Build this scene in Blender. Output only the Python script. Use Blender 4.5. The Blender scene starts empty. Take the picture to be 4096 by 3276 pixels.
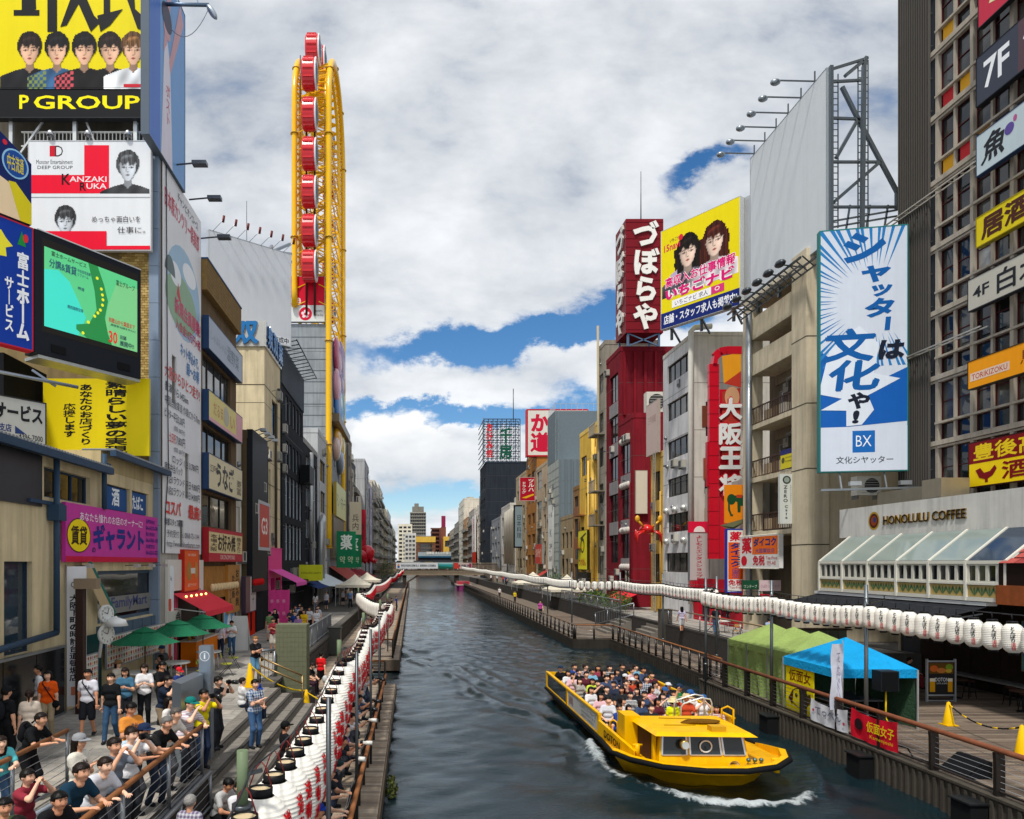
import bpy,bmesh,math,random
import numpy as np
from mathutils import Vector,Matrix
random.seed(7);RNG=np.random.default_rng(7)
R=math.radians
SC=bpy.context.scene
COL=SC.collection
# ------------------------------------------------------------------ camera, sky, sun, exposure
F,U0,V0,CZ=700.0,412.0,563.0,6.2
cam=bpy.data.cameras.new('camera');camo=bpy.data.objects.new('camera',cam);COL.objects.link(camo)
cam.sensor_width=36;cam.lens=F/1024*36
cam.shift_x=(512-U0)/1024;cam.shift_y=(V0-409.5)/1024
cam.clip_start=0.1;cam.clip_end=6000
camo.location=(0,0,CZ);camo.rotation_euler=(R(90),0,0)
SC.camera=camo
SC.view_settings.view_transform='Standard';SC.view_settings.look='None'
SC.view_settings.exposure=0.62;SC.view_settings.gamma=1.0
class NX:
 """tiny expression wrapper for shader math nodes"""
 def __init__(s,t,sock):s.t=t;s.s=sock
 def _op(s,op,b=None,c=None):
  n=s.t.nodes.new('ShaderNodeMath');n.operation=op
  for i,q in enumerate((s,b,c)):
   if q is None:continue
   if isinstance(q,NX):s.t.links.new(q.s,n.inputs[i])
   else:n.inputs[i].default_value=q
  return NX(s.t,n.outputs[0])
 def __add__(s,b):return s._op('ADD',b)
 def __sub__(s,b):return s._op('SUBTRACT',b)
 def __mul__(s,b):return s._op('MULTIPLY',b)
 def __truediv__(s,b):return s._op('DIVIDE',b)
 def mx(s,b):return s._op('MAXIMUM',b)
 def mn(s,b):return s._op('MINIMUM',b)
 def exp(s):return s._op('EXPONENT')
 def sat(s):return s._op('MAXIMUM',0.0)._op('MINIMUM',1.0)
 def step(s,a,b):
  n=s.t.nodes.new('ShaderNodeMapRange');n.interpolation_type='SMOOTHSTEP'
  n.inputs[1].default_value=a;n.inputs[2].default_value=b
  s.t.links.new(s.s,n.inputs[0]);return NX(s.t,n.outputs[0])
def nnoise(t,vec,scale,detail=5,rough=.55,dist=0.):
 n=t.nodes.new('ShaderNodeTexNoise');n.inputs['Scale'].default_value=scale
 n.inputs['Detail'].default_value=detail;n.inputs['Roughness'].default_value=rough
 n.inputs['Distortion'].default_value=dist
 t.links.new(vec,n.inputs['Vector']);return NX(t,n.outputs[0])
def ncomb(t,x,y,z):
 n=t.nodes.new('ShaderNodeCombineXYZ')
 for i,q in enumerate((x,y,z)):
  if isinstance(q,NX):t.links.new(q.s,n.inputs[i])
  else:n.inputs[i].default_value=q
 return n.outputs[0]
def nmix(t,f,a,b,typ='MIX'):
 n=t.nodes.new('ShaderNodeMix');n.data_type='RGBA';n.blend_type=typ
 for k,q in((0,f),(6,a),(7,b)):
  if isinstance(q,NX):t.links.new(q.s,n.inputs[k])
  elif hasattr(q,'is_linked'):t.links.new(q,n.inputs[k])
  else:n.inputs[k].default_value=q
 return n.outputs[2]
SUN_EL,SUN_AZ=60,205
w=bpy.data.worlds.new('World');SC.world=w;w.use_nodes=True
t=w.node_tree;t.nodes.clear()
out=t.nodes.new('ShaderNodeOutputWorld')
sky=t.nodes.new('ShaderNodeTexSky');sky.sky_type='NISHITA';sky.sun_disc=False
sky.sun_elevation=R(SUN_EL);sky.sun_rotation=R(SUN_AZ);sky.air_density=1.0;sky.dust_density=.2;sky.ozone_density=3.0
bg1=t.nodes.new('ShaderNodeBackground');bg1.inputs[1].default_value=.082
hs_=t.nodes.new('ShaderNodeHueSaturation');hs_.inputs['Saturation'].default_value=1.28
t.links.new(sky.outputs[0],hs_.inputs['Color']);t.links.new(hs_.outputs[0],bg1.inputs[0])
tc=t.nodes.new('ShaderNodeTexCoord');sp=t.nodes.new('ShaderNodeSeparateXYZ');t.links.new(tc.outputs['Generated'],sp.inputs[0])
dx,dy,dz=(NX(t,sp.outputs[i])for i in range(3))
zz=dz.mx(0.0)+.10
vec=ncomb(t,dx/zz,dy/zz,0.0)
tx=dx/dy.mx(.05);tz=dz/dy.mx(.05)
big=nnoise(t,vec,.42,5,.5,.2);fine=nnoise(t,vec,1.2,6,.55,.3)
puff=nnoise(t,ncomb(t,tx*1.0,tz*1.7,.3),6.0,9,.58,.15)
w1=nnoise(t,ncomb(t,tx,tz*1.5,3.1),4.2,7,.6);w2=nnoise(t,ncomb(t,tx,tz*1.5,7.7),5.0,8,.62)
rawx,rawz=tx,tz
tx=tx+(w1-.5)*.30;tz=tz+(w2-.5)*.16
def gap(u,v,su,sv,tilt=0.):
 cx,cy=(u-U0)/F,(V0-v)/F
 a=(tx-cx)/(su/F);b=(tz-cy-(tx-cx)*tilt)/(sv/F)
 return(a*a+b*b)*-1.0
front=dy.step(.05,.3)
g=gap(520,333,150,15,.16).exp()*1.0+gap(600,315,90,20,.1).exp()*.6+gap(440,409,120,10,.05).exp()*.9+gap(715,178,40,13,.25).exp()*.5+gap(445,497,170,22,0.).exp()*.55+gap(560,400,60,20).exp()*.4
g=g*front
dens=big*.5+fine*.25+puff*.45+.07-g*.60
cov=dens.step(.41,.63)
tx,tz=rawx+(w1-.5)*.10,rawz+(w2-.5)*.05
heap=gap(410,448,70,34,-.05).exp()*front
heap2=gap(520,470,40,26,.1).exp()*front
cum=((heap*.62+heap2*.5)+(puff-.5)*1.1).step(.24,.34)
shade=(fine*.55+big*1.0+puff*.45-.50).step(.25,.72)
ccol=nmix(t,shade,(.41,.45,.51,1),(.96,.98,1.0,1))
under=((tz-(V0-462)/F)*9.0+(puff-.5)*1.6+.45).sat()
ccol2=nmix(t,under,(.50,.55,.62,1),(1.0,1.0,.99,1))
ccol=nmix(t,cum*.95,ccol,ccol2)
bg2=t.nodes.new('ShaderNodeBackground');bg2.inputs[1].default_value=.71
t.links.new(ccol,bg2.inputs[0])
ms=t.nodes.new('ShaderNodeMixShader');t.links.new((cov.mx(cum)*.97).s,ms.inputs[0])
t.links.new(bg1.outputs[0],ms.inputs[1]);t.links.new(bg2.outputs[0],ms.inputs[2])
t.links.new(ms.outputs[0],out.inputs[0])
sl=bpy.data.lights.new('sun','SUN');sl.energy=2.3;sl.angle=R(6);sl.color=(1.0,.95,.87)
so=bpy.data.objects.new('sun',sl);COL.objects.link(so);so.location=(-30,-30,60)
sd=Vector((math.sin(R(SUN_AZ))*math.cos(R(SUN_EL)),math.cos(R(SUN_AZ))*math.cos(R(SUN_EL)),math.sin(R(SUN_EL))))
so.rotation_euler=sd.to_track_quat('Z','Y').to_euler()
# ------------------------------------------------------------------ helpers
def X(u,d):return(u-U0)*d/F
def Z(v,d):return CZ-(v-V0)*d/F
def dU(u,x):return x*F/(u-U0)
def lin(h):
 h=h.lstrip('#');c=[int(h[i:i+2],16)/255 for i in(0,2,4)]
 return tuple(((x/12.92)if x<=.04045 else((x+.055)/1.055)**2.4)for x in c)+(1.,)
KIND=dict(paint=(.45,.10,2.2,0,.0,0),wall=(.85,.26,.7,.32,.25,0),conc=(.9,.35,1.2,.4,.4,0),metal=(.38,.12,3,.1,.05,.75),cloth=(.92,.16,5,0,.15,0),wood=(.7,.35,3,.2,.3,0),stone=(.9,.4,5,.1,.6,0),print=(.4,.05,1.5,.06,0,0),paper=(.75,.07,6,.0,.08,0),gloss=(.22,.06,3,0,0,0),far=(.9,.25,.25,.35,0,0),tarp=(.75,.2,1.4,.12,.9,0),hull=(.32,.22,1.3,.22,.04,0))
_M={}
def mat(c,kind='paint',rough=None):
 key=(c,kind,rough)
 if key in _M:return _M[key]
 r,var,sc,streak,bump,metal=KIND[kind]
 m=bpy.data.materials.new(kind+'_'+c.lstrip('#'));m.use_nodes=True;t=m.node_tree
 b=t.nodes['Principled BSDF'];b.inputs['Roughness'].default_value=r if rough is None else rough
 b.inputs['Metallic'].default_value=metal;b.inputs['Specular IOR Level'].default_value=.5 if kind in('gloss','metal')else .12
 tc=t.nodes.new('ShaderNodeTexCoord')
 n1=nnoise(t,tc.outputs['Object'],sc,6,.62)
 k=(n1-.5)*(2.2*var)+1.0
 if streak:
  mp=t.nodes.new('ShaderNodeMapping');mp.inputs['Scale'].default_value=(2.6,2.6,.16)
  t.links.new(tc.outputs['Object'],mp.inputs[0])
  n2=nnoise(t,mp.outputs[0],1.3,5,.6)
  k=k*((n2.step(.30,.62))*streak*.75+(1.06-streak*.75))
 col=nmix(t,1.0,lin(c),k,'MULTIPLY')
 t.links.new(col,b.inputs['Base Color'])
 if bump:
  n3=nnoise(t,tc.outputs['Object'],sc*9,4,.6)
  bp=t.nodes.new('ShaderNodeBump');bp.inputs['Strength'].default_value=bump;bp.inputs['Distance'].default_value=.06 if kind=='tarp' else .02
  t.links.new(n3.s,bp.inputs['Height']);t.links.new(bp.outputs[0],b.inputs['Normal'])
 _M[key]=m;return m
def objmat(kind,rough):
 """colour comes from each object's own colour, so copies can share meshes"""
 key=('obj',kind)
 if key in _M:return _M[key]
 m=bpy.data.materials.new('object_colour_'+kind);m.use_nodes=True;t=m.node_tree
 b=t.nodes['Principled BSDF'];b.inputs['Roughness'].default_value=rough;b.inputs['Specular IOR Level'].default_value=.15
 oi=t.nodes.new('ShaderNodeObjectInfo');tc=t.nodes.new('ShaderNodeTexCoord')
 k=(nnoise(t,tc.outputs['Object'],9,5,.6)-.5)*.5+1.0
 c_=nmix(t,1.0,oi.outputs['Color'],k,'MULTIPLY')
 if kind=='cloth':
  al=NX(t,oi.outputs['Alpha']);sx=t.nodes.new('ShaderNodeSeparateXYZ');t.links.new(tc.outputs['Object'],sx.inputs[0]);ox,oy,oz=(NX(t,sx.outputs[i])for i in range(3))
  st=(oz*150.0)._op('SINE').step(-.1,.1);pz=(oz*95.0)._op('SINE').step(.1,.3);px=(ox*95.0)._op('SINE').step(.1,.3)
  is_s=al._op('COMPARE',.6,.05);is_p=al._op('COMPARE',.3,.05);is_t=al._op('COMPARE',.85,.05)
  prt=(ox._op('ABSOLUTE')*-1.0).step(-.085,-.078)*(oy*-1.0).step(.05,.06)*((oz-1.27)._op('ABSOLUTE')*-1.0).step(-.055,-.05)*nnoise(t,tc.outputs['Object'],40,2).step(.46,.5)
  c_=nmix(t,is_s*st*.8,c_,(.75,.76,.78,1));c_=nmix(t,is_p*(pz+px)*.42,c_,(.62,.64,.66,1));c_=nmix(t,is_t*prt*.85,c_,(.05,.06,.09,1))
 t.links.new(c_,b.inputs['Base Color'])
 if kind=='cloth':
  bp=t.nodes.new('ShaderNodeBump');bp.inputs['Strength'].default_value=.35;bp.inputs['Distance'].default_value=.03
  t.links.new(nnoise(t,tc.outputs['Object'],11,3,.5,.8).s,bp.inputs['Height']);t.links.new(bp.outputs[0],b.inputs['Normal'])
 _M[key]=m;return m
def glassmat(kind='dark'):
 key=('glass',kind)
 if key in _M:return _M[key]
 m=bpy.data.materials.new('window_glass_'+kind);m.use_nodes=True;t=m.node_tree
 b=t.nodes['Principled BSDF'];b.inputs['Roughness'].default_value=.04;b.inputs['IOR'].default_value=1.6
 oi=t.nodes.new('ShaderNodeObjectInfo');r=NX(t,oi.outputs['Random']);tc=t.nodes.new('ShaderNodeTexCoord')
 a,c={'dark':((.008,.010,.013,1),(.10,.10,.09,1)),'blind':((.05,.055,.06,1),(.45,.45,.42,1)),'blue':((.02,.04,.06,1),(.10,.17,.22,1)),'pale':((.16,.19,.22,1),(.62,.66,.70,1)),'screen':((.02,.02,.02,1),(.03,.03,.03,1))}[kind]  # pale: glass colour lightened to stand in for bright sky reflections
 k=r*.75+(nnoise(t,tc.outputs['Object'],.9,3)-.5)*1.1
 t.links.new(nmix(t,k.step(.35,.95),a,c),b.inputs['Base Color'])
 bp=t.nodes.new('ShaderNodeBump');bp.inputs['Strength'].default_value=.04;bp.inputs['Distance'].default_value=.05
 t.links.new(nnoise(t,tc.outputs['Object'],1.3,1).s,bp.inputs['Height']);t.links.new(bp.outputs[0],b.inputs['Normal'])
 _M[key]=m;return m
def emis(c,s):
 key=('em',c,s)
 if key in _M:return _M[key]
 m=bpy.data.materials.new('lit_'+c.lstrip('#'));m.use_nodes=True;b=m.node_tree.nodes['Principled BSDF']
 b.inputs['Base Color'].default_value=lin(c);b.inputs['Emission Color'].default_value=lin(c);b.inputs['Emission Strength'].default_value=s
 b.inputs['Roughness'].default_value=.3
 _M[key]=m;return m
class MB:
 def __init__(s):s.v=[];s.f=[];s.m=[];s.sm=[]
 def add(s,vs,fs,m=0,smooth=False):
  o=len(s.v);s.v+=[tuple(p)for p in vs]
  s.f+=[tuple(o+i for i in f)for f in fs];s.m+=[m]*len(fs);s.sm+=[smooth]*len(fs);return s
 def box(s,x0,x1,y0,y1,z0,z1,m=0):
  if x0>x1:x0,x1=x1,x0
  if y0>y1:y0,y1=y1,y0
  if z0>z1:z0,z1=z1,z0
  return s.add([(x0,y0,z0),(x1,y0,z0),(x1,y1,z0),(x0,y1,z0),(x0,y0,z1),(x1,y0,z1),(x1,y1,z1),(x0,y1,z1)],[(0,3,2,1),(4,5,6,7),(0,1,5,4),(1,2,6,5),(2,3,7,6),(3,0,4,7)],m)
 def quad(s,a,b,c,d,m=0):return s.add([a,b,c,d],[(0,1,2,3)],m)
 def prism(s,poly,z0,z1,m=0):
  n=len(poly)
  vs=[(p[0],p[1],z0)for p in poly]+[(p[0],p[1],z1)for p in poly]
  return s.add(vs,[tuple(range(n))[::-1],tuple(range(n,2*n))]+[(i,(i+1)%n,n+(i+1)%n,n+i)for i in range(n)],m)
 def tube(s,pts,r,n=8,m=0,caps=True,smooth=True):
  pts=[Vector(p)for p in pts];rr=r if hasattr(r,'__len__')else[r]*len(pts)
  vs=[];up=None
  for i,p in enumerate(pts):
   d=(pts[min(i+1,len(pts)-1)]-pts[max(i-1,0)])
   if d.length<1e-9:d=Vector((0,0,1))
   d.normalize()
   if up is None:up=Vector((0,0,1))if abs(d.z)<.9 else Vector((1,0,0))
   a=up-d*up.dot(d)
   if a.length<1e-4:a=d.orthogonal()
   a.normalize();b=d.cross(a);up=a
   for k in range(n):
    an=2*math.pi*k/n
    vs.append(p+(a*math.cos(an)+b*math.sin(an))*rr[i])
  fs=[(i*n+k,i*n+(k+1)%n,(i+1)*n+(k+1)%n,(i+1)*n+k)for i in range(len(pts)-1)for k in range(n)]
  s.add(vs,fs,m,smooth)
  if caps:
   L=(len(pts)-1)*n
   o=len(s.v)-len(vs)
   s.f+=[tuple(o+k for k in range(n))[::-1],tuple(o+L+k for k in range(n))];s.m+=[m,m];s.sm+=[False,False]
  return s
 def bar(s,a,b,w=.04,h=None,m=0):
  a=Vector(a);b=Vector(b);h=h or w;d=(b-a)
  if d.length<1e-9:return s
  d.normalize();up=Vector((0,0,1))if abs(d.z)<.95 else Vector((0,1,0))
  x=d.cross(up).normalized()*(w/2);y=x.cross(d).normalized()*(h/2)
  vs=[p+sx*x+sy*y for p in(a,b)for sx,sy in((-1,-1),(1,-1),(1,1),(-1,1))]
  return s.add(vs,[(0,3,2,1),(4,5,6,7),(0,1,5,4),(1,2,6,5),(2,3,7,6),(3,0,4,7)],m)
 def lathe(s,prof,n=16,c=(0,0,0),m=0,smooth=True):
  vs=[(c[0]+r*math.cos(2*math.pi*k/n),c[1]+r*math.sin(2*math.pi*k/n),c[2]+z)for r,z in prof for k in range(n)]
  fs=[(i*n+k,i*n+(k+1)%n,(i+1)*n+(k+1)%n,(i+1)*n+k)for i in range(len(prof)-1)for k in range(n)]
  return s.add(vs,fs,m,smooth)
 def ball(s,c,r,n=12,k=8,m=0,M=None):
  rx,ry,rz=r if hasattr(r,'__len__')else(r,r,r);vs=[]
  for i in range(k+1):
   th=math.pi*i/k
   for j in range(n):
    ph=2*math.pi*j/n
    q=Vector((rx*math.sin(th)*math.cos(ph),ry*math.sin(th)*math.sin(ph),rz*math.cos(th)))
    if M:q=M@q
    vs.append(Vector(c)+q)
  fs=[(i*n+j,(i+1)*n+j,(i+1)*n+(j+1)%n,i*n+(j+1)%n)for i in range(k)for j in range(n)]
  return s.add(vs,fs,m,True)
 def mesh(s,name,mats):
  me=bpy.data.meshes.new(name);me.from_pydata(s.v,[],s.f)
  for q in(mats if isinstance(mats,(list,tuple))else[mats]):me.materials.append(q)
  if any(s.m):me.polygons.foreach_set('material_index',s.m)
  if any(s.sm):me.polygons.foreach_set('use_smooth',s.sm)
  me.update();return me
def link(name,me,parent=None,inv=None):
 o=bpy.data.objects.new(name,me);COL.objects.link(o)
 if parent is not None:
  o.parent=parent
  if parent.type=='EMPTY' and inv is None:o.matrix_parent_inverse=rootmat(parent).inverted()
 return o
def rootmat(e):return Matrix.Translation(e.location)@e.rotation_euler.to_matrix().to_4x4()
def obj(name,mb,mats,parent=None):
 return link(name,mb.mesh(name,mats),parent)
def part(name,mb,mats,parent):
 o=bpy.data.objects.new(name,mb.mesh(name,mats));COL.objects.link(o);o.parent=parent;return o
def thing(name,label,cat,loc=(0,0,0),group=None,rz=0.):
 o=bpy.data.objects.new(name,None);COL.objects.link(o);o.location=loc;o.rotation_euler=(0,0,rz)
 o.empty_display_size=.2
 return tag(o,label,cat,group)
def tag(o,label,cat,group=None):
 o['label']=label;o['category']=cat
 if group:o['group']=group
 return o
def struct(o):o['kind']='structure';return o
def stuff(o):o['kind']='stuff';return o
def copytree(o,parent=None):
 c=o.copy();COL.objects.link(c)
 if parent is not None:c.parent=parent
 for ch in list(o.children):copytree(ch,c)
 return c
class Fr:
 def __init__(s,o,right=(1,0,0)):
  s.o=Vector(o);s.r=Vector(right).normalized();s.n=s.r.cross(Vector((0,0,1)))
 def p(s,a,b,c=0.):return s.o+s.r*a+Vector((0,0,b))+s.n*c
 def mtx(s,a=0.,b=0.,c=0.):
  p=s.p(a,b,c);n=-s.n
  return Matrix(((s.r.x,n.x,0,p.x),(s.r.y,n.y,0,p.y),(s.r.z,n.z,1,p.z),(0,0,0,1)))
 def box(s,mb,a0,a1,b0,b1,c0,c1,m=0):
  vs=[s.p(a,b,c)for c in(c1,c0)for a,b in((a0,b0),(a1,b0),(a1,b1),(a0,b1))]
  return mb.add(vs,[(0,1,2,3),(7,6,5,4),(4,5,1,0),(5,6,2,1),(6,7,3,2),(7,4,0,3)],m)
 def poly(s,mb,pts,c,m=0):return mb.add([s.p(a,b,c)for a,b in pts],[tuple(range(len(pts)))],m)
 def wall(s,mb,W,H,holes,t=.18,m=0,mr=None):
  """wall face with real openings and reveals"""
  hs=[(max(0,h[0]),max(0,h[1]),min(W,h[2]),min(H,h[3]))for h in holes]
  xs=sorted({0.,W}|{q for h in hs for q in(h[0],h[2])});zs=sorted({0.,H}|{q for h in hs for q in(h[1],h[3])})
  for i in range(len(xs)-1):
   j=0
   while j<len(zs)-1:
    cx=(xs[i]+xs[i+1])/2
    ins=lambda q:any(h[0]<cx<h[2]and h[1]<(zs[q]+zs[q+1])/2<h[3]for h in hs)
    if ins(j):j+=1;continue
    k=j
    while k<len(zs)-1 and not ins(k):k+=1
    mb.quad(s.p(xs[i],zs[j]),s.p(xs[i+1],zs[j]),s.p(xs[i+1],zs[k]),s.p(xs[i],zs[k]),m);j=k
  q=m if mr is None else mr
  for a0,b0,a1,b1 in hs:
   mb.quad(s.p(a0,b0),s.p(a0,b0,-t),s.p(a1,b0,-t),s.p(a1,b0),q);mb.quad(s.p(a0,b1),s.p(a1,b1),s.p(a1,b1,-t),s.p(a0,b1,-t),q)
   mb.quad(s.p(a0,b0),s.p(a0,b1),s.p(a0,b1,-t),s.p(a0,b0,-t),q);mb.quad(s.p(a1,b0),s.p(a1,b0,-t),s.p(a1,b1,-t),s.p(a1,b1),q)
  return mb
def FL(x,y0,z0):return Fr((x,y0,z0),(0,1,0))
def FRt(x,y1,z0):return Fr((x,y1,z0),(0,-1,0))
def FC(x,y,z):return Fr((x,y,z),(1,0,0))
_W={}
def window(par,fr,a0,b0,a1,b1,nx=2,nz=1,t=.14,frame='#30343a',glass='dark',fw=.05,sill=False,name='window',simple=False):
 w,h=a1-a0,b1-b0
 key=(round(w,2),round(h,2),nx,nz,frame,glass,fw,sill,simple)
 if key not in _W:
  g=MB();g.add([(0,.03,0),(w,.03,0),(w,.03,h),(0,.03,h)],[(0,1,2,3)],1 if simple else 0)
  f=g if simple else MB()
  for x in np.linspace(fw/2,w-fw/2,nx+1):f.box(x-fw/2,x+fw/2,-.02,.045,0,h)
  for i,z in enumerate(np.linspace(fw/2,h-fw/2,nz+1)):f.box(fw,w-fw,-.017,.04,z-fw/2,z+fw/2)
  if sill:f.box(-.06,w+.06,-t-.08,-.03,-.07,-.004)
  if simple:_W[key]=(f.mesh('window',[mat(frame,'paint'),glassmat(glass)]),None)
  else:_W[key]=(f.mesh('window_frame',mat(frame,'paint')),g.mesh('pane',glassmat(glass)))
 fm,gm=_W[key]
 m=fr.mtx(a0,b0,-t)
 o=bpy.data.objects.new(name,fm);COL.objects.link(o);o.parent=par
 o.matrix_parent_inverse=rootmat(par).inverted()if par.type=='EMPTY' else Matrix.Identity(4)
 o.matrix_basis=m
 if gm:
  g=bpy.data.objects.new('pane',gm);COL.objects.link(g);g.parent=o
 return o
def grid(a0,a1,b0,b1,nc,nr,fx=.6,fz=.5):
 """nc x nr openings evenly spread over a rectangle"""
 w,h=(a1-a0)/nc,(b1-b0)/nr
 return[(a0+w*(i+.5-fx/2),b0+h*(j+.5-fz/2),a0+w*(i+.5+fx/2),b0+h*(j+.5+fz/2))for j in range(nr)for i in range(nc)]
_T={}
def glyphs(s,bold):
 if any('\u4e00'<=q<='\u9fff' for q in s):bold=min(bold,.006)
 key=(s,bold)
 if key in _T:return _T[key]
 cu=bpy.data.curves.new('t','FONT');cu.body=s;cu.resolution_u=2;cu.offset=bold
 ob=bpy.data.objects.new('t',cu);me=ob.to_mesh()
 v=np.array([q.co[:2]for q in me.vertices])if len(me.vertices)else np.zeros((0,2));f=[tuple(p.vertices)for p in me.polygons]
 ob.to_mesh_clear();bpy.data.objects.remove(ob);bpy.data.curves.remove(cu)
 _T[key]=(v,f);return v,f
class Sign:
 """a board with print on it; coordinates 0..1 across and up, layers proud of the board"""
 def __init__(s,par,fr,w,h,c=0.):
  s.par,s.fr,s.w,s.h,s.c,s.k=par,fr,w,h,c,0
 def _c(s):s.k+=1;return s.c+.004+.0013*s.k
 def rect(s,a0,b0,a1,b1,col,kind='print',name='printed_panel'):
  c=s._c();mb=MB();s.fr.poly(mb,[(a0*s.w,b0*s.h),(a1*s.w,b0*s.h),(a1*s.w,b1*s.h),(a0*s.w,b1*s.h)],c)
  return obj(name,mb,mat(col,kind)if isinstance(col,str)else col,s.par)
 def poly(s,pts,col,name='printed_shape',kind='print'):
  c=s._c();mb=MB();s.fr.poly(mb,[(a*s.w,b*s.h)for a,b in pts],c)
  return obj(name,mb,mat(col,kind),s.par)
 def polys(s,lst,col,name='printed_shape'):
  c=s._c();mb=MB()
  for pts in lst:s.fr.poly(mb,[(a*s.w,b*s.h)for a,b in pts],c)
  o=obj(name,mb,mat(col,'print'),s.par)
  if len(lst)>4:o['kind']='stuff'
  return o
 def ell(s,a,b,ra,rb,col,n=24,name='printed_disc',rot=0.,t0=0.,t1=360.):
  pts=[]
  for i in range(n+(0 if t1-t0>=360 else 1)):
   th=R(t0+(t1-t0)*i/n);x,y=ra*math.cos(th),rb*math.sin(th)
   pts.append((a+x*math.cos(rot)-y*math.sin(rot),b+x*math.sin(rot)+y*math.cos(rot)))
  return s.poly(pts,col,name)
 def text(s,txt,a0,b0,a1,b1,col,bold=.015,vert=False,keep=False,slant=0.,deep=0.,edge=None,name='lettering',rise=0.):
  """lettering fitted into the box a0,b0..a1,b1 (board fractions); vert stacks the characters"""
  c=s._c();V=[];Fs=[]
  if vert:
   ch=[q for q in txt];H=len(ch)
   for i,q in enumerate(ch):
    if q==' ':continue
    v,f=glyphs('｜' if q=='ー' else q,bold);o=sum(len(x)for x in V)
    if not len(v):continue
    u=v-np.array([.5,.38])if ord(q)>255 else v-(v.min(0)+v.max(0))/2
    V.append(u+np.array([.5,H-i-.5]));Fs+=[tuple(o+k for k in p)for p in f]
   if not V:return
   V=np.concatenate(V);lo=np.array([0.,0.]);hi=np.array([1.,float(H)])
  else:
   V,Fs=glyphs(txt,bold)
   if not len(V):return
   V=V.copy();lo,hi=V.min(0),V.max(0)
  sx=(a1-a0)*s.w/(hi[0]-lo[0]);sy=(b1-b0)*s.h/(hi[1]-lo[1])
  if keep:sx=sy=min(sx,sy)
  A=(V[:,0]-lo[0])*sx+a0*s.w;B=(V[:,1]-lo[1])*sy+b0*s.h
  if keep:A+=((a1-a0)*s.w-(hi[0]-lo[0])*sx)/2;B+=((b1-b0)*s.h-(hi[1]-lo[1])*sy)/2
  if slant:A=A+(B-b0*s.h)*slant
  if rise:B=B+(A-a0*s.w)*rise
  mb=MB();A0,B0,c0=A,B,c;kan=any('\u4e00'<=q<='\u9fff' for q in txt)and bold>.012;e=bold*.75*min(sx,sy)
  for k_,(ox,oy)in enumerate(((0,0),(1,.3),(-1,-.3),(.3,1),(-.3,-1))if kan else((0,0),)):
   A,B,c=A0+ox*e,B0+oy*e,c0+.0002*k_
   if deep:
    n=len(A);o=len(mb.v);vs=[s.fr.p(x,y,c+deep)for x,y in zip(A,B)]+[s.fr.p(x,y,c)for x,y in zip(A,B)]
    ec={(f[i],f[(i+1)%len(f)])for f in Fs for i in range(len(f))}
    side=[(o+a,o+n+a,o+n+b,o+b)for(a,b)in ec if(b,a)not in ec]
    mb.add(vs,Fs,0);mb.f+=side;mb.m+=[1]*len(side);mb.sm+=[False]*len(side)
    ms=[mat(col,'gloss'),mat(edge or col,'gloss')]
   else:
    mb.add([s.fr.p(x,y,c)for x,y in zip(A,B)],Fs,0);ms=mat(col,'print')if isinstance(col,str)else col
  return obj(name,mb,ms,s.par)
 def portrait(s,a,b,sc,hair='#1c1614',skin='#e3b08f',top='#1a1a1c',asp=None,grey=False,style=0,sb=-1.35,longhair=0.,plaid=None):
  """an invented face printed as a photograph: colours painted cell by cell; sc = head height as a fraction of the board height"""
  asp=asp or s.h/s.w;nx,ny=60,78;c=s._c()
  gx,gy=np.meshgrid(np.linspace(-1.05,1.05,nx),np.linspace(-1.38,.72,ny));k=-1 if style%2 else 1
  rgb=lambda h:np.array([int(h[i:i+2],16)/255 for i in(1,3,5)])
  wob=lambda f1,f2,p:.5+.25*np.sin(gx*f1+gy*f2+p)+.25*np.sin(gx*f1*2.3-gy*f2*1.7+p*2.1)
  img=np.zeros(gx.shape+(3,));msk=np.zeros(gx.shape,bool);ax=np.abs(gx)
  def put(m,col,sh=1.0):
   nonlocal msk
   img[m]=(np.clip(col*np.asarray(sh)[...,None],0,1)if np.ndim(sh)else np.broadcast_to(np.clip(col*sh,0,1),img.shape))[m];msk|=m
  H,S,T=rgb(hair),rgb(skin),rgb(top)
  if grey:S=np.array([.80,.82,.84])
  fw_=.315*np.sqrt(np.clip(1-((gy+.05)/.47)**2,0,1))**.75*(1-.20*np.clip(-(gy+.05)/.47,0,1))
  if longhair:put((ax<.50+.04*wob(3,9,style))&(gy>-longhair)&(gy<.2),H,.55+.8*wob(34,2.0,style))
  put((gy<-.60-.30*ax**1.6)&(ax<1.0-.05*(gy>-.9)),T,.72+.45*wob(5,4,style)-.2*ax*k*np.sign(gx))
  if plaid:put((gy<-.66-.30*ax**1.6)&(ax>.34)&(ax<.98)&((np.sin(gx*34)>0)^(np.sin(gy*30)>0)),rgb(plaid))
  put((ax<.15)&(gy>-.80+.9*ax)&(gy<-.2),S,.66-.25*k*gx)
  oR=1+.02*np.sin(gx*13+gy*9+style)+.015*np.sin(gx*31-gy*27)
  outer=(gx/(.43*oR))**2+((gy-.13)/np.where(gy>.13,.47*oR,.52*oR))**2<1
  put(outer,H,.55+.75*wob(30,5,style)+.5*np.exp(-((gy-.38-.2*gx)/.07)**2))
  face=ax<fw_;shd=.98-.42*k*gx-.25*np.clip((ax/np.maximum(fw_,.01))**4,0,1)+.06*np.exp(-((gy+.17)/.1)**2-((ax-.17)/.08)**2)
  put(face,S,shd)
  D=rgb('#1d1512')
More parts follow.
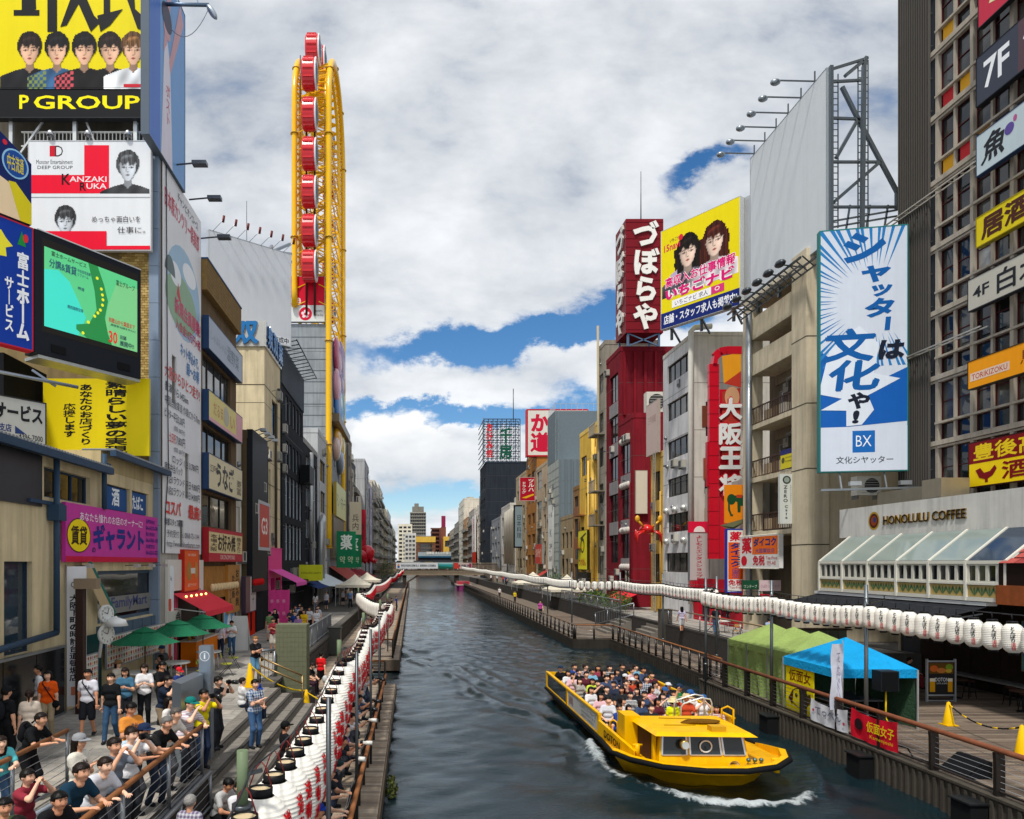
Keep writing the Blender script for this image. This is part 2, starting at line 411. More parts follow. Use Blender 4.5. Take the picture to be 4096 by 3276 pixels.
  for sx in(-1,1):
   ex=gx-sx*.13
   put(face&((ex/.060)**2+((gy+.055)/.021)**2<1),S,.82);put(face&((ex/.036)**2+((gy+.055)/.022)**2<1),D);put(face&(np.abs(ex)<.085)&(np.abs(gy+.028+1.8*ex**2)<.012),D);put(face&(np.abs(ex)<.09)&(np.abs(gy-.035+1.2*ex**2)<.013),H,.8)
  put(face&(np.abs(gx-k*.035+.12*k*(gy+.03))<.014)&(gy>-.2)&(gy<-.03),S,.72);put(face&(np.abs(ax-.03)<.02)&(np.abs(gy+.215)<.012),S,.5)
  L_=S*np.array([.86,.55,.55])if not grey else S*.7
  put(face&((gx/.085)**2+((gy+.318)/.030)**2<1),L_);put(face&(ax<.08)&(np.abs(gy+.312)<.007),L_,.5)
  fringe=.085+.05*np.sin(gx*21+style*1.7)+.035*np.sin(gx*47+style)-.30*np.clip(ax-.22,0,1)*2
  put(outer&(gy>fringe),H,.55+.8*wob(38,4,style+1)+.55*np.exp(-((gy-.36-.25*gx)/.06)**2));put(outer&(ax>fw_*.93)&(gy>-.30-.1*(style%3)),H,.5+.7*wob(33,3,style))
  put(face&(gy<=fringe)&(gy>fringe-.045),S,.70)
  if grey:g_=img.mean(-1,keepdims=True);img=np.repeat(g_,3,-1)*np.array([.96,.99,1.03])
  cell=msk[:-1,:-1]&msk[1:,1:]&msk[:-1,1:]&msk[1:,:-1]
  A=a+gx*sc*asp;B=b+gy*sc;cell&=(A[:-1,:-1]>.003)&(A[1:,1:]<.997)&(gy[:-1,:-1]>sb)&(B[1:,1:]<.997)&(B[:-1,:-1]>.003)
  mb=MB();vs=[s.fr.p(p*s.w,q*s.h,c)for p,q in zip(A.ravel(),B.ravel())]
  mb.add(vs,[(i*nx+j,i*nx+j+1,(i+1)*nx+j+1,(i+1)*nx+j)for i,j in np.argwhere(cell)])
  o=obj('printed_portrait',mb,printmat(),s.par);lin_=np.where(img<=.04045,img/12.92,((img+.055)/1.055)**2.4).reshape(-1,3)
  at=o.data.color_attributes.new('Col','FLOAT_COLOR','POINT');at.data.foreach_set('color',np.concatenate([lin_,np.ones((len(lin_),1))],1).ravel().astype(np.float32));return o
def printmat():
 if 'pm' in _M:return _M['pm']
 m=bpy.data.materials.new('photo_print');m.use_nodes=True;t=m.node_tree;bs=t.nodes['Principled BSDF'];bs.inputs['Roughness'].default_value=.45;bs.inputs['Specular IOR Level'].default_value=.12
 at=t.nodes.new('ShaderNodeAttribute');at.attribute_name='Col';t.links.new(at.outputs['Color'],bs.inputs['Base Color']);_M['pm']=m;return m
def board(name,label,cat,fr,w,h,col,t=.12,frame=None,fw=.04,group=None,kind='print',par=None,back=None):
 """a sign box; returns (thing, Sign)"""
 th=par or thing(name,label,cat,fr.p(w/2,0,-t/2),group)
 mb=MB();fr.box(mb,0,w,0,h,-t,0)
 obj('panel',mb,mat(col,kind),th)
 if frame:
  mb=MB()
  fr.box(mb,-fw,w+fw,-fw,0,-t-.003,.012);fr.box(mb,-fw,w+fw,h,h+fw,-t-.003,.012)
  fr.box(mb,-fw,0,0,h,-t-.002,.011);fr.box(mb,w,w+fw,0,h,-t-.002,.011)
  obj('frame',mb,mat(frame,'paint'),th)
 return th,Sign(th,fr,w,h)
def frame_of(p0,p1,z0):
 """frame running from plan point p0 to p1 (left to right as seen from its front)"""
 d=Vector((p1[0]-p0[0],p1[1]-p0[1],0));return Fr((p0[0],p0[1],z0),d),d.length
def wall_bits():
 a=MB();a.box(0,.8,-.36,-.02,0,.6,0);a.box(.06,.52,-.375,-.36,.06,.54,1);a.box(0,.05,-.36,0,-.12,0,2);a.box(.75,.8,-.36,0,-.12,0,2)
 v=MB();v.ball((.25,-.02,.2),(.17,.22,.17),10,6);w=MB();w.box(.0,.45,-.14,0,0,.6);w.box(.05,.4,-.155,-.14,.06,.25,1)
 l=MB();l.bar((.2,0,.2),(.2,-.5,.35),.03);l.box(.08,.32,-.62,-.42,.26,.38,1)
 g,d,s=mat('#c3bfb4','paint'),mat('#4a4c4e','paint'),mat('#85878a','metal')
 return[('wall_air_conditioner',a.mesh('wall_air_conditioner',[g,d,s])),('vent_cowl',v.mesh('vent_cowl',s)),('meter_box',w.mesh('meter_box',[s,d])),('wall_lamp',l.mesh('wall_lamp',[s,d])),('wall_air_conditioner',a.mesh('wall_air_conditioner',[mat('#aaa79c','paint'),d,s]))]
WALLBITS=wall_bits()
def bld(name,label,side,xf,y0,y1,z1,wall,holes=(),deep=8.,z0=1.84,wins=None,sideholes=(),sidewins=None,kind='wall',roof=True,sidemat=None,t=.16,cat='building',group=None,wkw=None,par_h=.5,trim=None,clutter=True):
 """a block with its canal front at x = xf and its end wall turned to the camera at y = y0. side -1 left bank, +1 right bank.
       holes: openings (a0,b0,a1,b1[,nx,nz]) in front coordinates; returns (thing, front frame, end frame)"""
 L=y1-y0;H=z1-z0;wkw=wkw or{}
 th=thing(name,label,cat,(xf+side*deep/2,(y0+y1)/2,z0),group)
 fr=FL(xf,y0,z0)if side<0 else FRt(xf,y1,z0)
 fs=FC(xf-deep if side<0 else xf,y0,z0)
 mb=MB()
 fr.wall(mb,L,H,[h[:4]for h in holes],t,0);fs.wall(mb,deep,H,[h[:4]for h in sideholes],t,1)
 xb=xf+side*deep
 mb.quad((xb,y0,z0),(xb,y1,z0),(xb,y1,z1),(xb,y0,z1),0)
 mb.quad((xf,y1,z0),(xb,y1,z0),(xb,y1,z1),(xf,y1,z1),0)
 mb.quad((xf,y0,z1-.02),(xf,y1,z1-.02),(xb,y1,z1-.02),(xb,y0,z1-.02),0)
 o=obj('wall',mb,[mat(wall,kind),mat(sidemat or wall,kind)],th)
 if roof:
  mb=MB();e=.04;xa,xc=sorted((xf-side*e,xb))
  ya,yb=y0-e,y1-.01
  for bx in((xa,xa+.2,ya,yb),(xc-.2,xc,ya,yb),(xa+.2,xc-.2,ya,ya+.2),(xa+.2,xc-.2,yb-.2,yb)):
   mb.box(*bx,z1+.0,z1+par_h)
  obj('roof_parapet',mb,mat(trim or sidemat or wall,kind),th)
 if clutter and H>6:
  rg=random.Random(int(y0*13+z1*7));hs=[h[:4]for h in holes];n=0;k=0
  while n<min(14,L*H/16)and k<150:
   k+=1;a=rg.uniform(.1,max(.2,L-.9));b=rg.uniform(1.5,H-1.2)
   if any(h[0]-.1<a+.75 and a<h[2]+.1 and h[1]-.1<b+.6 and b<h[3]+.1 for h in hs):continue
   nm,me=rg.choice(WALLBITS);o=bpy.data.objects.new(nm,me);COL.objects.link(o);o.parent=th;o.matrix_parent_inverse=rootmat(th).inverted();o.matrix_basis=fr.mtx(a,b,0.);n+=1
  mb=MB();nf=int(H/3.3)
  for q in range(1,nf):fr.box(mb,0,L,q*H/nf,q*H/nf+.03,0,.008);fs.box(mb,0,deep,q*H/nf,q*H/nf+.03,0,.008)
  stuff(obj('storey_joint',mb,mat('#5a564f','paint'),th))
  for q in range(2 if L>4 else 1):
   mb=MB();a=rg.uniform(.15,L-.15);b1=rg.uniform(H*.6,H-.3)
   if not any(h[0]-.1<a<h[2]+.1 for h in hs):mb.tube([fr.p(a,.3,.1),fr.p(a,b1,.1)],.055,6);obj('conduit',mb,mat(trim or wall,'paint'),th)
 for f,hs in((fr,holes),(fs,sideholes)):
  for h in hs:
   nx,nz=(h[4],h[5])if len(h)>5 else(2,1)
   k=dict(wkw);k.update(h[6]if len(h)>6 else{})
   if not k.pop('open',False):window(th,f,h[0],h[1],h[2],h[3],nx,nz,t,**k)
 return th,fr,fs
# ------------------------------------------------------------------ the setting: land, water, promenades, decks
ZP,ZD,ZR=1.84,.75,.85
m=MB();m.box(-900,-5.0,3,1500,-2,ZP-.03);struct(obj('ground',m,mat('#6d6a66','conc')))
m=MB();m.box(17.6,900,33,1500,-2,ZP-.03);struct(obj('ground',m,mat('#6d6a66','conc')))
m=MB();m.box(24.45,900,3,32.95,-2,ZR-.01);struct(obj('ground',m,mat('#6d6a66','conc')))
m=MB();m.box(-4.99,17.59,420,1500,-2,ZP-.034);struct(obj('ground',m,mat('#6d6a66','conc')))
BOW=[(5.95,23.5),(5.75,21.4),(6.3,19.5),(7.3,18.3),(8.6,17.75),(9.8,17.85),(10.8,18.7),(11.7,20.3),(12.5,22.6)]
def seg_dist(px,py,poly):
 best=np.full(px.shape,1e9)
 for(x0,y0),(x1,y1)in zip(poly[:-1],poly[1:]):
  ux,uy=x1-x0,y1-y0;L=ux*ux+uy*uy
  k=np.clip(((px-x0)*ux+(py-y0)*uy)/L,0,1)
  best=np.minimum(best,np.hypot(px-x0-k*ux,py-y0-k*uy))
 return best
def water_sheet():
 ys=[2.0]
 while ys[-1]<430:ys.append(ys[-1]+(.09 if ys[-1]<34 else .15 if ys[-1]<60 else .6 if ys[-1]<130 else 6.0))
 ys=np.array(ys);xs=np.arange(-4.95,17.56,.12);gx,gy=np.meshgrid(xs,ys)
 h=np.zeros_like(gx);rg=np.random.default_rng(3)
 fade=np.clip(1.6-gy/80,.25,1)
 for i in range(26):
  an=rg.uniform(-1.0,1.0)+math.pi/2;k=2*math.pi/rg.uniform(.55,3.2)
  h+=rg.uniform(.002,.009)*(6.28/k)**.5*np.sin(k*(gx*math.cos(an)+gy*math.sin(an))+rg.uniform(0,6.28))*fade
 bx,by=7.6,19.0
 rx,ry=gx-bx,gy-by
 for side,ang in((-1,15.5),(1,15.5)):
  c,s_=math.cos(R(ang)),math.sin(R(ang))
  s=ry*c-side*-rx*-s_ if False else ry*c+side*rx*s_
  n=-ry*s_+side*rx*c
  env=np.exp(-((n+.2)/1.5)**2)*np.clip(s/3,0,1)*np.clip(1.15-s/46,0,1)
  lin_=np.clip(s/3,0,1)*np.clip(1.2-s/44,0,1)
  for n0,am in((.25,.17),(-.95,.14),(-2.1,.10),(-3.3,.07)):
   q_=n-n0-.22*np.sin(s*.55+n0)-.1*np.sin(s*1.7+n0*3);h+=am*lin_*(np.exp(-(q_/.26)**2)-.5*np.exp(-((q_-.45)/.4)**2))*(.75+.35*np.sin(s*1.3+n0*2))
  env2=np.exp(-((n+2.2)/1.1)**2)*np.clip(s/4,0,1)*np.clip(1-s/34,0,1)
  h+=.05*env2*np.cos(n*5.5+s*.9)
 inside=(np.abs(rx)<4.2)&(ry>13.5)
 h+=np.where(inside,.028*np.sin(gy*5.2+gx*2.1)*np.sin(gx*4.4-gy*1.2)*np.clip((ry-13.5)/4,0,1)*np.clip(1.5-ry/60,0,1),0)
 d=seg_dist(gx,gy,BOW)
 h+=.15*np.exp(-(d/.35)**2)*(.8+.4*np.sin(gx*7.3+gy*5.1)*np.sin(gy*9.7-gx*3.3))
 foam=.85*np.exp(-(d/.36)**2)*np.clip(1.3-np.abs(gx-8.4)/3.4,.15,1)+.42*np.exp(-(np.hypot((gx-8.8)*.55,gy-18.6)/.9)**2)+.40*np.exp(-(np.abs(gx-5.9-(gy-24)*-.055)/.5)**2)*((gy>20)&(gy<34))+.45*np.exp(-(np.hypot(rx*.55-.5,ry-15.2)/1.5)**2)
 v=np.stack([gx,gy,h],-1).reshape(-1,3);ny,nx=gx.shape
 i=np.arange(ny-1)[:,None]*nx+np.arange(nx-1)[None]
 f=np.stack([i,i+1,i+nx+1,i+nx],-1).reshape(-1,4)
 me=bpy.data.meshes.new('water');me.vertices.add(len(v));me.vertices.foreach_set('co',v.ravel())
 me.loops.add(f.size);me.loops.foreach_set('vertex_index',f.ravel().astype(np.int32))
 me.polygons.add(len(f));me.polygons.foreach_set('loop_start',np.arange(0,f.size,4,dtype=np.int32))
 me.polygons.foreach_set('use_smooth',np.ones(len(f),bool));me.update();me.validate()
 at=me.attributes.new('foam','FLOAT','POINT');at.data.foreach_set('value',foam.ravel().astype(np.float32))
 mt=bpy.data.materials.new('canal_water');mt.use_nodes=True;t=mt.node_tree;b=t.nodes['Principled BSDF']
 b.inputs['IOR'].default_value=1.33
 tc=t.nodes.new('ShaderNodeTexCoord');mp=t.nodes.new('ShaderNodeMapping');mp.inputs['Scale'].default_value=(.55,1.25,1)
 t.links.new(tc.outputs['Object'],mp.inputs[0])
 r1=nnoise(t,mp.outputs[0],3.2,4,.6,.6);r2=nnoise(t,mp.outputs[0],12,4,.65,.5);r3=nnoise(t,mp.outputs[0],.45,3,.5)
 amp=r3.step(.35,.65)*.7+.45
 bp=t.nodes.new('ShaderNodeBump');bp.inputs['Strength'].default_value=.36;bp.inputs['Distance'].default_value=.08
 t.links.new(((r1*.8+r2*.55)*amp).s,bp.inputs['Height']);t.links.new(bp.outputs[0],b.inputs['Normal'])
 fa=t.nodes.new('ShaderNodeAttribute');fa.attribute_name='foam';fo=NX(t,fa.outputs['Fac'])
 fn=nnoise(t,tc.outputs['Object'],4.5,9,.78,.9)
 k=(fo*1.1-fn*1.5+.12).step(.02,.46)*.66
 t.links.new(nmix(t,k,(.006,.017,.022,1),(.66,.72,.75,1)),b.inputs['Base Color']);b.inputs['Specular Tint'].default_value=(.72,.84,.95,1)
 t.links.new((k*.75+.06).s,b.inputs['Roughness'])
 me.materials.append(mt);return link('water',me)
struct(water_sheet())
# --- left promenade: slabs, kerbs, steps, boardwalk
slabm=[mat(c,'stone')for c in('#8f8b85','#99958e','#85827d','#a09a91')]
prom=struct(obj('promenade',MB().box(-10.3,-4.1,3,14.0,-1,ZP-.025).box(-10.3,-4.98,14.0,430,-1,ZP-.024),mat('#55534f','conc')))
_sl={}
def slab_mesh(w,l,k):
 key=(round(w,2),round(l,2),k)
 if key not in _sl:_sl[key]=MB().box(-w/2+.006,w/2-.006,-l/2+.006,l/2-.006,0,.03).mesh('paving_slab',slabm[k])
 return _sl[key]
rows=MB();cnt=0
y=9.0;j=0
while y<62:
 l=.62
 xe=-4.1 if y+l<14 else-5.0
 x=-10.2+(0 if j%2 else-.45);
 while x<xe-.02:
  x0=max(x,-10.2);x1=min(x+.9,xe)
  if x1-x0>.12:
   if cnt<300 and y<33:
    o=link('paving_slab',slab_mesh(x1-x0,l,random.randrange(4)),prom);o.location=((x0+x1)/2,y+l/2,ZP-.03+random.uniform(-.002,.003));cnt+=1
   else:rows.box(x0+.006,x1-.006,y+.006,y+l-.006,ZP-.03,ZP-.001+random.uniform(-.002,.002),random.randrange(4))
  x+=.9
 y+=l;j+=1
stuff(obj('paving_slab_field',rows,slabm,prom))
stone=mat('#3f3d3b','stone');stonel=mat('#5d5a56','stone')
wl=tag(obj('retaining_wall',MB().box(-4.1,-4.02,4,14.0,-.3,ZP+.08).box(-4.36,-4.015,4,14.0,ZP+.02,ZP+.12),[stone]),'dark stone retaining wall under the near handrail beside the steps','wall')
wl2=thing('retaining_wall','long dark stone block wall between left promenade and boardwalk beyond the steps','wall',(-4.95,110,0))
obj('core',MB().box(-5.2,-4.93,24.6,200,-.3,ZP-.01),stone,wl2)
blk=MB().box(-.0,.07,-.44,.44,-.16,.16).mesh('stone_block',mat('#4a4744','stone'))
for r_ in range(3):
 for q in range(34):
  o=link('stone_block',blk,wl2);o.matrix_parent_inverse=Matrix.Translation(-wl2.location)
  o.location=(-4.94+random.uniform(0,.02),25.1+q*.9+(.45 if r_%2 else 0),.93+r_*.34)
obj('coping',MB().box(-5.35,-4.83,24.55,200,ZP+.01,ZP+.13),stonel,wl2)
steps=struct(obj('steps',MB().box(-5.0,-4.6,14.0,24.5,-.3,ZP-.18),stone))
for i in range(6):
 x0=-5.0+i*.40
 o=obj('step',MB().box(x0,x0+.42,14.02,24.48,ZP-.18*(i+1)-.18,ZP-.18*i-(.002 if i else .0)),mat('#7c7770','stone'),steps)
 obj('nosing',MB().box(x0+.33,x0+.425,14.02,24.48,ZP-.18*i-.03,ZP-.18*i+.004),mat('#45423f','stone'),o)
 for k in range(7):obj('joint_strip',MB().box(x0+.02,x0+.32,15.4+k*1.4,15.408+k*1.4,ZP-.18*i-.03,ZP-.18*i+.003),stone,o)
wood=[mat(c,'wood')for c in('#8c7d6d','#9a8a78','#7d7064','#a39685')]
bw=struct(obj('boardwalk',MB().box(-4.9,-.85,2,31.6,.1,ZD-.05).box(-4.9,-3.0,31.6,39.8,.1,ZD-.05).box(-4.9,-.85,39.8,200,.1,ZD-.05),mat('#2d2926','wood')))
pl={}
def plank(w,l,k):
 key=(round(w,2),round(l,2),k)
 if key not in pl:pl[key]=MB().box(-l/2,l/2,-w/2+.006,w/2-.006,-.05,0).mesh('plank',wood[k])
 return pl[key]
far=MB()
y=6.0;n=0
while y<150:
 xl=-4.0 if y<14 else(-2.6 if y<24.5 else-4.9);xr=-3.0 if 31.6<y<39.7 else-.75
 if n<300 and y<48:
  o=link('plank',plank(.15,xr-xl,random.randrange(4)),bw);o.location=((xl+xr)/2,y,ZD+random.uniform(-.004,.003));n+=1;y+=.15
 else:
  far.box(xl,xr,y,y+.28,ZD-.05,ZD+random.uniform(-.004,.003),random.randrange(4));y+=.30
stuff(obj('plank_field',far,wood,bw))
eb=thing('edge_beam','weathered timber edge beam and piles of the left boardwalk at the waterline','beam',(-.8,20,0))
obj('beam',MB().box(-.86,-.70,4,31.62,.28,ZD-.055).box(-3.0,-.70,31.62,31.78,.28,ZD-.055).box(-3.0,-.7,39.64,39.8,.1,ZD-.055).box(-.86,-.70,39.8,200,.2,ZD-.055),mat('#5a4f44','wood'),eb)
for q in range(14):
 y=8+q*2.0 if q<12 else 41+(q-12)*3
 obj('pile',MB().tube([(-.95,y,-.6),(-.95,y,.5)],.12,8),mat('#2b2a26','wood'),eb)
# --- right deck
rd=struct(obj('deck',MB().box(13.42,24.5,4,32.3,-.4,ZR-.05),mat('#2d2926','wood')))
y=9.0;n=0
wr=[mat(c,'wood')for c in('#6a5d52','#75685c','#5e534a','#7f7264')]
wood2=wood;wood=wr;pl={}
while y<32.2:
 sp_=random.choice((17.4,18.6,16.2))
 for xl,xr in((13.3,sp_),(sp_+.006,24.4)):
  if n<300:o=link('plank',plank(.156,xr-xl,random.randrange(4)),rd);o.location=((xl+xr)/2,y+.08,ZR+random.uniform(-.004,.004));n+=1
 y+=.16
m=MB();m.box(13.32,13.5,4,32.4,-.5,ZR-.06)
for q in range(110):m.box(13.27,13.325,5+q*.25,5+q*.25+.09,-.2,ZR-.1)
m.box(13.26,13.56,4,32.42,ZR-.05,ZR+.012);m.box(13.5,17.5,32.25,32.42,-.5,ZR-.06)
tag(obj('quay_skirt',m,mat('#4b463f','conc')),'ribbed grey concrete skirt below the right deck edge at the water','quay wall')
for y,lab in((16.4,'nearest black rubber fender box on the right quay'),(20.4,'black rubber fender box on the right quay in front of the red banner'),(25.6,'black rubber fender box on the right quay beyond the bow of the boat')):
 th=thing('quay_fender',lab,'fender',(13.1,y,.1),'fender boxes on the right quay')
 obj('fender_body',MB().box(12.85,13.25,y-.3,y+.3,-.3,.62),mat('#17181a','paint',.8),th)
 obj('fender_cap',MB().box(12.80,13.26,y-.34,y+.34,.62,.66),mat('#3c3f42','metal'),th)
m=MB();m.box(14.5,17.6,32.5,51,-.5,.60).box(11.75,17.6,51,210,-.5,.60);lw=struct(obj('lower_walk',m,mat('#6f655a','wood')))
m=MB();m.box(14.42,14.5,32.5,51,-.5,.66).box(11.7,14.5,50.92,51.0,-.5,.66).box(11.67,11.75,51,210,-.5,.66)
for q in range(60):m.box(14.37,14.43,33+q*.3,33.1+q*.3,-.2,.5)
tag(obj('quay_skirt',m,mat('#37332e','conc')),'dark concrete edge of the lower right walkway beyond the green tents','quay wall')
m=MB();m.box(17.25,17.6,33,210,.55,ZP+.1).box(17.24,17.64,33,210,ZP+.1,ZP+.2)
tag(obj('terrace_wall',m,stone),'dark stone wall holding up the right terrace behind the walkway','wall')
m=MB();m.box(17.6,24.4,32.9,33.1,ZR,ZP+.1);tag(obj('terrace_wall',m,stonel),'low grey wall where the right deck meets the raised terrace','wall')
m=MB()
for q in range(40):
 for r_ in range(7):m.box(17.66+r_*.9,18.54+r_*.9,33.2+q*.9,34.08+q*.9,ZP-.03,ZP-.005+random.uniform(-.002,.002),random.randrange(4))
tr=struct(obj('terrace',MB().box(17.62,24.3,33.15,210,ZP-.2,ZP-.026),mat('#55534f','conc')));stuff(obj('paving_slab_field',m,slabm,tr))
m=MB()
for q in range(150):m.box(14.5,17.24,32.6+q*.3,32.88+q*.3,.58,.615+random.uniform(-.003,.003),random.randrange(4))
stuff(obj('plank_field',m,wood,lw))
for y0,lab in((55,'grey stone stairs from the far right walkway up to the terrace with tents'),(48.2,'grey stone stairs up to the terrace by the square bin')):
 th=thing('terrace_stairs',lab,'stairs',(16,y0,.6))
 for i in range(6):obj('step',MB().box(15.3+i*.38,17.3,y0,y0+3.2,.6+i*.2,.8+i*.2-.003),mat('#77726b','stone'),th)
# ------------------------------------------------------------------ left bank buildings
x1=-10.2
low,fr,fs=bld('shop_building','low cream rendered shop building under the pink sign with blue downpipes',-1,x1,8,28.2,9.3,'#cdbd98',[(11.4,6.2,14.2,7.05,3,1,dict(frame='#31465c')),(15.3,6.16,17.3,7.02,2,1,dict(frame='#26303a',glass='blue')),(17.5,6.16,19.1,7.02,2,1,dict(frame='#26303a',glass='blue')),(14.7,2.36,19.9,4.1,1,1,dict(frame='#4d5f73',fw=.12)),(9.5,2.0,10.8,4.4,1,1,dict(frame='#2c3a4c',glass='blue'))],roof=False,deep=9,clutter=False)
obj('upper_storey',MB().box(-19,x1+.02,22.9,28.15,9.29,9.9),mat('#b8a67e','wall'),low)
m=MB();fr.box(m,4,11.2,5.9,7.3,.0,.06);obj('metal_cladding',m,mat('#4b5058','metal'),low)
m=MB()
for a0,a1,z,c in((3,14.9,7.46,.45),(14.9,20.2,8.06,.5)):
 m=MB();fr.box(m,a0,a1,z-.01,z+.012,-.6,c-.02)
 for q in range(int((a1-a0)/.16)):fr.box(m,a0+q*.16,a0+q*.16+.10,z,z+.05,-.6,c,0)
 obj('eave_sheet',m,mat('#9aa0a4','metal'),low)
m=MB();fr.box(m,3,14.85,7.24,7.44,.30,.48);fr.box(m,14.9,20.2,7.86,8.04,.32,.52);fr.box(m,10.5,15.2,5.98,6.08,.02,.13);obj('gutter',m,mat('#33475e','paint'),low)
m=MB()
for a,b0,b1 in((11.7,2.4,7.3),(14.75,6.1,7.9)):
 m.tube([fr.p(a,b1,.2),fr.p(a,b0,.2)],.085,10)
fr.box(m,11.5,11.95,5.55,6.0,.04,.36);fr.box(m,14.6,14.95,7.3,7.6,.06,.34);m.tube([fr.p(11.7,2.4,.2),fr.p(6,2.1,.2)],.09,8)
obj('downpipe',m,mat('#31465c','paint'),low)
m=MB();fr.box(m,14.6,20.0,1.55,2.3,.0,.10);
for q in range(6):fr.box(m,14.6+q*.9,14.64+q*.9,1.55,2.3,.10,.125)
obj('blue_grey_panel',m,mat('#506274','paint'),low)
m=MB();fr.poly(m,[(12.9,4.35),(13.5,4.35),(15.2,2.75),(14.4,2.75)],.34);fr.box(m,13.5,13.6,4.0,4.36,0,.33);obj('gable_board',m,mat('#b9a27e','paint'),low)
m=MB();m.bar(fr.p(13.5,4.36,.30),fr.p(15.25,2.7,.30),.09,.12);obj('gable_trim',m,mat('#1f6b63','paint'),low)
s=Sign(low,fr,20.2,7.46,-.08)
s.rect(.765,.83,.852,.935,'#1c4f8a');s.rect(.868,.83,.942,.935,'#1c4f8a');s.text('酒',.7900,.85,.8200,.93,'#e8f0f4',.03);s.text('たばこ',.877,.85,.927,.92,'#e8f0f4',.03)
s2=Sign(low,fr,20.2,7.46,-.10);s2.rect(.77,.35,.97,.43,'#7d7b78');s2.text('FamilyMart',.79,.36,.95,.425,'#33406e',.02)
th=thing('glazed_wall','black glazed low wall with steel top rail at the left edge','wall',(-10.1,16,ZP))
frw=FL(-10.06,8,ZP)
for q in range(8):
 m=MB();frw.box(m,q*1.54,q*1.54+1.5,.06,1.92,-.06,0);obj('glass_panel',m,mat('#111418','gloss'),th)
m=MB();frw.box(m,0,12.32,1.92,1.99,-.08,.03);frw.box(m,0,12.32,0,.06,-.08,.03);obj('rail',m,mat('#8b929a','metal'),th)
frp=FL(-10.02,20.25,6.23)
th,s=board('shop_sign','magenta sign with yellow disc and dark blue lettering','sign',frp,7.75,1.74,'#c23a9a',.12)
s.rect(0,0,1,.10,'#c3123f');s.ell(.105,.46,.098,.30,'#4a2a12');s.ell(.105,.46,.092,.28,'#f2d614')
s.text('賃貸',.04,.30,.17,.62,'#3a2a10',.03);s.text('の',.215,.17,.245,.27,'#233066',.02)
s.text('ギャラント',.225,.22,.76,.70,'#1d2f83',.05);s.text('あなたも憧れのお店のオーナーに!',.11,.72,.74,.88,'#f6e6f2',.01)
for i,q in enumerate(('玉屋町本店','06-6212-3011','島之内支店','06-6765-1300','宗右衛門町支店','06-6211-2727')):
 s.text(q,.785,.84-i*.135,.965 if i%2 else .9,.93-i*.135,'#43208a',.02)
for q,a in enumerate((.6,4.2,5.6,6.9)):
 lab=('leftmost','second from the left','third from the left','rightmost')[q]+' of four small floodlights under the magenta sign'
 lt=thing('floodlight',lab,'floodlight',frp.p(a,-.05,.3),'floodlights under the magenta sign')
 m=MB();m.bar(frp.p(a,-.12,.0),frp.p(a,-.1,.42),.03);obj('arm',m,mat('#6c7076','metal'),lt)
 m=MB();m.bar(frp.p(a-.13,-.12,.42),frp.p(a+.13,-.12,.42),.16,.12);obj('lamp_head',m,mat('#c9cdd0','metal'),lt)
for a,zt,w,lab,txt in((12.45,6.1,.52,'tall white banner with black vertical lettering beside the brown post','大阪下町の時計台道頓堀店'),(20.45,6.1,.38,'narrow white banner with vertical lettering at the right end of the cafe front','大阪下町の時計台道頓堀店')):
 f2=Fr(fr.p(a,0,.12),(.85,.35,0));f2.o.z=2.0
 th,s=board('vertical_banner',lab,'banner',f2,w,zt-2.0,'#d9dade',.03)
 s.text(txt,.12,.18,.62,.80,'#22252b',.03,vert=True);s.text('Café',.2,.85,.8,.89,'#33373d',.0);s.rect(.2,.08,.7,.14,'#c87a5c')
 m=MB();m.tube([f2.p(-.03,-.15,-.04),f2.p(-.03,zt-2.0+.05,-.04)],.02,6);obj('banner_pole',m,mat('#9aa0a6','metal'),th)
def menu(label,f,w,h,nc,nr,base='#dcdad4'):
 th,s=board('menu_board',label,'menu board',f,w,h,base,.05,frame='#8f9398',fw=.03)
 pal=('#b0342c','#d08a3a','#7a3b24','#e0c070','#c9503c','#5f7a3a','#c98aa0','#93502a')
 for k in range(len(pal)):
  lst=[]
  for i in range(nc):
   for j in range(nr):
    if(i*7+j*3)%len(pal)==k:
     a,b=(i+.5)/nc,(j+.5)/nr;ra,rb=.34/nc,.30/nr
     lst.append([(a+ra*math.cos(q),b+rb*math.sin(q))for q in np.linspace(0,6.283,7,False)])
  s.polys(lst,pal[k],'printed_dishes')
 s.polys([[((i+.2)/nc,(j+.06)/nr),((i+.8)/nc,(j+.06)/nr),((i+.8)/nc,(j+.13)/nr),((i+.2)/nc,(j+.13)/nr)]for i in range(nc)for j in range(nr)],'#55504c','printed_prices')
menu('long white menu board with rows of dish photos behind the umbrellas',FL(-9.98,22.9,2.72),5.4,1.05,26,5)
menu('tall white menu board with drink photos beside the cafe door',FL(-9.95,21.15,2.1),1.0,1.25,7,7)
m=MB();frd=FL(-10.12,21.1,ZP);frd.box(m,.1,1.6,0,2.1,0,.06);obj('cafe_door',m,mat('#143c3c','paint'),low)
th=thing('signpost','square dark brown post in front of the cafe door','post',(-9.6,20.3,ZP))
obj('shaft',MB().box(-9.72,-9.5,20.2,20.42,ZP,5.6),mat('#3a2b26','paint'),th);obj('cap',MB().box(-9.75,-9.1,20.16,20.46,5.45,5.75),mat('#8b7a66','paint'),th)
th=thing('double_clock','pair of round white clocks stacked under a white hooded lamp','clock',(-9.4,21.3,3.4))
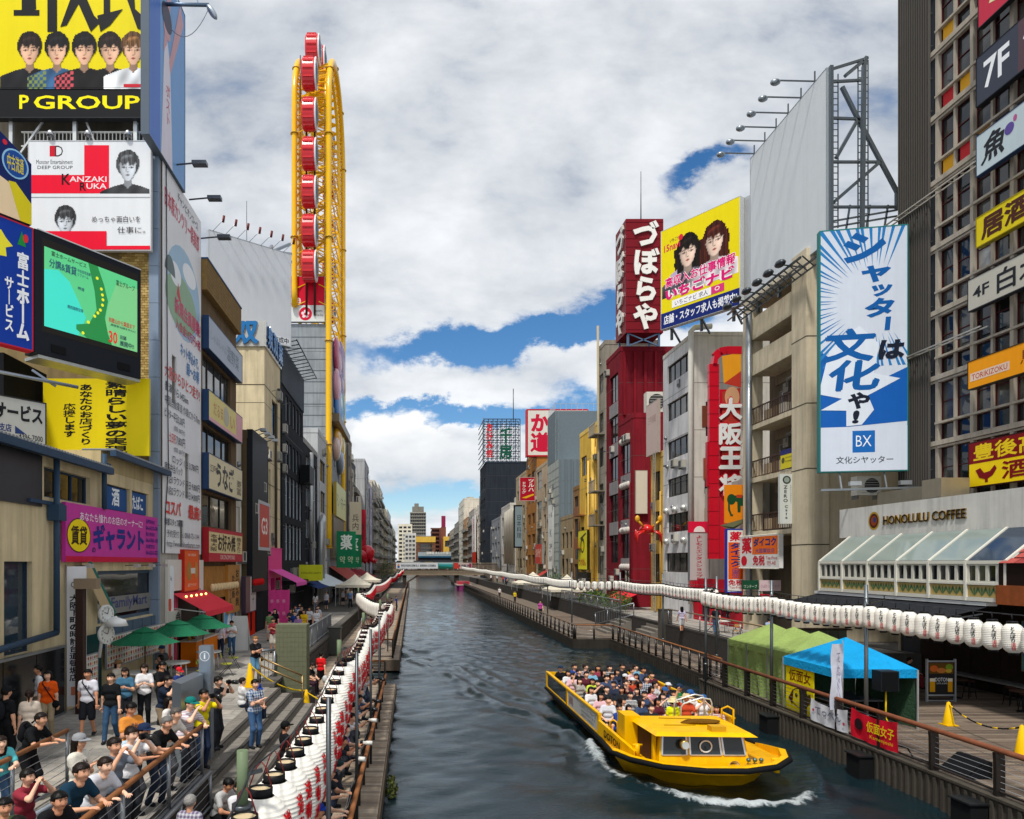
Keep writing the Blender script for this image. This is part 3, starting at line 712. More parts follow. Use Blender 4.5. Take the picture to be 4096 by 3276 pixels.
for z_,rr,tx_ in((4.66,.28,'12'),(4.05,.30,'6 5')):
 fc=Fr((-9.3-rr*.35,21.2-rr*.9,z_-rr),(.42,1,0));m=MB()
 for c0,c1,r2 in((0,.06,rr),(.06,.075,rr*.92)):
  pts=[fc.p(rr+r2*math.cos(q),rr+r2*math.sin(q),c1)for q in np.linspace(0,6.283,28,False)];p0=[fc.p(rr+r2*math.cos(q),rr+r2*math.sin(q),c0)for q in np.linspace(0,6.283,28,False)]
  m.add(pts+p0,[tuple(range(28))]+[(i,28+i,28+(i+1)%28,(i+1)%28)for i in range(28)])
 d=obj('dial',m,mat('#d6d8d4','gloss'),th);ss=Sign(th,fc,2*rr,2*rr,.075)
 for h_ in range(12):
  an=R(90-30*(h_+1));ss.text(str(h_+1),.5+.36*math.cos(an)-.06,.5+.36*math.sin(an)-.06,.5+.36*math.cos(an)+.06,.5+.36*math.sin(an)+.06,'#2c3138',.01,keep=True,name='numeral')
 ss.poly([(.48,.5),(.52,.5),(.60,.80),(.57,.82)],'#2c3138','hand');ss.poly([(.5,.48),(.5,.52),(.28,.62),(.27,.59)],'#2c3138','hand')
m=MB();m.tube([(-9.6,21.5,3.3),(-9.4,21.45,4.9)],.05,8);m.lathe([(.06,.25),(.26,.18),(.34,0),(.30,0)],20,(-8.95,21.2,4.3));m.tube([(-9.5,21.4,4.4),(-8.95,21.2,4.55)],.05,8);obj('lamp_hood',m,mat('#dcdedd','gloss'),th)
tall,fr,fs=bld('corner_building','tall tan brick corner building covered with advertising boards',-1,-10.0,27.75,33.0,22.25,'#a8a29a',[(2.0,14.6,2.55,17.0,1,1),(1.2,11.0,1.75,13.0,1,1),(2.9,7.2,3.45,9.2,1,1),(2.2,5.05,2.7,6.2,1,1)],deep=9,roof=False,kind='wall',sidemat='#8d7a55',wkw=dict(frame='#22262b'),t=.3,clutter=False)
obj('upper_block',MB().box(-19,-10.9,28.2,33,22.24,30),mat('#5b564e','wall'),tall)
m=MB()
for q in range(14):m.box(-10.36,-9.985,27.55+0,27.76,1.84+q*1.46+.008,1.84+(q+1)*1.46-.008)
obj('tile_pilaster',m,mat('#7f8fa3','paint'),tall)
brk=[MB().box(0,.185,-.03,.02,0,.088).mesh('brick',mat(c,'stone'))for c in('#b59a5e','#a88c54','#c2a76a','#9a8048')]
for r_ in range(50):
 for q in range(6):
  o=link('brick',brk[random.randrange(4)],tall);o.location=(-11.58+q*.2+(.1 if r_%2 else 0),27.735,13.45+r_*.102);
  o.location-=tall.location;o.matrix_parent_inverse=Matrix.Identity(4)
frv=FL(-9.93,27.85,6.6);W_,H_=5.1,15.65
hol=[(a0-.1,b0-4.76,a1-.1,b1-4.76)for a0,b0,a1,b1 in((2.0,14.6,2.55,17.0),(1.2,11.0,1.75,13.0),(2.9,7.2,3.45,9.2),(2.2,5.05,2.7,6.2))]
th=thing('advertising_sheet','tall white advertising sheet with red and blue lettering and dark window slots','advertisement',frv.p(W_/2,0))
m=MB();frv.wall(m,W_,H_,hol,.07);obj('sheet',m,mat('#e2e3e6','print'),th)
s=Sign(th,frv,W_,H_)
def zz_(q):return q
s.ell(.52,.72,.44,.125,'#9fc0d8');s.ell(.46,.685,.40,.075,'#8fb08e');s.ell(.30,.75,.14,.03,'#e9eef2');s.ell(.66,.79,.18,.03,'#eef2f5');s.ell(.17,.735,.12,.045,'#5d6f6e',t0=0,t1=180);s.poly([(.33,.70),(.45,.68),(.36,.735)],'#c8323c')
m=None
for txt,a0,b0,a1,b1,c,bo in(('日本原カンツリー倶楽部',.05,.895,.93,.945,'#d3586a',.02),('チャンピオンコース',.35,.955,.90,.98,'#6b7078',.01),('新規会員募集!',.28,.645,.97,.69,'#cf4a70',.03),('入会金10万円+税',.30,.605,.97,.635,'#c43c62',.02),('ネット申込みで、',.42,.545,.92,.58,'#3c79b4',.03),('超〜お得',.58,.505,.93,.54,'#3c79b4',.03),('大阪からひとつ走り!',.05,.455,.95,.49,'#d2524c',.02),('豊津から145km',.05,.42,.62,.445,'#4a4f58',.01),('中国自動車道 作東ICから7km',.05,.385,.95,.41,'#4f5560',.0),('ビジター平日5,200円',.04,.350,.52,.375,'#474d58',.01),('(食事1,080円付)',.25,.325,.53,.342,'#555b66',.0),('土日祝',.14,.292,.3,.318,'#cf5550',.01),('7,800円',.31,.292,.53,.318,'#474d58',.01),('(食事1,080円付)',.25,.268,.53,.285,'#555b66',.0),('ロッジ 1泊 3,780円',.22,.238,.90,.262,'#474d58',.01),('宿泊弁当パック',.04,.212,.46,.236,'#474d58',.01),('1泊1ラウンド 平日 9,800円',.10,.182,.94,.206,'#474d58',.01),('1泊2ラウンド 平日14,800円',.10,.152,.94,.176,'#474d58',.01),('コスパ',.05,.100,.42,.140,'#cf3c34',.03),('最高!',.62,.100,.96,.140,'#cf3c34',.03),('幹部スタッフ募集',.04,.072,.46,.092,'#474d58',.02),('予約受付 Tel. 0868-75-1144',.08,.042,.92,.062,'#474d58',.0),('http://www.nihonbaracc.com',.08,.012,.94,.034,'#474d58',.0)):
 s.text(txt,a0,b0,a1,b1,c,bo)
m=MB();m.tube([frv.p(.35,H_,.03),frv.p(.42,8,.05),frv.p(.55,3.5,.05),frv.p(.2,1.6,.05),frv.p(.15,0,.04)],.022,6);obj('cable',m,mat('#3d4148','paint'),th)
for q,(y,z,lab)in enumerate(((29.2,22.9,'floodlight on a short arm just right of the pale blue banner foot'),(31.4,22.6,'floodlight on a bracket at the middle of the white sheet top'),(33.0,21.6,'lowest floodlight on a bracket at the far end of the white sheet'))):
 lt=thing('floodlight',lab,'floodlight',(-9.5,y,z),'floodlights above the white advertising sheet')
 obj('arm',MB().bar((-10,y,z-.1),(-8.9,y,z),.05),mat('#4e5258','metal'),lt);obj('lamp_head',MB().box(-9.15,-8.55,y-.16,y+.16,z-.12,z+.03),mat('#5d6269','metal'),lt)
fy=FC(-16.6,27.0,23.4)
th,s=board('billboard','yellow rooftop billboard with five young men and black brush lettering','billboard',fy,6.2,6.3,'#dccb0c',.25,frame='#2a2c30')
s.rect(0,0,1,.178,'#17181b')
s.text('P',.235,.05,.295,.135,'#f0e00a',.02);s.text('GROUP',.325,.048,.985,.132,'#f0e00a',.02)
for q in((.20,.62,.36,.655),):s.rect(*q,'#17181b')
s.poly([(.25,.62),(.34,.66),(.33,.9),(.28,1),(.25,1)],'#17181b');s.poly([(.41,.52),(.47,.52),(.47,1),(.41,1)],'#17181b');s.poly([(.33,.80),(.41,.88),(.41,.80)],'#17181b')
s.poly([(.49,.55),(.53,.56),(.62,.72),(.70,.95),(.66,.97),(.56,.74)],'#17181b');s.poly([(.56,.98),(.60,.85),(.70,.62),(.74,.58),(.68,.52),(.60,.70),(.52,.92)],'#17181b')
s.poly([(.72,.62),(.88,.66),(.80,.56),(.74,.52)],'#17181b');s.rect(.76,.62,.80,1,'#17181b');s.poly([(.88,1),(.905,.72),(.97,.54),(1,.53),(1,.62),(.955,.66),(.935,1)],'#17181b')
for a,tp,hr,st in((.30,'#1d1e22','#241b18',0),(.47,'#39618a','#15161a',1),(.64,'#17171a','#121316',2),(.80,'#1b1b1e','#221a18',3),(.945,'#d7d9dc','#6b4a2c',4)):
 s.portrait(a,.415,.185,hr,'#e0b294',tp,style=st,plaid={1:'#7a8a4a',2:'#c8505c'}.get(st))
s.rect(.885,.18,1.0,.2,'#c02434');s.rect(0,.178,1,.1795,'#17181b')
m=MB()
for a in(.15,.55,.93):fy.box(m,6.2*a,6.2*a+.14,-1.75,0,-.35,-.2)
m.bar(fy.p(1.0,-1.7,-.3),fy.p(2.2,0,-.3),.07);m.bar(fy.p(4.6,-1.7,-.3),fy.p(3.9,0,-.3),.07)
obj('support',m,mat('#c6c8c8','metal'),th)
th=thing('ledge_railing','white balustrade on the ledge under the yellow billboard','railing',(-13,27.5,22.5))
for q in range(34):obj('baluster',MB().box(-15.2+q*.15,-15.17+q*.15,27.42,27.45,22.55,23.05),mat('#d3d3cf','paint'),th)
obj('rail',MB().box(-15.3,-10.1,27.40,27.47,23.05,23.1).box(-15.3,-10.1,27.40,27.47,22.5,22.55),mat('#d3d3cf','paint'),th)
for q,x in enumerate((-14.0,-12.55,-11.0)):
 lt=thing('spotlight',('left','middle','right')[q]+' of three small spotlights below the yellow billboard','spotlight',(x,27.2,22.6),'spotlights below the yellow billboard')
 obj('lamp_head',MB().lathe([(.04,.2),(.1,.14),(.15,0),(.13,0)],12,(x,27.1,22.75)),mat('#c9ccd0','metal'),lt);obj('arm',MB().bar((x,27.1,22.95),(x+.1,27.4,22.5),.03),mat('#777','metal')if False else mat('#777a80','metal'),lt)
fk=FC(-14.85,27.15,18.35)
th,s=board('billboard','white and red wall billboard with two grey monochrome portraits','billboard',fk,4.7,4.2,'#d5d8dc',.15,frame='#b6b9bd')
s.rect(0,.52,.66,.965,'#dc1030');s.rect(0,.69,.455,.995,'#d5d8dc')
s.text('1',.17,.86,.215,.96,'#c0172c',.02);s.text('D',.215,.86,.28,.96,'#2a2b30',-.005)
s.text('Monster Entertainment',.06,.79,.36,.83,'#4a4d54',.0);s.text('DEEP GROUP',.07,.745,.36,.775,'#4a4d54',.0)
s.text('K',.27,.60,.34,.70,'#201418',.01);s.text('ANZAKI',.335,.625,.64,.675,'#f0d8dc',.01);s.text('R',.42,.545,.47,.62,'#201418',.01);s.text('UKA',.475,.56,.64,.61,'#f0d8dc',.01)
s.portrait(.815,.77,.26,'#4c5056',grey=True,top='#3d4046',style=1,sb=-1.05);s.rect(0,.485,1,.515,'#d5d8dc')
s.portrait(.30,.27,.24,'#3a3d43',grey=True,top='#d5d8dc',style=0);s.rect(.0,.0,.64,.17,'#dc1030');s.rect(.0,.0,1,.035,'#dc1030')
s.text('めっちゃ面白いを',.52,.25,.92,.31,'#2b2d33',.0);s.text('仕事に。',.73,.15,.96,.21,'#2b2d33',.0)
fb=FL(-9.82,26.15,22.25)
th,s=board('side_banner','tall pale blue banner with pink stripe hanging at the building corner','banner',fb,4.1,7.6,'#6f9fd4',.3,frame='#56626f')
s.rect(.0,0,.28,1,'#4f78c4');s.poly([(.30,0),(.62,0),(.55,.55),(.46,.65),(.38,.55)],'#d9d5e2');s.poly([(.36,.55),(.46,.62),(.62,1),(.50,1)],'#c99aa2');s.poly([(.52,.55),(.56,.5),(.95,.92),(.85,1)],'#c99aa2');s.ell(.46,.70,.10,.05,'#c99aa2');s.ell(.46,.76,.14,.07,'#3c3a52')
s.text('ポスト',.43,.2,.55,.42,'#c8465c',.0,vert=True)
lt=thing('street_floodlight','long arm floodlight with a drooping cable above the pale blue banner','floodlight',(-9.6,29,29.2))
xx=lambda u:X(u,28)
obj('arm',MB().tube([(xx(150),28,Z(4,28)),(xx(209),28,Z(5,28))],.07,8).bar((xx(176),28,Z(-8,28)),(xx(178),28,Z(4,28)),.05).bar((xx(196),28,Z(-8,28)),(xx(198),28,Z(4,28)),.05),mat('#5f7186','metal'),lt)
obj('lamp_head',MB().ball((xx(212),28,Z(12,28)),(.13,.2,.33),M=Matrix.Rotation(R(-35),3,'Y')),mat('#a9b2bb','metal'),lt)
pts=[(xx(208-36*q+0),28,Z(10+20*q+60*q*(1-q),28))for q in np.linspace(0,1,10)]
obj('cable',MB().tube(pts,.015,5),mat('#7b828a','paint'),lt)
scr,L=frame_of((-12.35,22.9),(-10.15,26.2),13.75)
th=thing('led_screen','large LED screen in a thick black housing showing a green map','screen',scr.p(L/2,0,-.3))
m=MB();scr.box(m,0,L,-.66,3.4,-.6,0);obj('housing',m,mat('#1b1f27','paint',.5),th)
m=MB();scr.box(m,.1,L,3.4,3.44,-.6,.02);scr.box(m,L,L+.05,-.6,3.4,-.5,-.1);obj('trim',m,mat('#c9ccce','metal'),th)
for a in(.55,3.0):
 m=MB();scr.box(m,a,a+.5,-.50,-.25,0,.03);obj('speaker_grille',m,mat('#0b0c0e','paint'),th)
m=MB();scr.box(m,.15,L,-.78,-.67,-.9,-.05);obj('service_ledge',m,mat('#a9aca9','metal'),th)
s=Sign(th,scr,L,3.3);E_=lambda c:emis(c,.42)
s.rect(.06,.03,.97,.97,'#262420');s.rect(.08,.09,.96,.89,E_('#4fb878'))
def ep(pts,c):
 o=s.poly(pts,'#ffffff','lit_shape');o.data.materials.clear();o.data.materials.append(E_(c));return o
ep([(.08,.09),(.38,.09),(.45,.30),(.30,.62),(.20,.70),(.08,.66)],'#35c8b4');ep([(.60,.09),(.96,.09),(.96,.80),(.75,.80),(.66,.5)],'#6fb87a')
ep([(.47,.89),(.56,.89),(.62,.72),(.66,.55),(.63,.36),(.66,.20),(.70,.09),(.46,.09),(.36,.15),(.36,.20),(.48,.25),(.55,.42),(.53,.62)],'#157a38')
for a,b in((.555,.76),(.595,.66),(.605,.60),(.61,.55),(.605,.49),(.585,.43),(.56,.39),(.53,.345),(.47,.26),(.42,.13)):
 ep([(a+.014*math.cos(q),b+.017*math.sin(q))for q in np.linspace(0,6.283,9,False)],'#d8d820')
for tx_,a0,b0,a1,b1,c in(('富士ホームサービス',.14,.82,.45,.87,'#1b3a2c'),('分譲&賃貸',.12,.70,.36,.79,'#124058'),('中古住宅流通',.37,.75,.49,.785,'#124058'),('リフォーム',.37,.71,.47,.74,'#124058'),('富士グループ',.74,.76,.93,.82,'#1b3a2c'),('堺湾',.37,.565,.43,.60,'#123a55'),('関西国際空港',.28,.34,.42,.375,'#123a55'),('和歌山から箕面まで',.665,.33,.93,.385,'#a32a20'),('御堂筋沿線を中心に',.665,.27,.94,.32,'#10303c'),('30',.665,.11,.75,.24,'#c81f1a'),('店舗',.775,.18,.84,.225,'#10303c'),('展開中!!',.775,.105,.92,.165,'#10303c')):
 s.text(tx_,a0,b0,a1,b1,E_(c),.02)
bl,L2=frame_of((-13.95,20.55),(-12.40,22.85),13.15)
th,s=board('shop_sign','dark blue vertical lettering board at the left of the LED screen','sign',bl,L2,3.95,'#123a9c',.35,frame='#b9263c')
s.poly([(0,.8),(.65,.90),(.70,.85),(.78,.80),(.70,.77),(.71,.70),(0,.62)],'#f0e43a');s.poly([(.83,.83),(.88,.95),(.93,.83)],'#1e8a3c');s.ell(.925,.90,.03,.035,'#d8323a')
s.text('富士ホーム',.82,.06,.965,.78,'#eef2f8',.035,vert=True);s.text('サービス',.685,.1,.79,.55,'#eef2f8',.03,vert=True)
mbx=frame_of((-14.5,19.9),(-12.45,22.9),17.25)
th=thing('shop_sign','slanted dark navy board with a yellow lettered oval above the blue board','sign',mbx[0].p(1,0))
m=MB();f0,w0=mbx
pts=[(0,0),(w0,0),(w0,2.0),(0,4.2)];vs=[f0.p(a,b,c)for c in(0,-.3)for a,b in pts]
m.add(vs,[(0,1,2,3),(7,6,5,4),(0,4,5,1),(1,5,6,2),(2,6,7,3),(3,7,4,0)]);obj('panel',m,mat('#14245e','print'),th)
s=Sign(th,f0,w0,4.2);s.ell(.86,.42,.115,.11,'#8fc0e0',rot=0);s.ell(.86,.42,.10,.098,'#1c4a94');s.text('中古流通',.79,.36,.93,.48,'#d9c83a',.02);s.ell(.77,.55,.02,.02,'#d32a3c');s.ell(.60,.50,.02,.02,'#d32a3c')
s.poly([(.55,0),(.97,0),(.97,.12),(.80,.26),(.66,.30),(.55,.28)],'#e8cfa8');s.poly([(.90,0),(1.0,0),(1.0,.16),(.86,.28),(.80,.27)],'#d8c81e')
sv,L3=frame_of((-13.6,20.6),(-12.0,22.9),10.05)
th,s=board('shop_sign','grey white sign with black katakana and phone number above the shop roof','sign',sv,L3,1.35,'#a9acab',.15,frame='#2d2f33')
s.text('ムサービス',.3,.48,.97,.88,'#1b1d21',.04);s.text('橋支店',.42,.2,.62,.38,'#27386c',.03);s.poly([(.66,.18),(.66,.36),(.78,.2)],'#27386c');s.text('4396-7000',.7,.06,.97,.2,'#30343c',.01)
obj('dark_hoarding',MB().box(-19,-14.35,24.6,27.5,9.4,13.6),mat('#17191d','wall'),tall)
m=MB();m.tube([(-14.0,21.6,12.35),(-11.4,23.9,12.2)],.06,8);m.bar((-12.6,23.2,12.6),(-12.0,23.6,12.15),.07);obj('bracket_pipe',m,mat('#8d98a6','metal'),tall)
fyl=FC(-14.1,26.75,10.3)
th,s=board('shop_sign','plain yellow sign with three columns of black vertical lettering','sign',fyl,4.05,2.95,'#d8c413',.15)
s.text('素晴らしい夢の実現',.58,.03,.80,.97,'#17181b',.03,vert=True);s.text('あなたのお店づくり',.34,.14,.47,.93,'#17181b',.02,vert=True);s.text('応援します',.19,.24,.31,.68,'#17181b',.02,vert=True)
th=thing('snack_stand','corner snack stand with red awning and bright orange counter','snack stand',(-9.6,31,ZP))
m=MB();f=FL(-9.98,28.3,ZP);f.box(m,0,.5,0,4.5,0,.12);f.box(m,4.4,4.8,0,4.5,0,.12);f.box(m,.5,4.4,3.2,4.5,0,.12);obj('front_trim',m,mat('#d8d5ce','paint'),th)
m=MB();f.box(m,.5,4.4,0,3.2,-.15,.01);obj('dark_interior',m,mat('#2a1c16','paint'),th)
m=MB();m.add([f.p(.4,3.1,.15),f.p(4.9,3.1,.15),f.p(5.1,2.35,1.45),f.p(.6,2.35,1.45),f.p(.6,2.12,1.48),f.p(5.1,2.12,1.48)],[(0,3,2,1),(3,4,5,2)]);obj('awning',m,mat('#d83a48','cloth'),th)
m=MB()
for a in(.6,5.05):m.bar(f.p(a-.1,2.5,.1),f.p(a,2.33,1.45),.04)
obj('awning_arm',m,mat('#d6d6d2','metal'),th)
m=MB();f.box(m,1.0,4.2,0,1.05,.3,.95);obj('counter',m,mat('#e07a14','paint'),th)
m=MB();f.box(m,.9,4.3,1.05,1.11,.25,1.0);obj('counter_top',m,mat('#c9c2b4','paint'),th)
for q in range(6):
 obj('jar',MB().lathe([(.0,0),(.07,0),(.07,.16),(.04,.2),(0,.2)],8,f.p(1.2+q*.5,1.11,.6)),mat(('#c9a24a','#a8582c','#d0cfc8')[q%3],'gloss'),th)
for q in range(5):
 obj('bulb',MB().ball(f.p(1.1+q*.7,2.95,.5),.05,8,6),emis('#ffd070',3.0),th)
for a,w_ in((.05,.3),(4.45,.3)):
 m=MB();f.box(m,a,a+w_,.4,2.9,.13,.16);obj('side_poster',m,mat(('#d5553a','#8a76b8')[a>1],'print'),th)
m=MB();f.box(m,.7,.95,0,3.0,.13,.2);obj('pink_strip',m,mat('#f0587c','print'),th)
fo=FL(-9.75,30.0,5.0)
th,s=board('shop_sign','orange box sign with a twisted snack picture above the red awning','sign',fo,2.0,1.75,'#de5a1e',.4,frame='#b32a1c')
s.ell(.33,.48,.17,.24,'#a87a3a');s.ell(.80,.50,.10,.22,'#b88a44');s.rect(.42,.42,.74,.56,'#d3cfc6');s.text('OSAKA CHEESE DOG',.22,.86,.78,.92,'#f3e2cc',.0);s.text('石焼ロケ チーズドック',.2,.09,.8,.18,'#f3e2cc',.01)
def aircon(label,f,a,b,w=.8,h=.6,d=.3,group='outdoor air conditioner units'):
 th=thing('air_conditioner',label,'air conditioner',f.p(a+w/2,b,d/2),group)
 m=MB();f.box(m,a,a+w,b,b+h,.03,.03+d);obj('casing',m,mat('#cfccc2','paint'),th)
 m=MB();n=20;vs=[f.p(a+w*.62+h*.4*math.cos(q),b+h/2+h*.4*math.sin(q),.035+d)for q in np.linspace(0,6.283,n,False)];m.add(vs,[tuple(range(n))]);obj('fan',m,mat('#3b3d40','paint'),th)
 m=MB()
 for q in range(6):f.box(m,a+w*.2,a+w*.97,b+h*(.14+.13*q),b+h*(.16+.13*q),.036+d,.05+d)
 obj('grille',m,mat('#bdbab0','paint'),th)
 m=MB();f.box(m,a+.05,a+.1,b-.2,b,.0,d);f.box(m,a+w-.1,a+w-.05,b-.2,b,.0,d);obj('bracket',m,mat('#7d7f80','metal'),th)
 return th
aircon('white air conditioner unit beside the narrow banner under the red awning',FL(-9.98,28.2,3.5),.1,0,.95,.75)
rest,fr,fs=bld('restaurant_building','brown tiled restaurant building stacked with long signs',-1,-10.0,33.1,39.8,20.0,'#6f5c45',[(.3,12.7,5.4,14.4,4,1,dict(glass='blind')),(.3,9.65,5.6,11.0,4,1),(.3,6.15,5.6,7.75,3,1),(.3,0,3.4,3.4,1,1,dict(glass='dark',fw=.1))],deep=9,roof=False,wkw=dict(frame='#3a3833'),clutter=False)
m=MB();f=FL(-10.0,33.1,ZP)
f.box(m,0,6.6,17.3,18.75,-.3,.32);e=obj('tiled_eave',m,mat('#8f7448','stone'),rest)
m=MB()
for q in range(1,8):f.box(m,0,6.6,17.3+q*.18,17.315+q*.18,.32,.325)
for q in range(30):f.box(m,q*.22,q*.22+.012,17.3,18.75,.325,.328)
obj('tile_joint',m,mat('#5d4a2e','paint'),e)
m=MB();f.box(m,-.02,6.62,18.75,18.82,-.3,.36);obj('coping',m,mat('#3b5a86','paint'),rest)
def longsign(label,z0,z1,col,parts,a0=.05,a1=6.55,c=.38,frame='#2d4468'):
 f2=FL(-10.0+c,33.1+a0,z0);th,s=board('shop_sign',label,'sign',f2,a1-a0,z1-z0,col,.3,frame=frame)
 return s
s=longsign('faded grey blue restaurant sign, the topmost of the stack',16.4,17.9,'#a9b2bf',None)
s.text('しゃぶしゃぶ',.05,.35,.48,.62,'#7c8794',-.01);s.text('温野菜',.50,.25,.88,.78,'#6f7c8a',.0)
s=longsign('pale yellow and pink faded restaurant sign in the middle of the stack',13.0,14.4,'#dccb78',None)
s.rect(.80,0,1,1,'#dca0a8');s.rect(0,0,.8,.12,'#dca0a8');s.ell(.48,.55,.08,.36,'#b5b09a');s.text('だるま',.12,.3,.38,.75,'#c98a58',.0);s.text('い',.6,.25,.74,.7,'#c98a58',.0)
s=longsign('cream restaurant sign with one huge black brush hiragana',9.75,11.4,'#d9cda8',None)
s.text('うなぎ',.20,.12,.72,.90,'#2d2f33',.03);s.text('江戸焼',.03,.5,.25,.72,'#2d2f33',.01);s.text('菱富',.80,.12,.97,.62,'#2d2f33',.0,vert=True)
s=longsign('cream and red okonomiyaki sign, the lowest of the stack',6.3,7.86,'#ddc896',None,frame='#a0252c')
s.rect(0,0,1,.25,'#b9283a');s.rect(0,.9,1,1,'#b9283a');s.text('お好み焼',.24,.32,.76,.86,'#2d2118',.03);s.text('OKONOMIYAKI',.30,.05,.74,.2,'#e8d0c8',.0);s.text('本場大阪',.03,.3,.22,.84,'#2d2118',.01,vert=True);s.text('焼きたこ',.80,.2,.96,.84,'#2d2118',.01,vert=True)
m=MB();f.box(m,.2,6.2,2.6,4.2,.02,.14);obj('lantern_fascia',m,mat('#a9763a','wood'),rest)
for q in range(10):
 lt=MB();lt.lathe([(.04,.36),(.10,.30),(.115,.18),(.10,.06),(.04,0)],10,f.p(.5+q*.52,3.0,.42));obj('paper_lantern',lt,mat('#e3c79a','paper'),rest)
fo=FL(-9.72,37.0,3.5)
th,s=board('shop_sign','golden tan noren board with brush lettering beside the eatery door','sign',fo,2.5,2.6,'#b07a3a',.15)
s.text('お好み焼',.62,.12,.92,.92,'#1f1712',.02,vert=True);s.text('たこ焼',.3,.3,.56,.8,'#1f1712',.02,vert=True);s.text('丁太楼',.08,.05,.28,.5,'#1f1712',.0,vert=True)
fo=FL(-9.85,36.6,ZP+.4)
th,s=board('poster','blue and pink festival poster on the wall of the eatery','poster',fo,2.2,1.9,'#c9d4e2',.06,frame='#7a6a52')
s.rect(.05,.32,.95,.95,'#6ba8d4');s.poly([(.3,.35),(.7,.35),(.6,.65),(.5,.75),(.4,.62)],'#e8ecf0');s.ell(.6,.82,.2,.06,'#d8c83c');s.rect(.05,.04,.95,.30,'#d8b8cc');s.text('イベント',.12,.1,.85,.22,'#8a4a78',.0);s.text('夏',.78,.62,.95,.85,'#c8323c',.02)
fo=FL(-9.5,40.0,3.35)
th,s=board('shop_sign','grey lightbox sign with brush strokes beside the small red lanterns','sign',fo,2.6,2.05,'#b9b5b0',.25,frame='#4a3a4a')
s.rect(0,0,.42,1,'#6d5350');s.text('二三男',.5,.45,.95,.72,'#2a2a2e',.0);s.text('十',.60,.2,.82,.45,'#2a2a2e',.01)
th=thing('curtain','bright red hanging curtain in a doorway below the small red lanterns','curtain',(-9.9,42.3,ZP))
m=MB();n=24;vs=[]
for i in range(n+1):
 for z_ in(ZP,4.6):vs.append((-9.72+.04*math.sin(i*1.35),41.5+1.7*i/n,z_))
m.add(vs,[(2*i,2*i+2,2*i+3,2*i+1)for i in range(n)],0,True);obj('cloth',m,mat('#d2301c','cloth'),th)
for q in range(6):
 lt=tag(obj('red_lantern',MB().lathe([(.04,.40),(.12,.33),(.145,.2),(.12,.08),(.04,0)],12,(-9.35,41.6+q*.42,4.85)),mat('#c81a1c','paper')),'%s small round red lantern from the left above the red curtain'%('first','second','third','fourth','fifth','sixth')[q],'lantern','small red lanterns above the red curtain')
bld('narrow_building','narrow white panel clad building between restaurant and G3 bar',-1,-10.1,39.9,41.4,13.2,'#cfcbc0',[],deep=8)
g3,fr,fs=bld('bar_building','low black bar building with the framed red G3 sign',-1,-9.8,41.5,47.7,13.6,'#24272b',[(1.0,.0,2.6,3.6,1,1)],deep=8,sidemat='#5d4e38',kind='wall')
m=MB();f=FL(-9.8,41.5,ZP);f.box(m,.0,4.3,2.6,12.3,0,.35);obj('black_screen',m,mat('#1e2126','paint'),g3)
fg=FL(-9.42,43.2,7.2);th,s=board('shop_sign','square red sign reading G3 in a pale grey frame','sign',fg,3.0,2.7,'#b83c34',.12,frame='#b9bcc0',fw=.2)
s.rect(.02,.02,.98,.98,'#c2463a');s.text('G3',.2,.3,.8,.7,'#efe4dc',.02)
for q in range(4):
 y=42.3+q*1.2;lt=thing('floodlight',('nearest','second','third','farthest')[q]+' floodlight on the roof edge of the black bar building','floodlight',(-9.2,y,14.2),'floodlights on the bar roof')
 obj('arm',MB().bar((-9.7,y,14.1),(-9.0,y,14.35),.05),mat('#50545a','metal'),lt);obj('lamp_head',MB().box(-9.15,-8.8,y-.2,y+.2,14.15,14.32),mat('#9fa6ad','metal'),lt)
pk=thing('pink_shop_front','hot pink shop front with slanted awning beside the black bar','shop',(-9.9,49.5,ZP))
f=FL(-9.85,48.0,ZP);m=MB();f.wall(m,5.0,5.4,[(.9,0,2.2,3.3),(2.7,.3,4.4,3.3)],.2);f.box(m,0,5,5.4,5.45,-.2,.03);obj('front',m,mat('#e2408e','paint'),pk)
window(pk,f,2.7,.3,4.4,3.3,2,1,.2,'#d83c86');window(pk,f,.9,0,2.2,3.3,1,1,.2,'#d83c86',name='door')
m=MB();m.add([f.p(.2,3.9,.05),f.p(4.9,3.9,.05),f.p(4.9,3.0,1.9),f.p(.2,3.0,1.9),f.p(.2,2.75,1.9),f.p(4.9,2.75,1.9)],[(0,3,2,1),(3,4,5,2)]);obj('awning',m,mat('#d65aa8','cloth'),pk)
th=thing('pink_curtain','pink printed sheet draped on a frame in front of the pink shop','curtain',(-9,47,ZP))
m=MB();n=20;vs=[]
for i in range(n+1):
 for z_,o_ in((ZP+.02,.25),(ZP+2.6,0)):vs.append((-9.3+1.3*i/n,45.6+.03*math.sin(i*.8+z_)+.012*math.sin(i*2.3)-o_+.2*i/n,z_))
m.add(vs,[(2*i,2*i+2,2*i+3,2*i+1)for i in range(n)],0,True);obj('cloth',m,mat('#d8448c','cloth'),th)
s=Sign(th,FC(-9.25,45.35,ZP),1.2,2.6,.12)
for q in range(9):s.text('祭',.08+(q%3)*.32,.08+(q//3)*.3,.26+(q%3)*.32,.17+(q//3)*.3,'#f0b8d0',.0)
s.k=0
crm,fr,fs=bld('cream_building','tall cream rendered building with blue channel letters round its roofline',-1,-10.1,47.9,53.6,21.0,'#d8c9a6',[(2.6,13.2,4.9,16.2,3,1),(1.4,8.2,2.1,11.0,1,1),(4.0,8.2,4.7,11.0,1,1),(1.4,5.6,2.1,7.8,1,1),(4.0,5.4,4.7,7.6,1,1),(.4,3.9,4.9,5.3,3,1)],deep=9,roof=False,wkw=dict(frame='#23272d'))
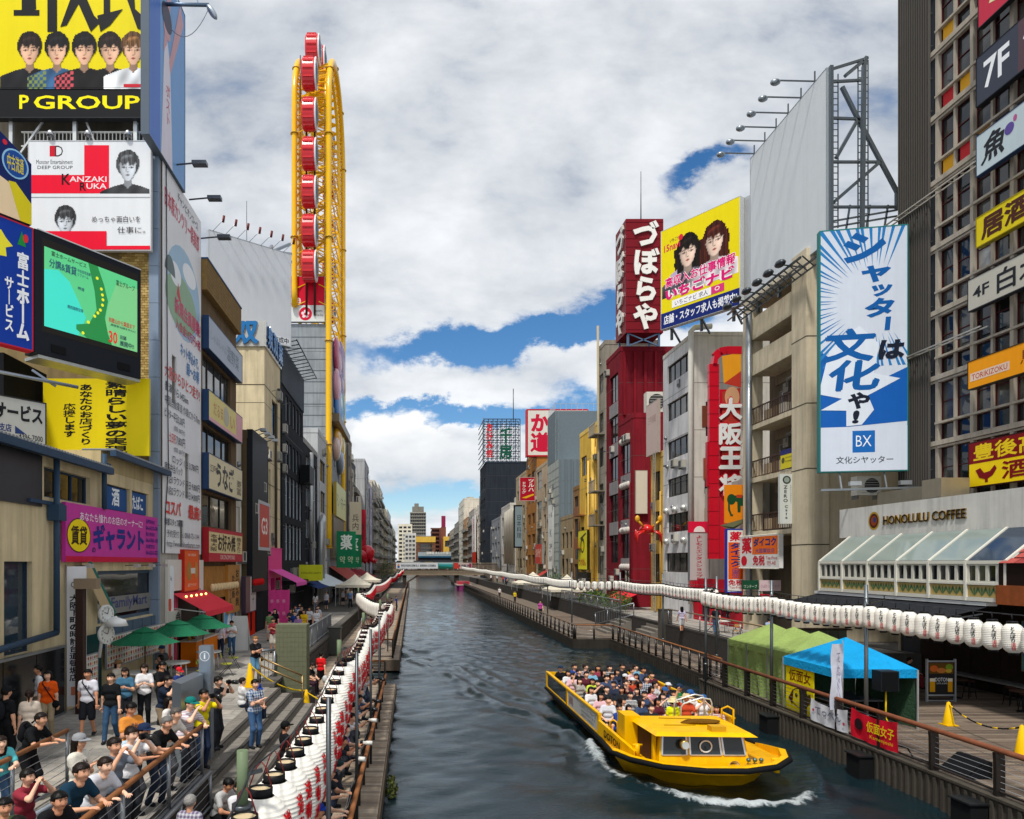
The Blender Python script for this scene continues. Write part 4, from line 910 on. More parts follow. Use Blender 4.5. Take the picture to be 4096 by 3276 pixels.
m=MB();fs.box(m,0,9.03,19.16,20.9,-.3,.12);fr.box(m,-.1,5.7,19.16,20.9,-.3,.12);bd=obj('sign_band',m,mat('#d6d6d2','metal'),crm)
m=MB();fs.box(m,0,9,16.55,16.6,0,.015);fs.box(m,0,9,9.9,9.95,0,.015);fr.box(m,0,5.7,16.55,16.6,0,.015);fr.box(m,0,5.7,9.9,9.95,0,.015);m.tube([fr.p(3.3,16,.15),fr.p(3.3,4,.15)],.1,8);obj('panel_joint',m,mat('#4a4438','paint'),crm)
s=Sign(crm,fs,9,19.16+1.74,.12);s.text('双',.775,.925,.955,.995,'#2f76b4',.045,deep=.12,edge='#1d4c7c',name='channel_letter');s.text('温',.60,.925,.74,.995,'#2f76b4',.03,deep=.12,edge='#1d4c7c',name='channel_letter')
s=Sign(crm,fr,5.7,20.9,.12)
for q,c_ in enumerate('泉双葉'):s.text(c_,.03+q*.33,.925,.31+q*.33,.995,'#2f76b4',.03,deep=.12,edge='#1d4c7c',name='channel_letter')
for q in range(2):obj('dome_camera',MB().ball(fs.p(6.95+q*.42,9.6,.12),.11,10,6),mat('#33363b','gloss'),crm)
wb,L=frame_of((-14.5,50.0),(-9.35,54.0),22.9)
th,s=board('blank_billboard','large blank white billboard above the cream building left of the wheel','billboard',wb,L,7.1,'#c3c8cf',.4,frame='#aeb4bb')
s.rect(.62,.005,.99,.085,'#cfd3d8');s.text('意匠作成中',.64,.015,.97,.08,'#2a2d33',.02)
for q in range(7):
 a=L*(q+.3)/7;lt=thing('billboard_lamp',('first','second','third','fourth','fifth','sixth','seventh')[q]+' lamp from the left on the blank left billboard','lamp',wb.p(a,7.1,.2),'lamps along the blank left billboard')
 m=MB();m.tube([wb.p(a,7.1,0),wb.p(a+.4,7.65,.9)],.02,5);obj('arm',m,mat('#9298a0','metal'),lt);m=MB();m.tube([wb.p(a+.4,7.5,.9),wb.p(a+.45,7.95,.95)],.09,8);obj('lamp_head',m,mat('#6d3030','paint'),lt)
tag(obj('roof_antenna',MB().tube([(-12.4,52.5,22.5),(-12.4,52.5,Z(201,52.5))],[.05,.02],6),mat('#52565c','metal')),'thin antenna mast rising behind the blank left billboard','antenna')
m=MB()
for p,q in(((262,256),(290,244)),((275,252),(291,254)),((279,259),(291,262)),((268,252),(272,246))):m.bar((X(p[0],56),56,Z(p[1],56)),(X(q[0],62),62,Z(q[1],62)),.22)
tag(obj('steel_braces',m,mat('#7d858e','metal')),'grey diagonal steel braces between blank billboard and yellow wheel frame','brace')
blk_,fr,fs=bld('black_building','tall black clad building with rows of white framed windows left of the wheel',-1,-10.2,54.0,65.6,20.2,'#26292e',[(2.6+q*1.75,15.9,3.6+q*1.75,18.0,1,1)for q in range(5)]+[(2.6+q*1.75,12.2,3.6+q*1.75,14.3,1,1)for q in range(5)]+[(2.3+q*1.8,8.2,3.8+q*1.8,11.6,2,2)for q in range(5)]+[(2.3+q*1.8,4.6,3.8+q*1.8,7.6,2,2)for q in range(5)],deep=8,roof=False,wkw=dict(frame='#b9c2ca',glass='pale'))
m=MB()
for q in range(46):fr.box(m,q*.25,q*.25+.14,18.36,21.5,-.2,.12 if q%2 else .05)
fr.box(m,0,11.6,18.36,21.4,-.35,.02);fs.box(m,0,8,18.3,21.4,-.1,.05);obj('corrugated_screen',m,mat('#3a4047','metal'),blk_)
m=MB()
for q in range(12):m.bar(fr.p(q*1.0,21.3,.1),fr.p(q*1.0+.2,21.6,1.3),.06)
m.bar(fr.p(0,21.6,1.3),fr.p(11.5,21.6,1.3),.07);obj('roof_bracket',m,mat('#22262b','metal'),blk_)
m=MB();fr.box(m,9.0,11.4,11.6,13.2,.1,1.0);obj('black_box_sign',m,mat('#15171a','paint'),blk_)
f=fr;m=MB();f.box(m,0,11.4,2.7,3.0,0,1.4);obj('canopy',m,mat('#1b1d20','paint'),blk_)
fo=FL(-8.9,60.5,4.9);th,s=board('shop_sign','small yellow green sign jutting over the black building canopy','sign',Fr((-9.6,59.5,4.7),(1,.1,0)),2.0,1.35,'#c8cc2a',.1)
s.text('HALLELUJAH',.1,.4,.9,.55,'#4a4a18',.0)
bld('slim_building','slim black building with white windows before the wheel tower',-1,-10.25,65.8,75.6,17.6,'#2a2d33',grid(.6,6.0,6.2,15.4,1,3,.55,.6)+[(6.6,.4,9.2,14.5,2,4)],deep=7,wkw=dict(frame='#c9ced2',glass='pale'),sidemat='#9a9c98')
bld('slim_building','slim white building with tall windows touching the yellow wheel column',-1,-10.2,75.7,84.2,20.3,'#b9bcbe',grid(.4,8.2,2.6,16.5,1,4,.6,.7),deep=7,wkw=dict(frame='#4c5158'))
tag(obj('vent_duct',MB().tube([(-9.9,68.5,5),(-9.9,68.5,17)],.25,10),mat('#a5a8a8','metal')),'thin grey vent duct climbing the slim black building','duct');tag(obj('vent_duct',MB().tube([(-9.8,75.5,4),(-9.8,75.5,10.5),(-9.9,77.5,11.2)],.4,10),mat('#a5a8a8','metal')),'fat grey vent duct at the corner of the slim white building','duct')
dq,fr,fs=bld('wheel_building','grey panelled store building carrying the yellow ferris wheel',-1,-10.25,84.6,106,35.1,'#8f969c',[],deep=14,kind='wall',roof=False)
m=MB()
for q in range(24):fs.box(m,0,14,q*1.35+.6,q*1.35+.66,0,.03)
obj('panel_joint',m,mat('#5e656b','paint'),dq)
for q in((22,23,1.2),(5,10.5,.5)):m=MB();fr.box(m,2.5,18,q[0],q[1],.02,q[2]);obj('steel_gantry',m,mat('#7a6f5c','metal'),dq)
rs=FC(-14.7,84.3,35.3);th,s=board('billboard','red and white rooftop sign with a round red blossom emblem','billboard',rs,4.15,5.4,'#d6d8d6',.5,frame='#a9adb1')
s.rect(0,.36,1,1,'#cc1430');s.text('ee',.0,.40,.32,.53,'#eedfe0',.03);s.ell(.45,.17,.19,.15,'#c81c38');s.text('✿',.33,.08,.56,.26,'#f0dce0',.0);s.text('Japan.',.68,.2,.95,.27,'#3d4046',.0);s.text('Tax-free Shop',.68,.1,.97,.17,'#3d4046',.0)
rel=thing('painted_relief','tall relief of rounded painted balloon shapes on the store front inside the yellow columns','relief',(-9.6,95,22))
for y,z,ry,rz,c in((93.5,38,3.6,3.2,'#b14a6a'),(98.5,38.5,2.6,4.2,'#8a6a8c'),(92.6,33,2.6,3.0,'#c98fa0'),(95,29.5,4.2,4.6,'#2a6cab'),(98.5,31,2.0,3.5,'#3c8a62'),(94,24.5,3.4,2.3,'#e3a81c'),(98.2,24.5,2.8,2.6,'#d2b21e'),(92.2,22.6,2.4,2.0,'#c8a89a'),(97,21.2,2.8,2.2,'#5a6a78'),(94.2,30.4,1.6,2.2,'#d9dcdc'),(96.5,34.5,2.6,2.6,'#7a4a78'),(99.5,35.0,1.6,2.4,'#b88a6a')):
 obj('balloon',MB().ball((-10.0,y,z*.8+3.2),(.6,ry*.9,rz*.8),16,10),mat(c,'gloss'),rel)
ys_=FL(-9.55,88.5,12.2);th,s=board('shop_sign','pale yellow store sign between the yellow wheel columns','sign',ys_,12.5,4.3,'#d6d89a',.4,frame='#b9a04a');s.text('ドン・キホーテ',.06,.3,.94,.7,'#5a5a3a',.0)
for y,lab in((87.5,'nearer green pharmacy banner below the pale yellow sign'),(97.5,'farther green pharmacy banner below the pale yellow sign')):
 fb_=Fr((-9.4,y,5.6),(1,.55,0));th,s=board('hanging_banner',lab,'banner',fb_,2.6,4.6,'#1d7a52',.08)
 s.text('薬',.2,.5,.8,.9,'#e3ece4',.03);s.text('약 약',.15,.12,.85,.32,'#dfe8c0',.0)
m=MB();m.add([(-10.2,86,5.8),(-10.2,106,5.8),(-7.2,106,3.7),(-7.2,86,3.7)],[(0,3,2,1)]);m.box(-7.26,-7.2,86,106,3.4,3.7)
tag(obj('shop_awning',m,mat('#a8524c','cloth')),'long dull red awning at the foot of the wheel building','awning')
m=MB();m.add([(-10.2,70,4.9),(-10.2,84,4.9),(-7.0,84,3.3),(-8.6,70,3.9)],[(0,3,2,1)]);tag(obj('shop_awning',m,mat('#c9d3d8','cloth')),'pale blue white sloping awning in front of the slim white building','awning')
m=MB();m.add([(-10.2,62,4.6),(-10.2,69.5,4.6),(-8.2,69.5,3.9),(-8.2,62,3.9)],[(0,3,2,1)]);tag(obj('shop_awning',m,mat('#22386a','cloth')),'navy awning low beside the navy shop front near the slim black building','awning')
wheel=thing('ferris_wheel','tall narrow oval yellow ferris wheel with red round cabins','ferris wheel',(-12.2,93,20))
ymat=mat('#f0bc08','gloss')
Y0,Y1,ZT,RW=84.0,101.5,70.6,8.75
def oval(x,off=0.,z0=8.):
 pts=[(x,Y0+off,z)for z in np.linspace(z0,ZT-RW,27)]
 pts+=[(x,(Y0+Y1)/2-(RW-off)*math.cos(q),ZT-RW+(RW-off)*math.sin(q))for q in np.linspace(0,math.pi,24)[1:-1]]
 pts+=[(x,Y1-off,z)for z in np.linspace(ZT-RW,z0,27)]
 return pts
for x in(-14.1,-10.0):
 obj('track_rail',MB().tube([p for p in oval(x)if p[2]>35 or x>-12],.36,10),ymat,wheel)
 obj('inner_rail',MB().tube(oval(x+(.5 if x<-12 else-.5),1.0,35.),.22,8),ymat,wheel)
m=MB();A=oval(-14.1);B=oval(-10.0);A2=oval(-13.6,1.0);B2=oval(-10.5,1.0)
for i in range(len(A)):
 if A[i][2]<36:continue
 m.bar(A2[i],B2[i],.22);m.bar(A[i],A2[i],.16);m.bar(B[i],B2[i],.16)
 if i+1<len(A):m.bar(A2[i],B2[i+1],.12);m.bar(A2[i+1],B2[i],.12);m.bar(A[i],B2[i+1],.1);m.bar(B[i],A2[i+1],.1);m.bar(A[i],A2[i+1],.12);m.bar(B[i],B2[i+1],.12)
obj('cross_brace',m,ymat,wheel)
m=MB();mid=len(A)
for i in range(14,26):
 z=A[i][2]
 m.bar((-13.6,Y0+1,z),(-13.6,Y1-1,z),.14);m.bar((-10.5,Y0+1,z),(-10.5,Y1-1,z),.14);m.bar((-10.5,Y0+1,z),(-10.5,Y1-1,z+4.2),.1);m.bar((-13.6,Y0+1,z+4),(-13.6,Y1-1,z),.1)
obj('inner_lattice',m,ymat,wheel)
m=MB()
for i in range(0,len(A),6):
 for P_ in(A[i],B[i])if A[i][2]>35 else(B[i],):m.tube([Vector(P_)+Vector((0,0,-.06)),Vector(P_)+Vector((0,0,.06))],.5,10)
obj('joint_flange',m,mat('#b58a08','gloss'),wheel)
m=MB()
for x in(-12.7,-11.7):m.tube([(x,Y0+.2,z)for z in np.linspace(36,ZT-RW,4)],.12,6)
obj('drive_rail',m,mat('#4a3a34','metal'),wheel)
cab=[(Y0-1.0,z)for z in(41.4,45.6,50.2,54.7,59.4,64.2)]+[((Y0+Y1)/2-10*math.cos(q),ZT-RW+10*math.sin(q))for q in(R(47),R(82),R(118),R(150))]+[(Y1+1.0,z)for z in(61.0,55,49,43)]
cm=MB();n=24;Rr=1.85
prof=[(-.85,.0),(-.85,Rr*.9),(-.7,Rr),(.55,Rr),(.72,Rr*.96),(.72,0)]
vs=[(x,r*math.cos(2*math.pi*k/n)*.62,r*math.sin(2*math.pi*k/n))for x,r in prof for k in range(n)]
cm.add(vs,[(i*n+k,i*n+(k+1)%n,(i+1)*n+(k+1)%n,(i+1)*n+k)for i in range(len(prof)-1)for k in range(n)],0,False)
for k in range(0,n,2):
 an=2*math.pi*k/n;cm.box(-.65,.5,Rr*.62*math.cos(an)-.09,Rr*.62*math.cos(an)+.09,Rr*math.sin(an)-.09,Rr*math.sin(an)+.09)
cab_me=cm.mesh('cabin',mat('#c8202a','gloss'))
gm_=MB();gm_.ball((.66,0,0),(.42,Rr*.52,Rr*.86),18,10);glass_me=gm_.mesh('cabin_window',mat('#3a5a78','gloss',.05))
rim=MB();n2=28
rim.tube([(.78,Rr*.60*math.cos(q),Rr*.97*math.sin(q))for q in np.linspace(0,6.283,n2)],.11,6);rim_me=rim.mesh('cabin_rim',mat('#d9dde0','gloss'))
for y,z in cab:
 c_=link('cabin',cab_me,wheel);c_.location=(-12.15,y,z)
 for nm,me in(('cabin_window',glass_me),('cabin_rim',rim_me)):link(nm,me,c_)
 m=MB();
tag(obj('roof_antenna',MB().tube([(-13.4,84,ZT-9),(-13.4,84,ZT-3.5)],.07,6),mat('#5a5a5e','metal')),'slim lightning rod at the very top of the yellow wheel','antenna')
def farrow(side,items,xf,group):
 for i,(y0,y1,z1,c,kind,lab)in enumerate(items):
  L=y1-y0;nr=max(3,int((z1-6)/3.4));nc=max(1,int(L/5));xo=random.uniform(-.5,.4)*side
  hs=[h+(2,1)for h in grid(.6,L-.6,3.0,z1-3.0,nc,nr,random.choice((.5,.62,.4)),random.choice((.45,.55)))]
  th,fr,fs=bld('canal_building',lab,side,xf+xo,y0,y1,z1,c,hs,deep=11,wkw=dict(simple=True,frame=random.choice(('#4b4f55','#8f9498','#2c2f34')),glass=random.choice(('dark','blind','dark')),fw=.09),kind='far',group=group)
  if kind==1:
   m=MB()
   for j in range(nr):fr.box(m,.5,L-.5,2.6+j*(z1-6)/nr,3.5+j*(z1-6)/nr,0,.9)
   obj('balcony',m,mat('#8d8b84','far'),th)
  m=MB();yc=(y0+y1)/2;xa=xf+side*4
  m.box(xa-1.5,xa+1.5,yc-1.2,yc+1.2,z1,z1+2.4);obj('roof_house',m,mat('#a9a7a0','far'),th)
  m=MB();m.tube([fr.p(.4+.1*i%1,.5,.2),fr.p(.4,z1-3,.2)],.12,6);obj('downpipe',m,mat('#5d6064','paint'),th)
  if i%2==0:m=MB();m.tube([(xa,yc,z1),(xa,yc,z1+5)],.05,5);obj('antenna',m,mat('#4b4f55','metal'),th)
LL=[(106.5,116,25.5,'#8c8377',0,'narrow grey brown building just beyond the wheel with a dark side'),(116.2,124,21.8,'#b9b2a4',0,'pale grey building second beyond the wheel'),(124.2,133,24.0,'#5d5f63',1,'dark grey building with roof frame third beyond the wheel'),(133.2,146,20.0,'#c5beb0',0,'cream building fourth beyond the wheel'),(146.2,160,27.5,'#a5a7aa',0,'tall grey building fifth beyond the wheel'),(160.2,176,24.5,'#b7b3c4',0,'pale lilac topped building on the far left bank'),(176.2,196,26.5,'#b5aea2',1,'beige building beside the footbridge on the left bank'),(196.2,222,29.0,'#c9c4b8',1,'light beige building just past the footbridge on the left'),(222.2,255,31.0,'#dbd6ca',1,'tall white balconied building on the far left bank'),(255.2,300,27.0,'#e0d6b8',1,'cream balconied apartment block on the far left bank'),(300.2,350,29.0,'#cfd3d6',1,'pale blue white block at the end of the left bank'),(350.2,420,24.0,'#d6cfbf',1,'lowest cream block at the very end of the left bank')]
farrow(-1,LL,-10.4,'buildings along the far left bank')
for y,z0,w_,h_,c,lab,tx_ in((112,9.5,2.0,6.5,'#d5cbb0','cream vertical sign with two brush characters beyond the wheel','兵内'),(128,8,1.6,8,'#b8243a','thin red vertical sign on the far left bank','酒場')):
 th,s=board('hanging_banner',lab,'banner',Fr((-10.0,y,z0),(1,.4,0)),w_,h_,c,.2);s.text(tx_,.2,.3,.8,.7,'#2d2a26',.0,vert=True)
# ------------------------------------------------------------------ right bank buildings
XG=24.5
off=thing('office_block','tall beige office block with deep window grid and tenant signs at the right edge','building',(28,30,ZR))
f=FRt(XG,35.1,ZR);NB=9;HB=46.
obj('wall',MB().box(XG+.45,36,25.2,35.05,ZR,HB),mat('#4c463e','wall'),off)
obj('end_fin',MB().box(XG-.05,36,35.03,35.2,ZR,HB),mat('#a59a83','wall'),off)
beige=mat('#a89f91','wall');a_sl=2.35
for q in range(NB):
 a=a_sl+q*1.02;w_=.18 if q%2==0 else .12
 m=MB();f.box(m,a,a+w_,4.2,HB,-.44,.02 if q%2==0 else-.04);obj('mullion',m,beige,off)
for fl in range(14):
 z0=5.0+fl*3.05
 m=MB();f.box(m,0,10.4,z0-.28,z0-.06,-.43,.10);f.box(m,0,10.4,z0-.40,z0-.30,-.43,.03);obj('floor_band',m,beige,off)
 m=MB();f.box(m,a_sl,10.4,z0+.72,z0+.82,-.43,.06);obj('window_sill',m,beige,off)
 for q in range(NB-1):
  a0=a_sl+q*1.02+(.18 if q%2==0 else .12);a1=a_sl+(q+1)*1.02
  window(off,f,a0,z0-.06,a1,z0+.72,1,1,.16,'#4a1c1e',fw=.03,simple=True)
  window(off,f,a0,z0+.82,a1,z0+2.65,1,2,.16,'#4a1c1e','blind' if(fl*3+q)%7==0 else 'dark',fw=.035,simple=True)
m=MB()
for q in range(14):f.box(m,.12+q*.155,.15+q*.155,3.5,HB,.10,.22)
for q in range(28):f.box(m,.1,2.25,3.6+q*1.53,3.64+q*1.53,.08,.12)
obj('slat_screen',m,mat('#55524e','paint'),off)
obj('screen_back',MB().box(XG+.02,XG+.4,32.85,35.0,ZR,HB),mat('#34383e','paint'),off)
for q in range(7):
 m=MB();z_=27.2-.3*0+(q//3)*3.05;a=a_sl+.3+(q%3)*1.02;f.box(m,a,a+.7,z_-4.3,z_-3.2,-.13,-.12);obj('window_poster',m,mat(('#d29a1c','#b8242c')[q%2],'print'),off)
for b_ in(22.4,15.3):
 m=MB();f.box(m,-.6,5.6,b_,b_+.06,.5,.56);f.box(m,-.6,5.6,b_,b_+.06,.2,.25)
 for q in range(9):f.box(m,-.5+q*.7,-.46+q*.7,b_,b_+.05,.2,.55)
 obj('maintenance_rail',m,mat('#b7b2a6','metal'),off)
def tsign(label,a0,z0,z1,col,frame,c=.62,h=None):
 f2=FRt(XG-c,35.6-a0,z0);return board('tenant_sign',label,'sign',f2,10.0-a0+.5,z1-z0,col,.25,frame=frame)
Lw=4.6
th,s=tsign('red tenant sign cut by the top of the frame',6.1,28.75,31.2,'#c23048','#26292e');s.poly([(.12,.25),(.2,.2),(.32,.8),(.26,.85)],'#e6d9a8')
th,s=tsign('dark blue grey tenant sign reading 7F',6.0,25.5,27.5,'#3c4250','#1d2026');s.rect(.45,0,1,1,'#57434a');s.text('7F',.08,.22,.36,.80,'#eceff2',.02);s.text('個室',.50,.35,.9,.8,'#e6e6ea',.0)
th,s=tsign('pale blue white tenant sign with black brush fish character',6.0,22.55,24.2,'#b9c9cf','#2a3c5a');s.text('魚',.05,.18,.30,.85,'#23262c',.03,slant=.2);s.ell(.36,.62,.05,.14,'#5a4a92');s.ell(.42,.78,.02,.08,'#b0568a');s.text('完',.6,.3,.8,.8,'#23262c',.0)
th,s=tsign('yellow cut out lettering sign on rails below the fish sign',6.0,19.55,20.75,'#d8c412','#a08f10');s.text('居酒屋',.06,.15,.8,.88,'#4a2418',.05)
th,s=tsign('grey white tenant sign reading 4F with black characters',5.55,17.0,18.3,'#b9b6aa','#2b2d33');s.text('4F',.05,.32,.22,.68,'#23252a',.02);s.text('白木屋',.30,.15,.98,.86,'#23252a',.02)
th,s=tsign('orange tenant sign with a small white name strip',5.55,13.65,14.8,'#f09c10','#3a2c18');s.rect(.02,.25,.42,.55,'#e3c9b4');s.text('TORIKIZOKU',.04,.30,.40,.50,'#b4402c',.01);s.text('鳥貴族',.52,.3,.98,.8,'#7a3414',.0)
th,s=tsign('red over yellow tenant sign with a red rooster',5.6,9.45,11.3,'#f0cf12','#3a1a16');s.rect(0,.52,1,1,'#7c1418');s.text('豊後高田',.05,.58,.92,.94,'#e8c81c',.03);s.text('酒場',.34,.08,.86,.46,'#7c1418',.03)
s.poly([(.07,.36),(.12,.40),(.16,.28),(.22,.30),(.27,.42),(.29,.34),(.25,.20),(.20,.14),(.2,.06),(.17,.06),(.17,.13),(.11,.18)],'#7c1418')
cof=thing('coffee_house','white glazed coffee house terrace with sloping glass roof','cafe',(21,29,4.6))
f=FRt(20.0,34.4,4.85);LC=10.9
m=MB();f.box(m,0,LC,0,.14,-.5,.03);f.box(m,0,LC,.58,.66,-.08,.03);f.box(m,0,LC,1.32,1.44,-.12,.04);obj('window_rails',m,mat('#d5d3c8','paint'),cof)
NBY=6;bw_=LC/NBY
leafm=mat('#4a6a48','print')
for q in range(NBY+1):
 m=MB();a=min(q*bw_,LC-.1);f.box(m,a,a+.1,.0,1.4,-.1,.06)
 m.bar(f.p(a+.05,1.42,.0),f.p(a+.05,2.62,-1.5),.09,.1);obj('bay_post',m,mat('#d5d3c8','paint'),cof)
for q in range(NBY):
 a0=q*bw_+.1
 for k in range(4):
  w_=(bw_-.1)/4;window(cof,f,a0+k*w_,.66,a0+(k+1)*w_,1.32,1,1,.02,'#c9c7bc',fw=.06)
 m=MB();f.box(m,a0,a0+bw_-.1,.15,.57,-.06,-.02);pn=obj('leaf_panel',m,mat('#a8935c','wood'),cof)
 lst=MB()
 for k in range(5):
  cx=a0+.3+k*.33
  for j in(-1,0,1):f.poly(lst,[(cx,.18),(cx+j*.13-.05,.40),(cx+j*.17,.52),(cx+j*.13+.05,.38)],-.012)
 obj('printed_leaves',lst,leafm,pn)
 m=MB();m.add([f.p(a0,1.45,-.03),f.p(a0+bw_-.1,1.45,-.03),f.p(a0+bw_-.1,2.62,-1.49),f.p(a0,2.62,-1.49)],[(0,1,2,3)]);obj('roof_pane',m,mat('#808d88' if q<5 else '#2c3a4a','gloss',.08),cof)
for q in range(8):
 obj('pendant_lamp',MB().ball(f.p(.6+q*1.35,1.18,-.55),.09,10,8),emis('#ffb84a',2.5),cof)
obj('dark_room',MB().box(20.6,24.4,23.6,34.3,4.8,6.4),mat('#3a2a20','paint'),cof)
obj('wall',MB().box(21.65,24.5,23.4,34.5,6.4,7.6),mat('#8a857a','wall'),cof)
fs_=FRt(21.5,35.2,7.45);th,s=board('shop_sign','long white marble fascia reading HONOLULU COFFEE with a gold medallion','sign',fs_,10.7,1.42,'#c6c5c0',.3,kind='wall')
s.text('HONOLULU COFFEE',.31,.34,.755,.62,'#241a12',.015,deep=.05,edge='#8a6a1c',name='letter')
s.ell(.245,.5,.036,.30,'#a8862c');s.ell(.245,.5,.029,.24,'#4a2416');s.ell(.245,.5,.020,.16,'#8a3a1e');s.ell(.25,.53,.010,.09,'#2a3a6a')
th=thing('brick_awning','reddish brick patterned sloping roof at the far right of the coffee house','roof',(20.5,22,6))
f3=FRt(19.9,23.4,6.2)
for r_ in range(7):
 m=MB();z0,z1=r_*.19,r_*.19+.17;c0,c1=-r_*.26,-(r_+1)*.26
 for k in range(8):m.add([f3.p(k*.62+.31*(r_%2)-.3,z0,c0+.05),f3.p(k*.62+.60+.31*(r_%2)-.3,z0,c0+.05),f3.p(k*.62+.60+.31*(r_%2)-.3,z1,c1+.02),f3.p(k*.62+.31*(r_%2)-.3,z1,c1+.02)],[(0,1,2,3)],k%2)
 obj('tile_course',m,[mat('#a8504a','stone'),mat('#8e3c3a','stone')],th)
m=MB();f3.box(m,-.4,4,-1.4,0,-.2,-.05);obj('dark_front',m,mat('#201512','paint'),th);m=MB();f3.box(m,-.4,4,-1.4,-.75,-.04,.06);obj('timber_panel',m,mat('#8a4a28','wood'),th)
for q,(y,z,w_,lab)in enumerate(((35.6,9.6,1.2,'beige rooftop air conditioner under the blue sign, left of the ducts'),(31.5,8.0,1.2,'beige rooftop air conditioner behind the fascia between the ducts'))):
 aircon(lab,FC(22.3+q*.4,y,z),0,0,w_,.95,.5,'rooftop air conditioners behind the coffee fascia')
th=thing('roof_duct','large beige rooftop duct with a slanted louvre hood above the coffee fascia','duct',(23,30,9))
obj('duct',MB().box(22.6,23.5,30.6,34.0,8.7,9.6),mat('#a39c8c','metal'),th)
m=MB();m.prism([(22.3,29.5),(23.5,29.5),(23.5,30.6),(22.3,30.6)],8.7,9.8);obj('hood',m,mat('#b3ab98','metal'),th)
m=MB();m.add([(22.22,29.6,8.8),(22.22,30.5,8.8),(22.6,30.5,9.85),(22.6,29.6,9.85)],[(0,3,2,1)]);obj('louvre',m,mat('#6f6a60','metal'),th)
for y0,y1,x0,z0,lab in((24.4,29.6,17.4,4.0,'nearer black fabric awning under the coffee house terrace'),(29.7,34.8,17.9,4.15,'farther black fabric awning under the coffee house terrace')):
 th=thing('awning',lab,'awning',(19,(y0+y1)/2,4.3),'black awnings under the coffee house')
 m=MB();m.add([(x0,y0,z0),(x0,y1,z0),(20.3,y1,4.72),(20.3,y0,4.72),(x0,y0,z0-.16),(x0,y1,z0-.16)],[(0,3,2,1),(0,1,5,4)]);obj('canopy',m,mat('#24262b','cloth'),th)
 m=MB();m.box(20.0,20.4,y0,y1,4.70,4.82);obj('cassette',m,mat('#d0d3d4','paint'),th)
 m=MB()
 for y in(y0+.4,y1-.4):m.bar((20.2,y,4.4),(x0+.1,y,z0-.05),.05)
 obj('arm',m,mat('#8f9396','metal'),th)
bar=thing('dark_wall','dark brown panelled bar wall at the back of the right deck','wall',(24.2,26,ZR))
m=MB();m.box(24.0,24.4,12,33,ZR,4.8);obj('core',m,mat('#211a17','paint'),bar)
fb=FRt(23.99,33,ZR)
for q in range(14):m=MB();fb.box(m,q*1.5+.02,q*1.5+1.48,.1,3.8,0,.04);obj('wall_panel',m,mat('#2c211c','wood'),bar)
m=MB();m.box(23.3,23.98,12,30.5,ZR+.55,ZR+.62);obj('counter_ledge',m,mat('#aeb0b2','metal'),bar)
fp_=FRt(23.9,27.4,2.0);th,s=board('poster','blue and purple fantasy painted poster on the dark bar wall','poster',fp_,2.3,1.9,'#4a7aa8',.05,frame='#8d8570')
s.poly([(0,0),(1,0),(1,.25),(.5,.35),(0,.3)],'#4fa0a0');s.ell(.35,.6,.3,.3,'#9a86b8');s.ell(.62,.75,.2,.15,'#c9d0b8');s.poly([(.75,0),(1,0),(1,1),(.8,.9)],'#3c4a5c');s.ell(.45,.4,.12,.18,'#d8c8d8')
th=thing('drinks_stall','small outdoor bar of weathered panels behind the green tents','stall',(19.5,34,ZP))
for q in range(7):obj('front_plank',MB().box(18.2+q*.42,18.6+q*.42,34.0,34.06,ZP,ZP+1.1),mat(('#8b9080','#7d8273')[q%2],'wood'),th)
obj('counter_top',MB().box(18.1,21.3,33.85,34.6,ZP+1.1,ZP+1.16),mat('#5a4a3a','wood'),th)
for q in range(3):obj('keg',MB().lathe([(.16,0),(.18,.06),(.17,.2),(.18,.4),(.15,.46),(0,.46)],12,(17.9+q*.0,34.6+q*.45,ZP)),mat('#8e9499','metal'),th)
obj('yellow_crate',MB().box(17.75,18.1,34.0,34.3,ZP,ZP+.8),mat('#c8901c','paint'),th)
r2=thing('balcony_building','grey beige concrete building with open balconies and a round edged corner column','building',(25,42,ZP))
conc=mat('#c9bda3','wall')
obj('core',MB().box(23.6,32,38.9,46.2,ZP,23.3),mat('#6a6355','wall'),r2)
obj('corner_column',MB().box(21.75,23.0,38.6,40.1,ZP,23.6),conc,r2)
m=MB()
for z_ in(7.2,11.4,15.0,18.7):m.box(21.74,23.01,38.59,40.11,z_,z_+.05)
obj('column_joint',m,mat('#3c382f','paint'),r2)
obj('side_wall',MB().box(23.0,32,38.75,39.0,ZP,23.5),conc,r2)
obj('far_pier',MB().box(21.85,22.7,45.3,46.2,ZP,23.0),conc,r2)
m=MB();m.tube([(21.75,45.2,3),(21.75,45.2,22.3)],.2,10);obj('rain_pipe',m,mat('#8f959a','metal'),r2)
f=FRt(22.0,45.3,ZP)
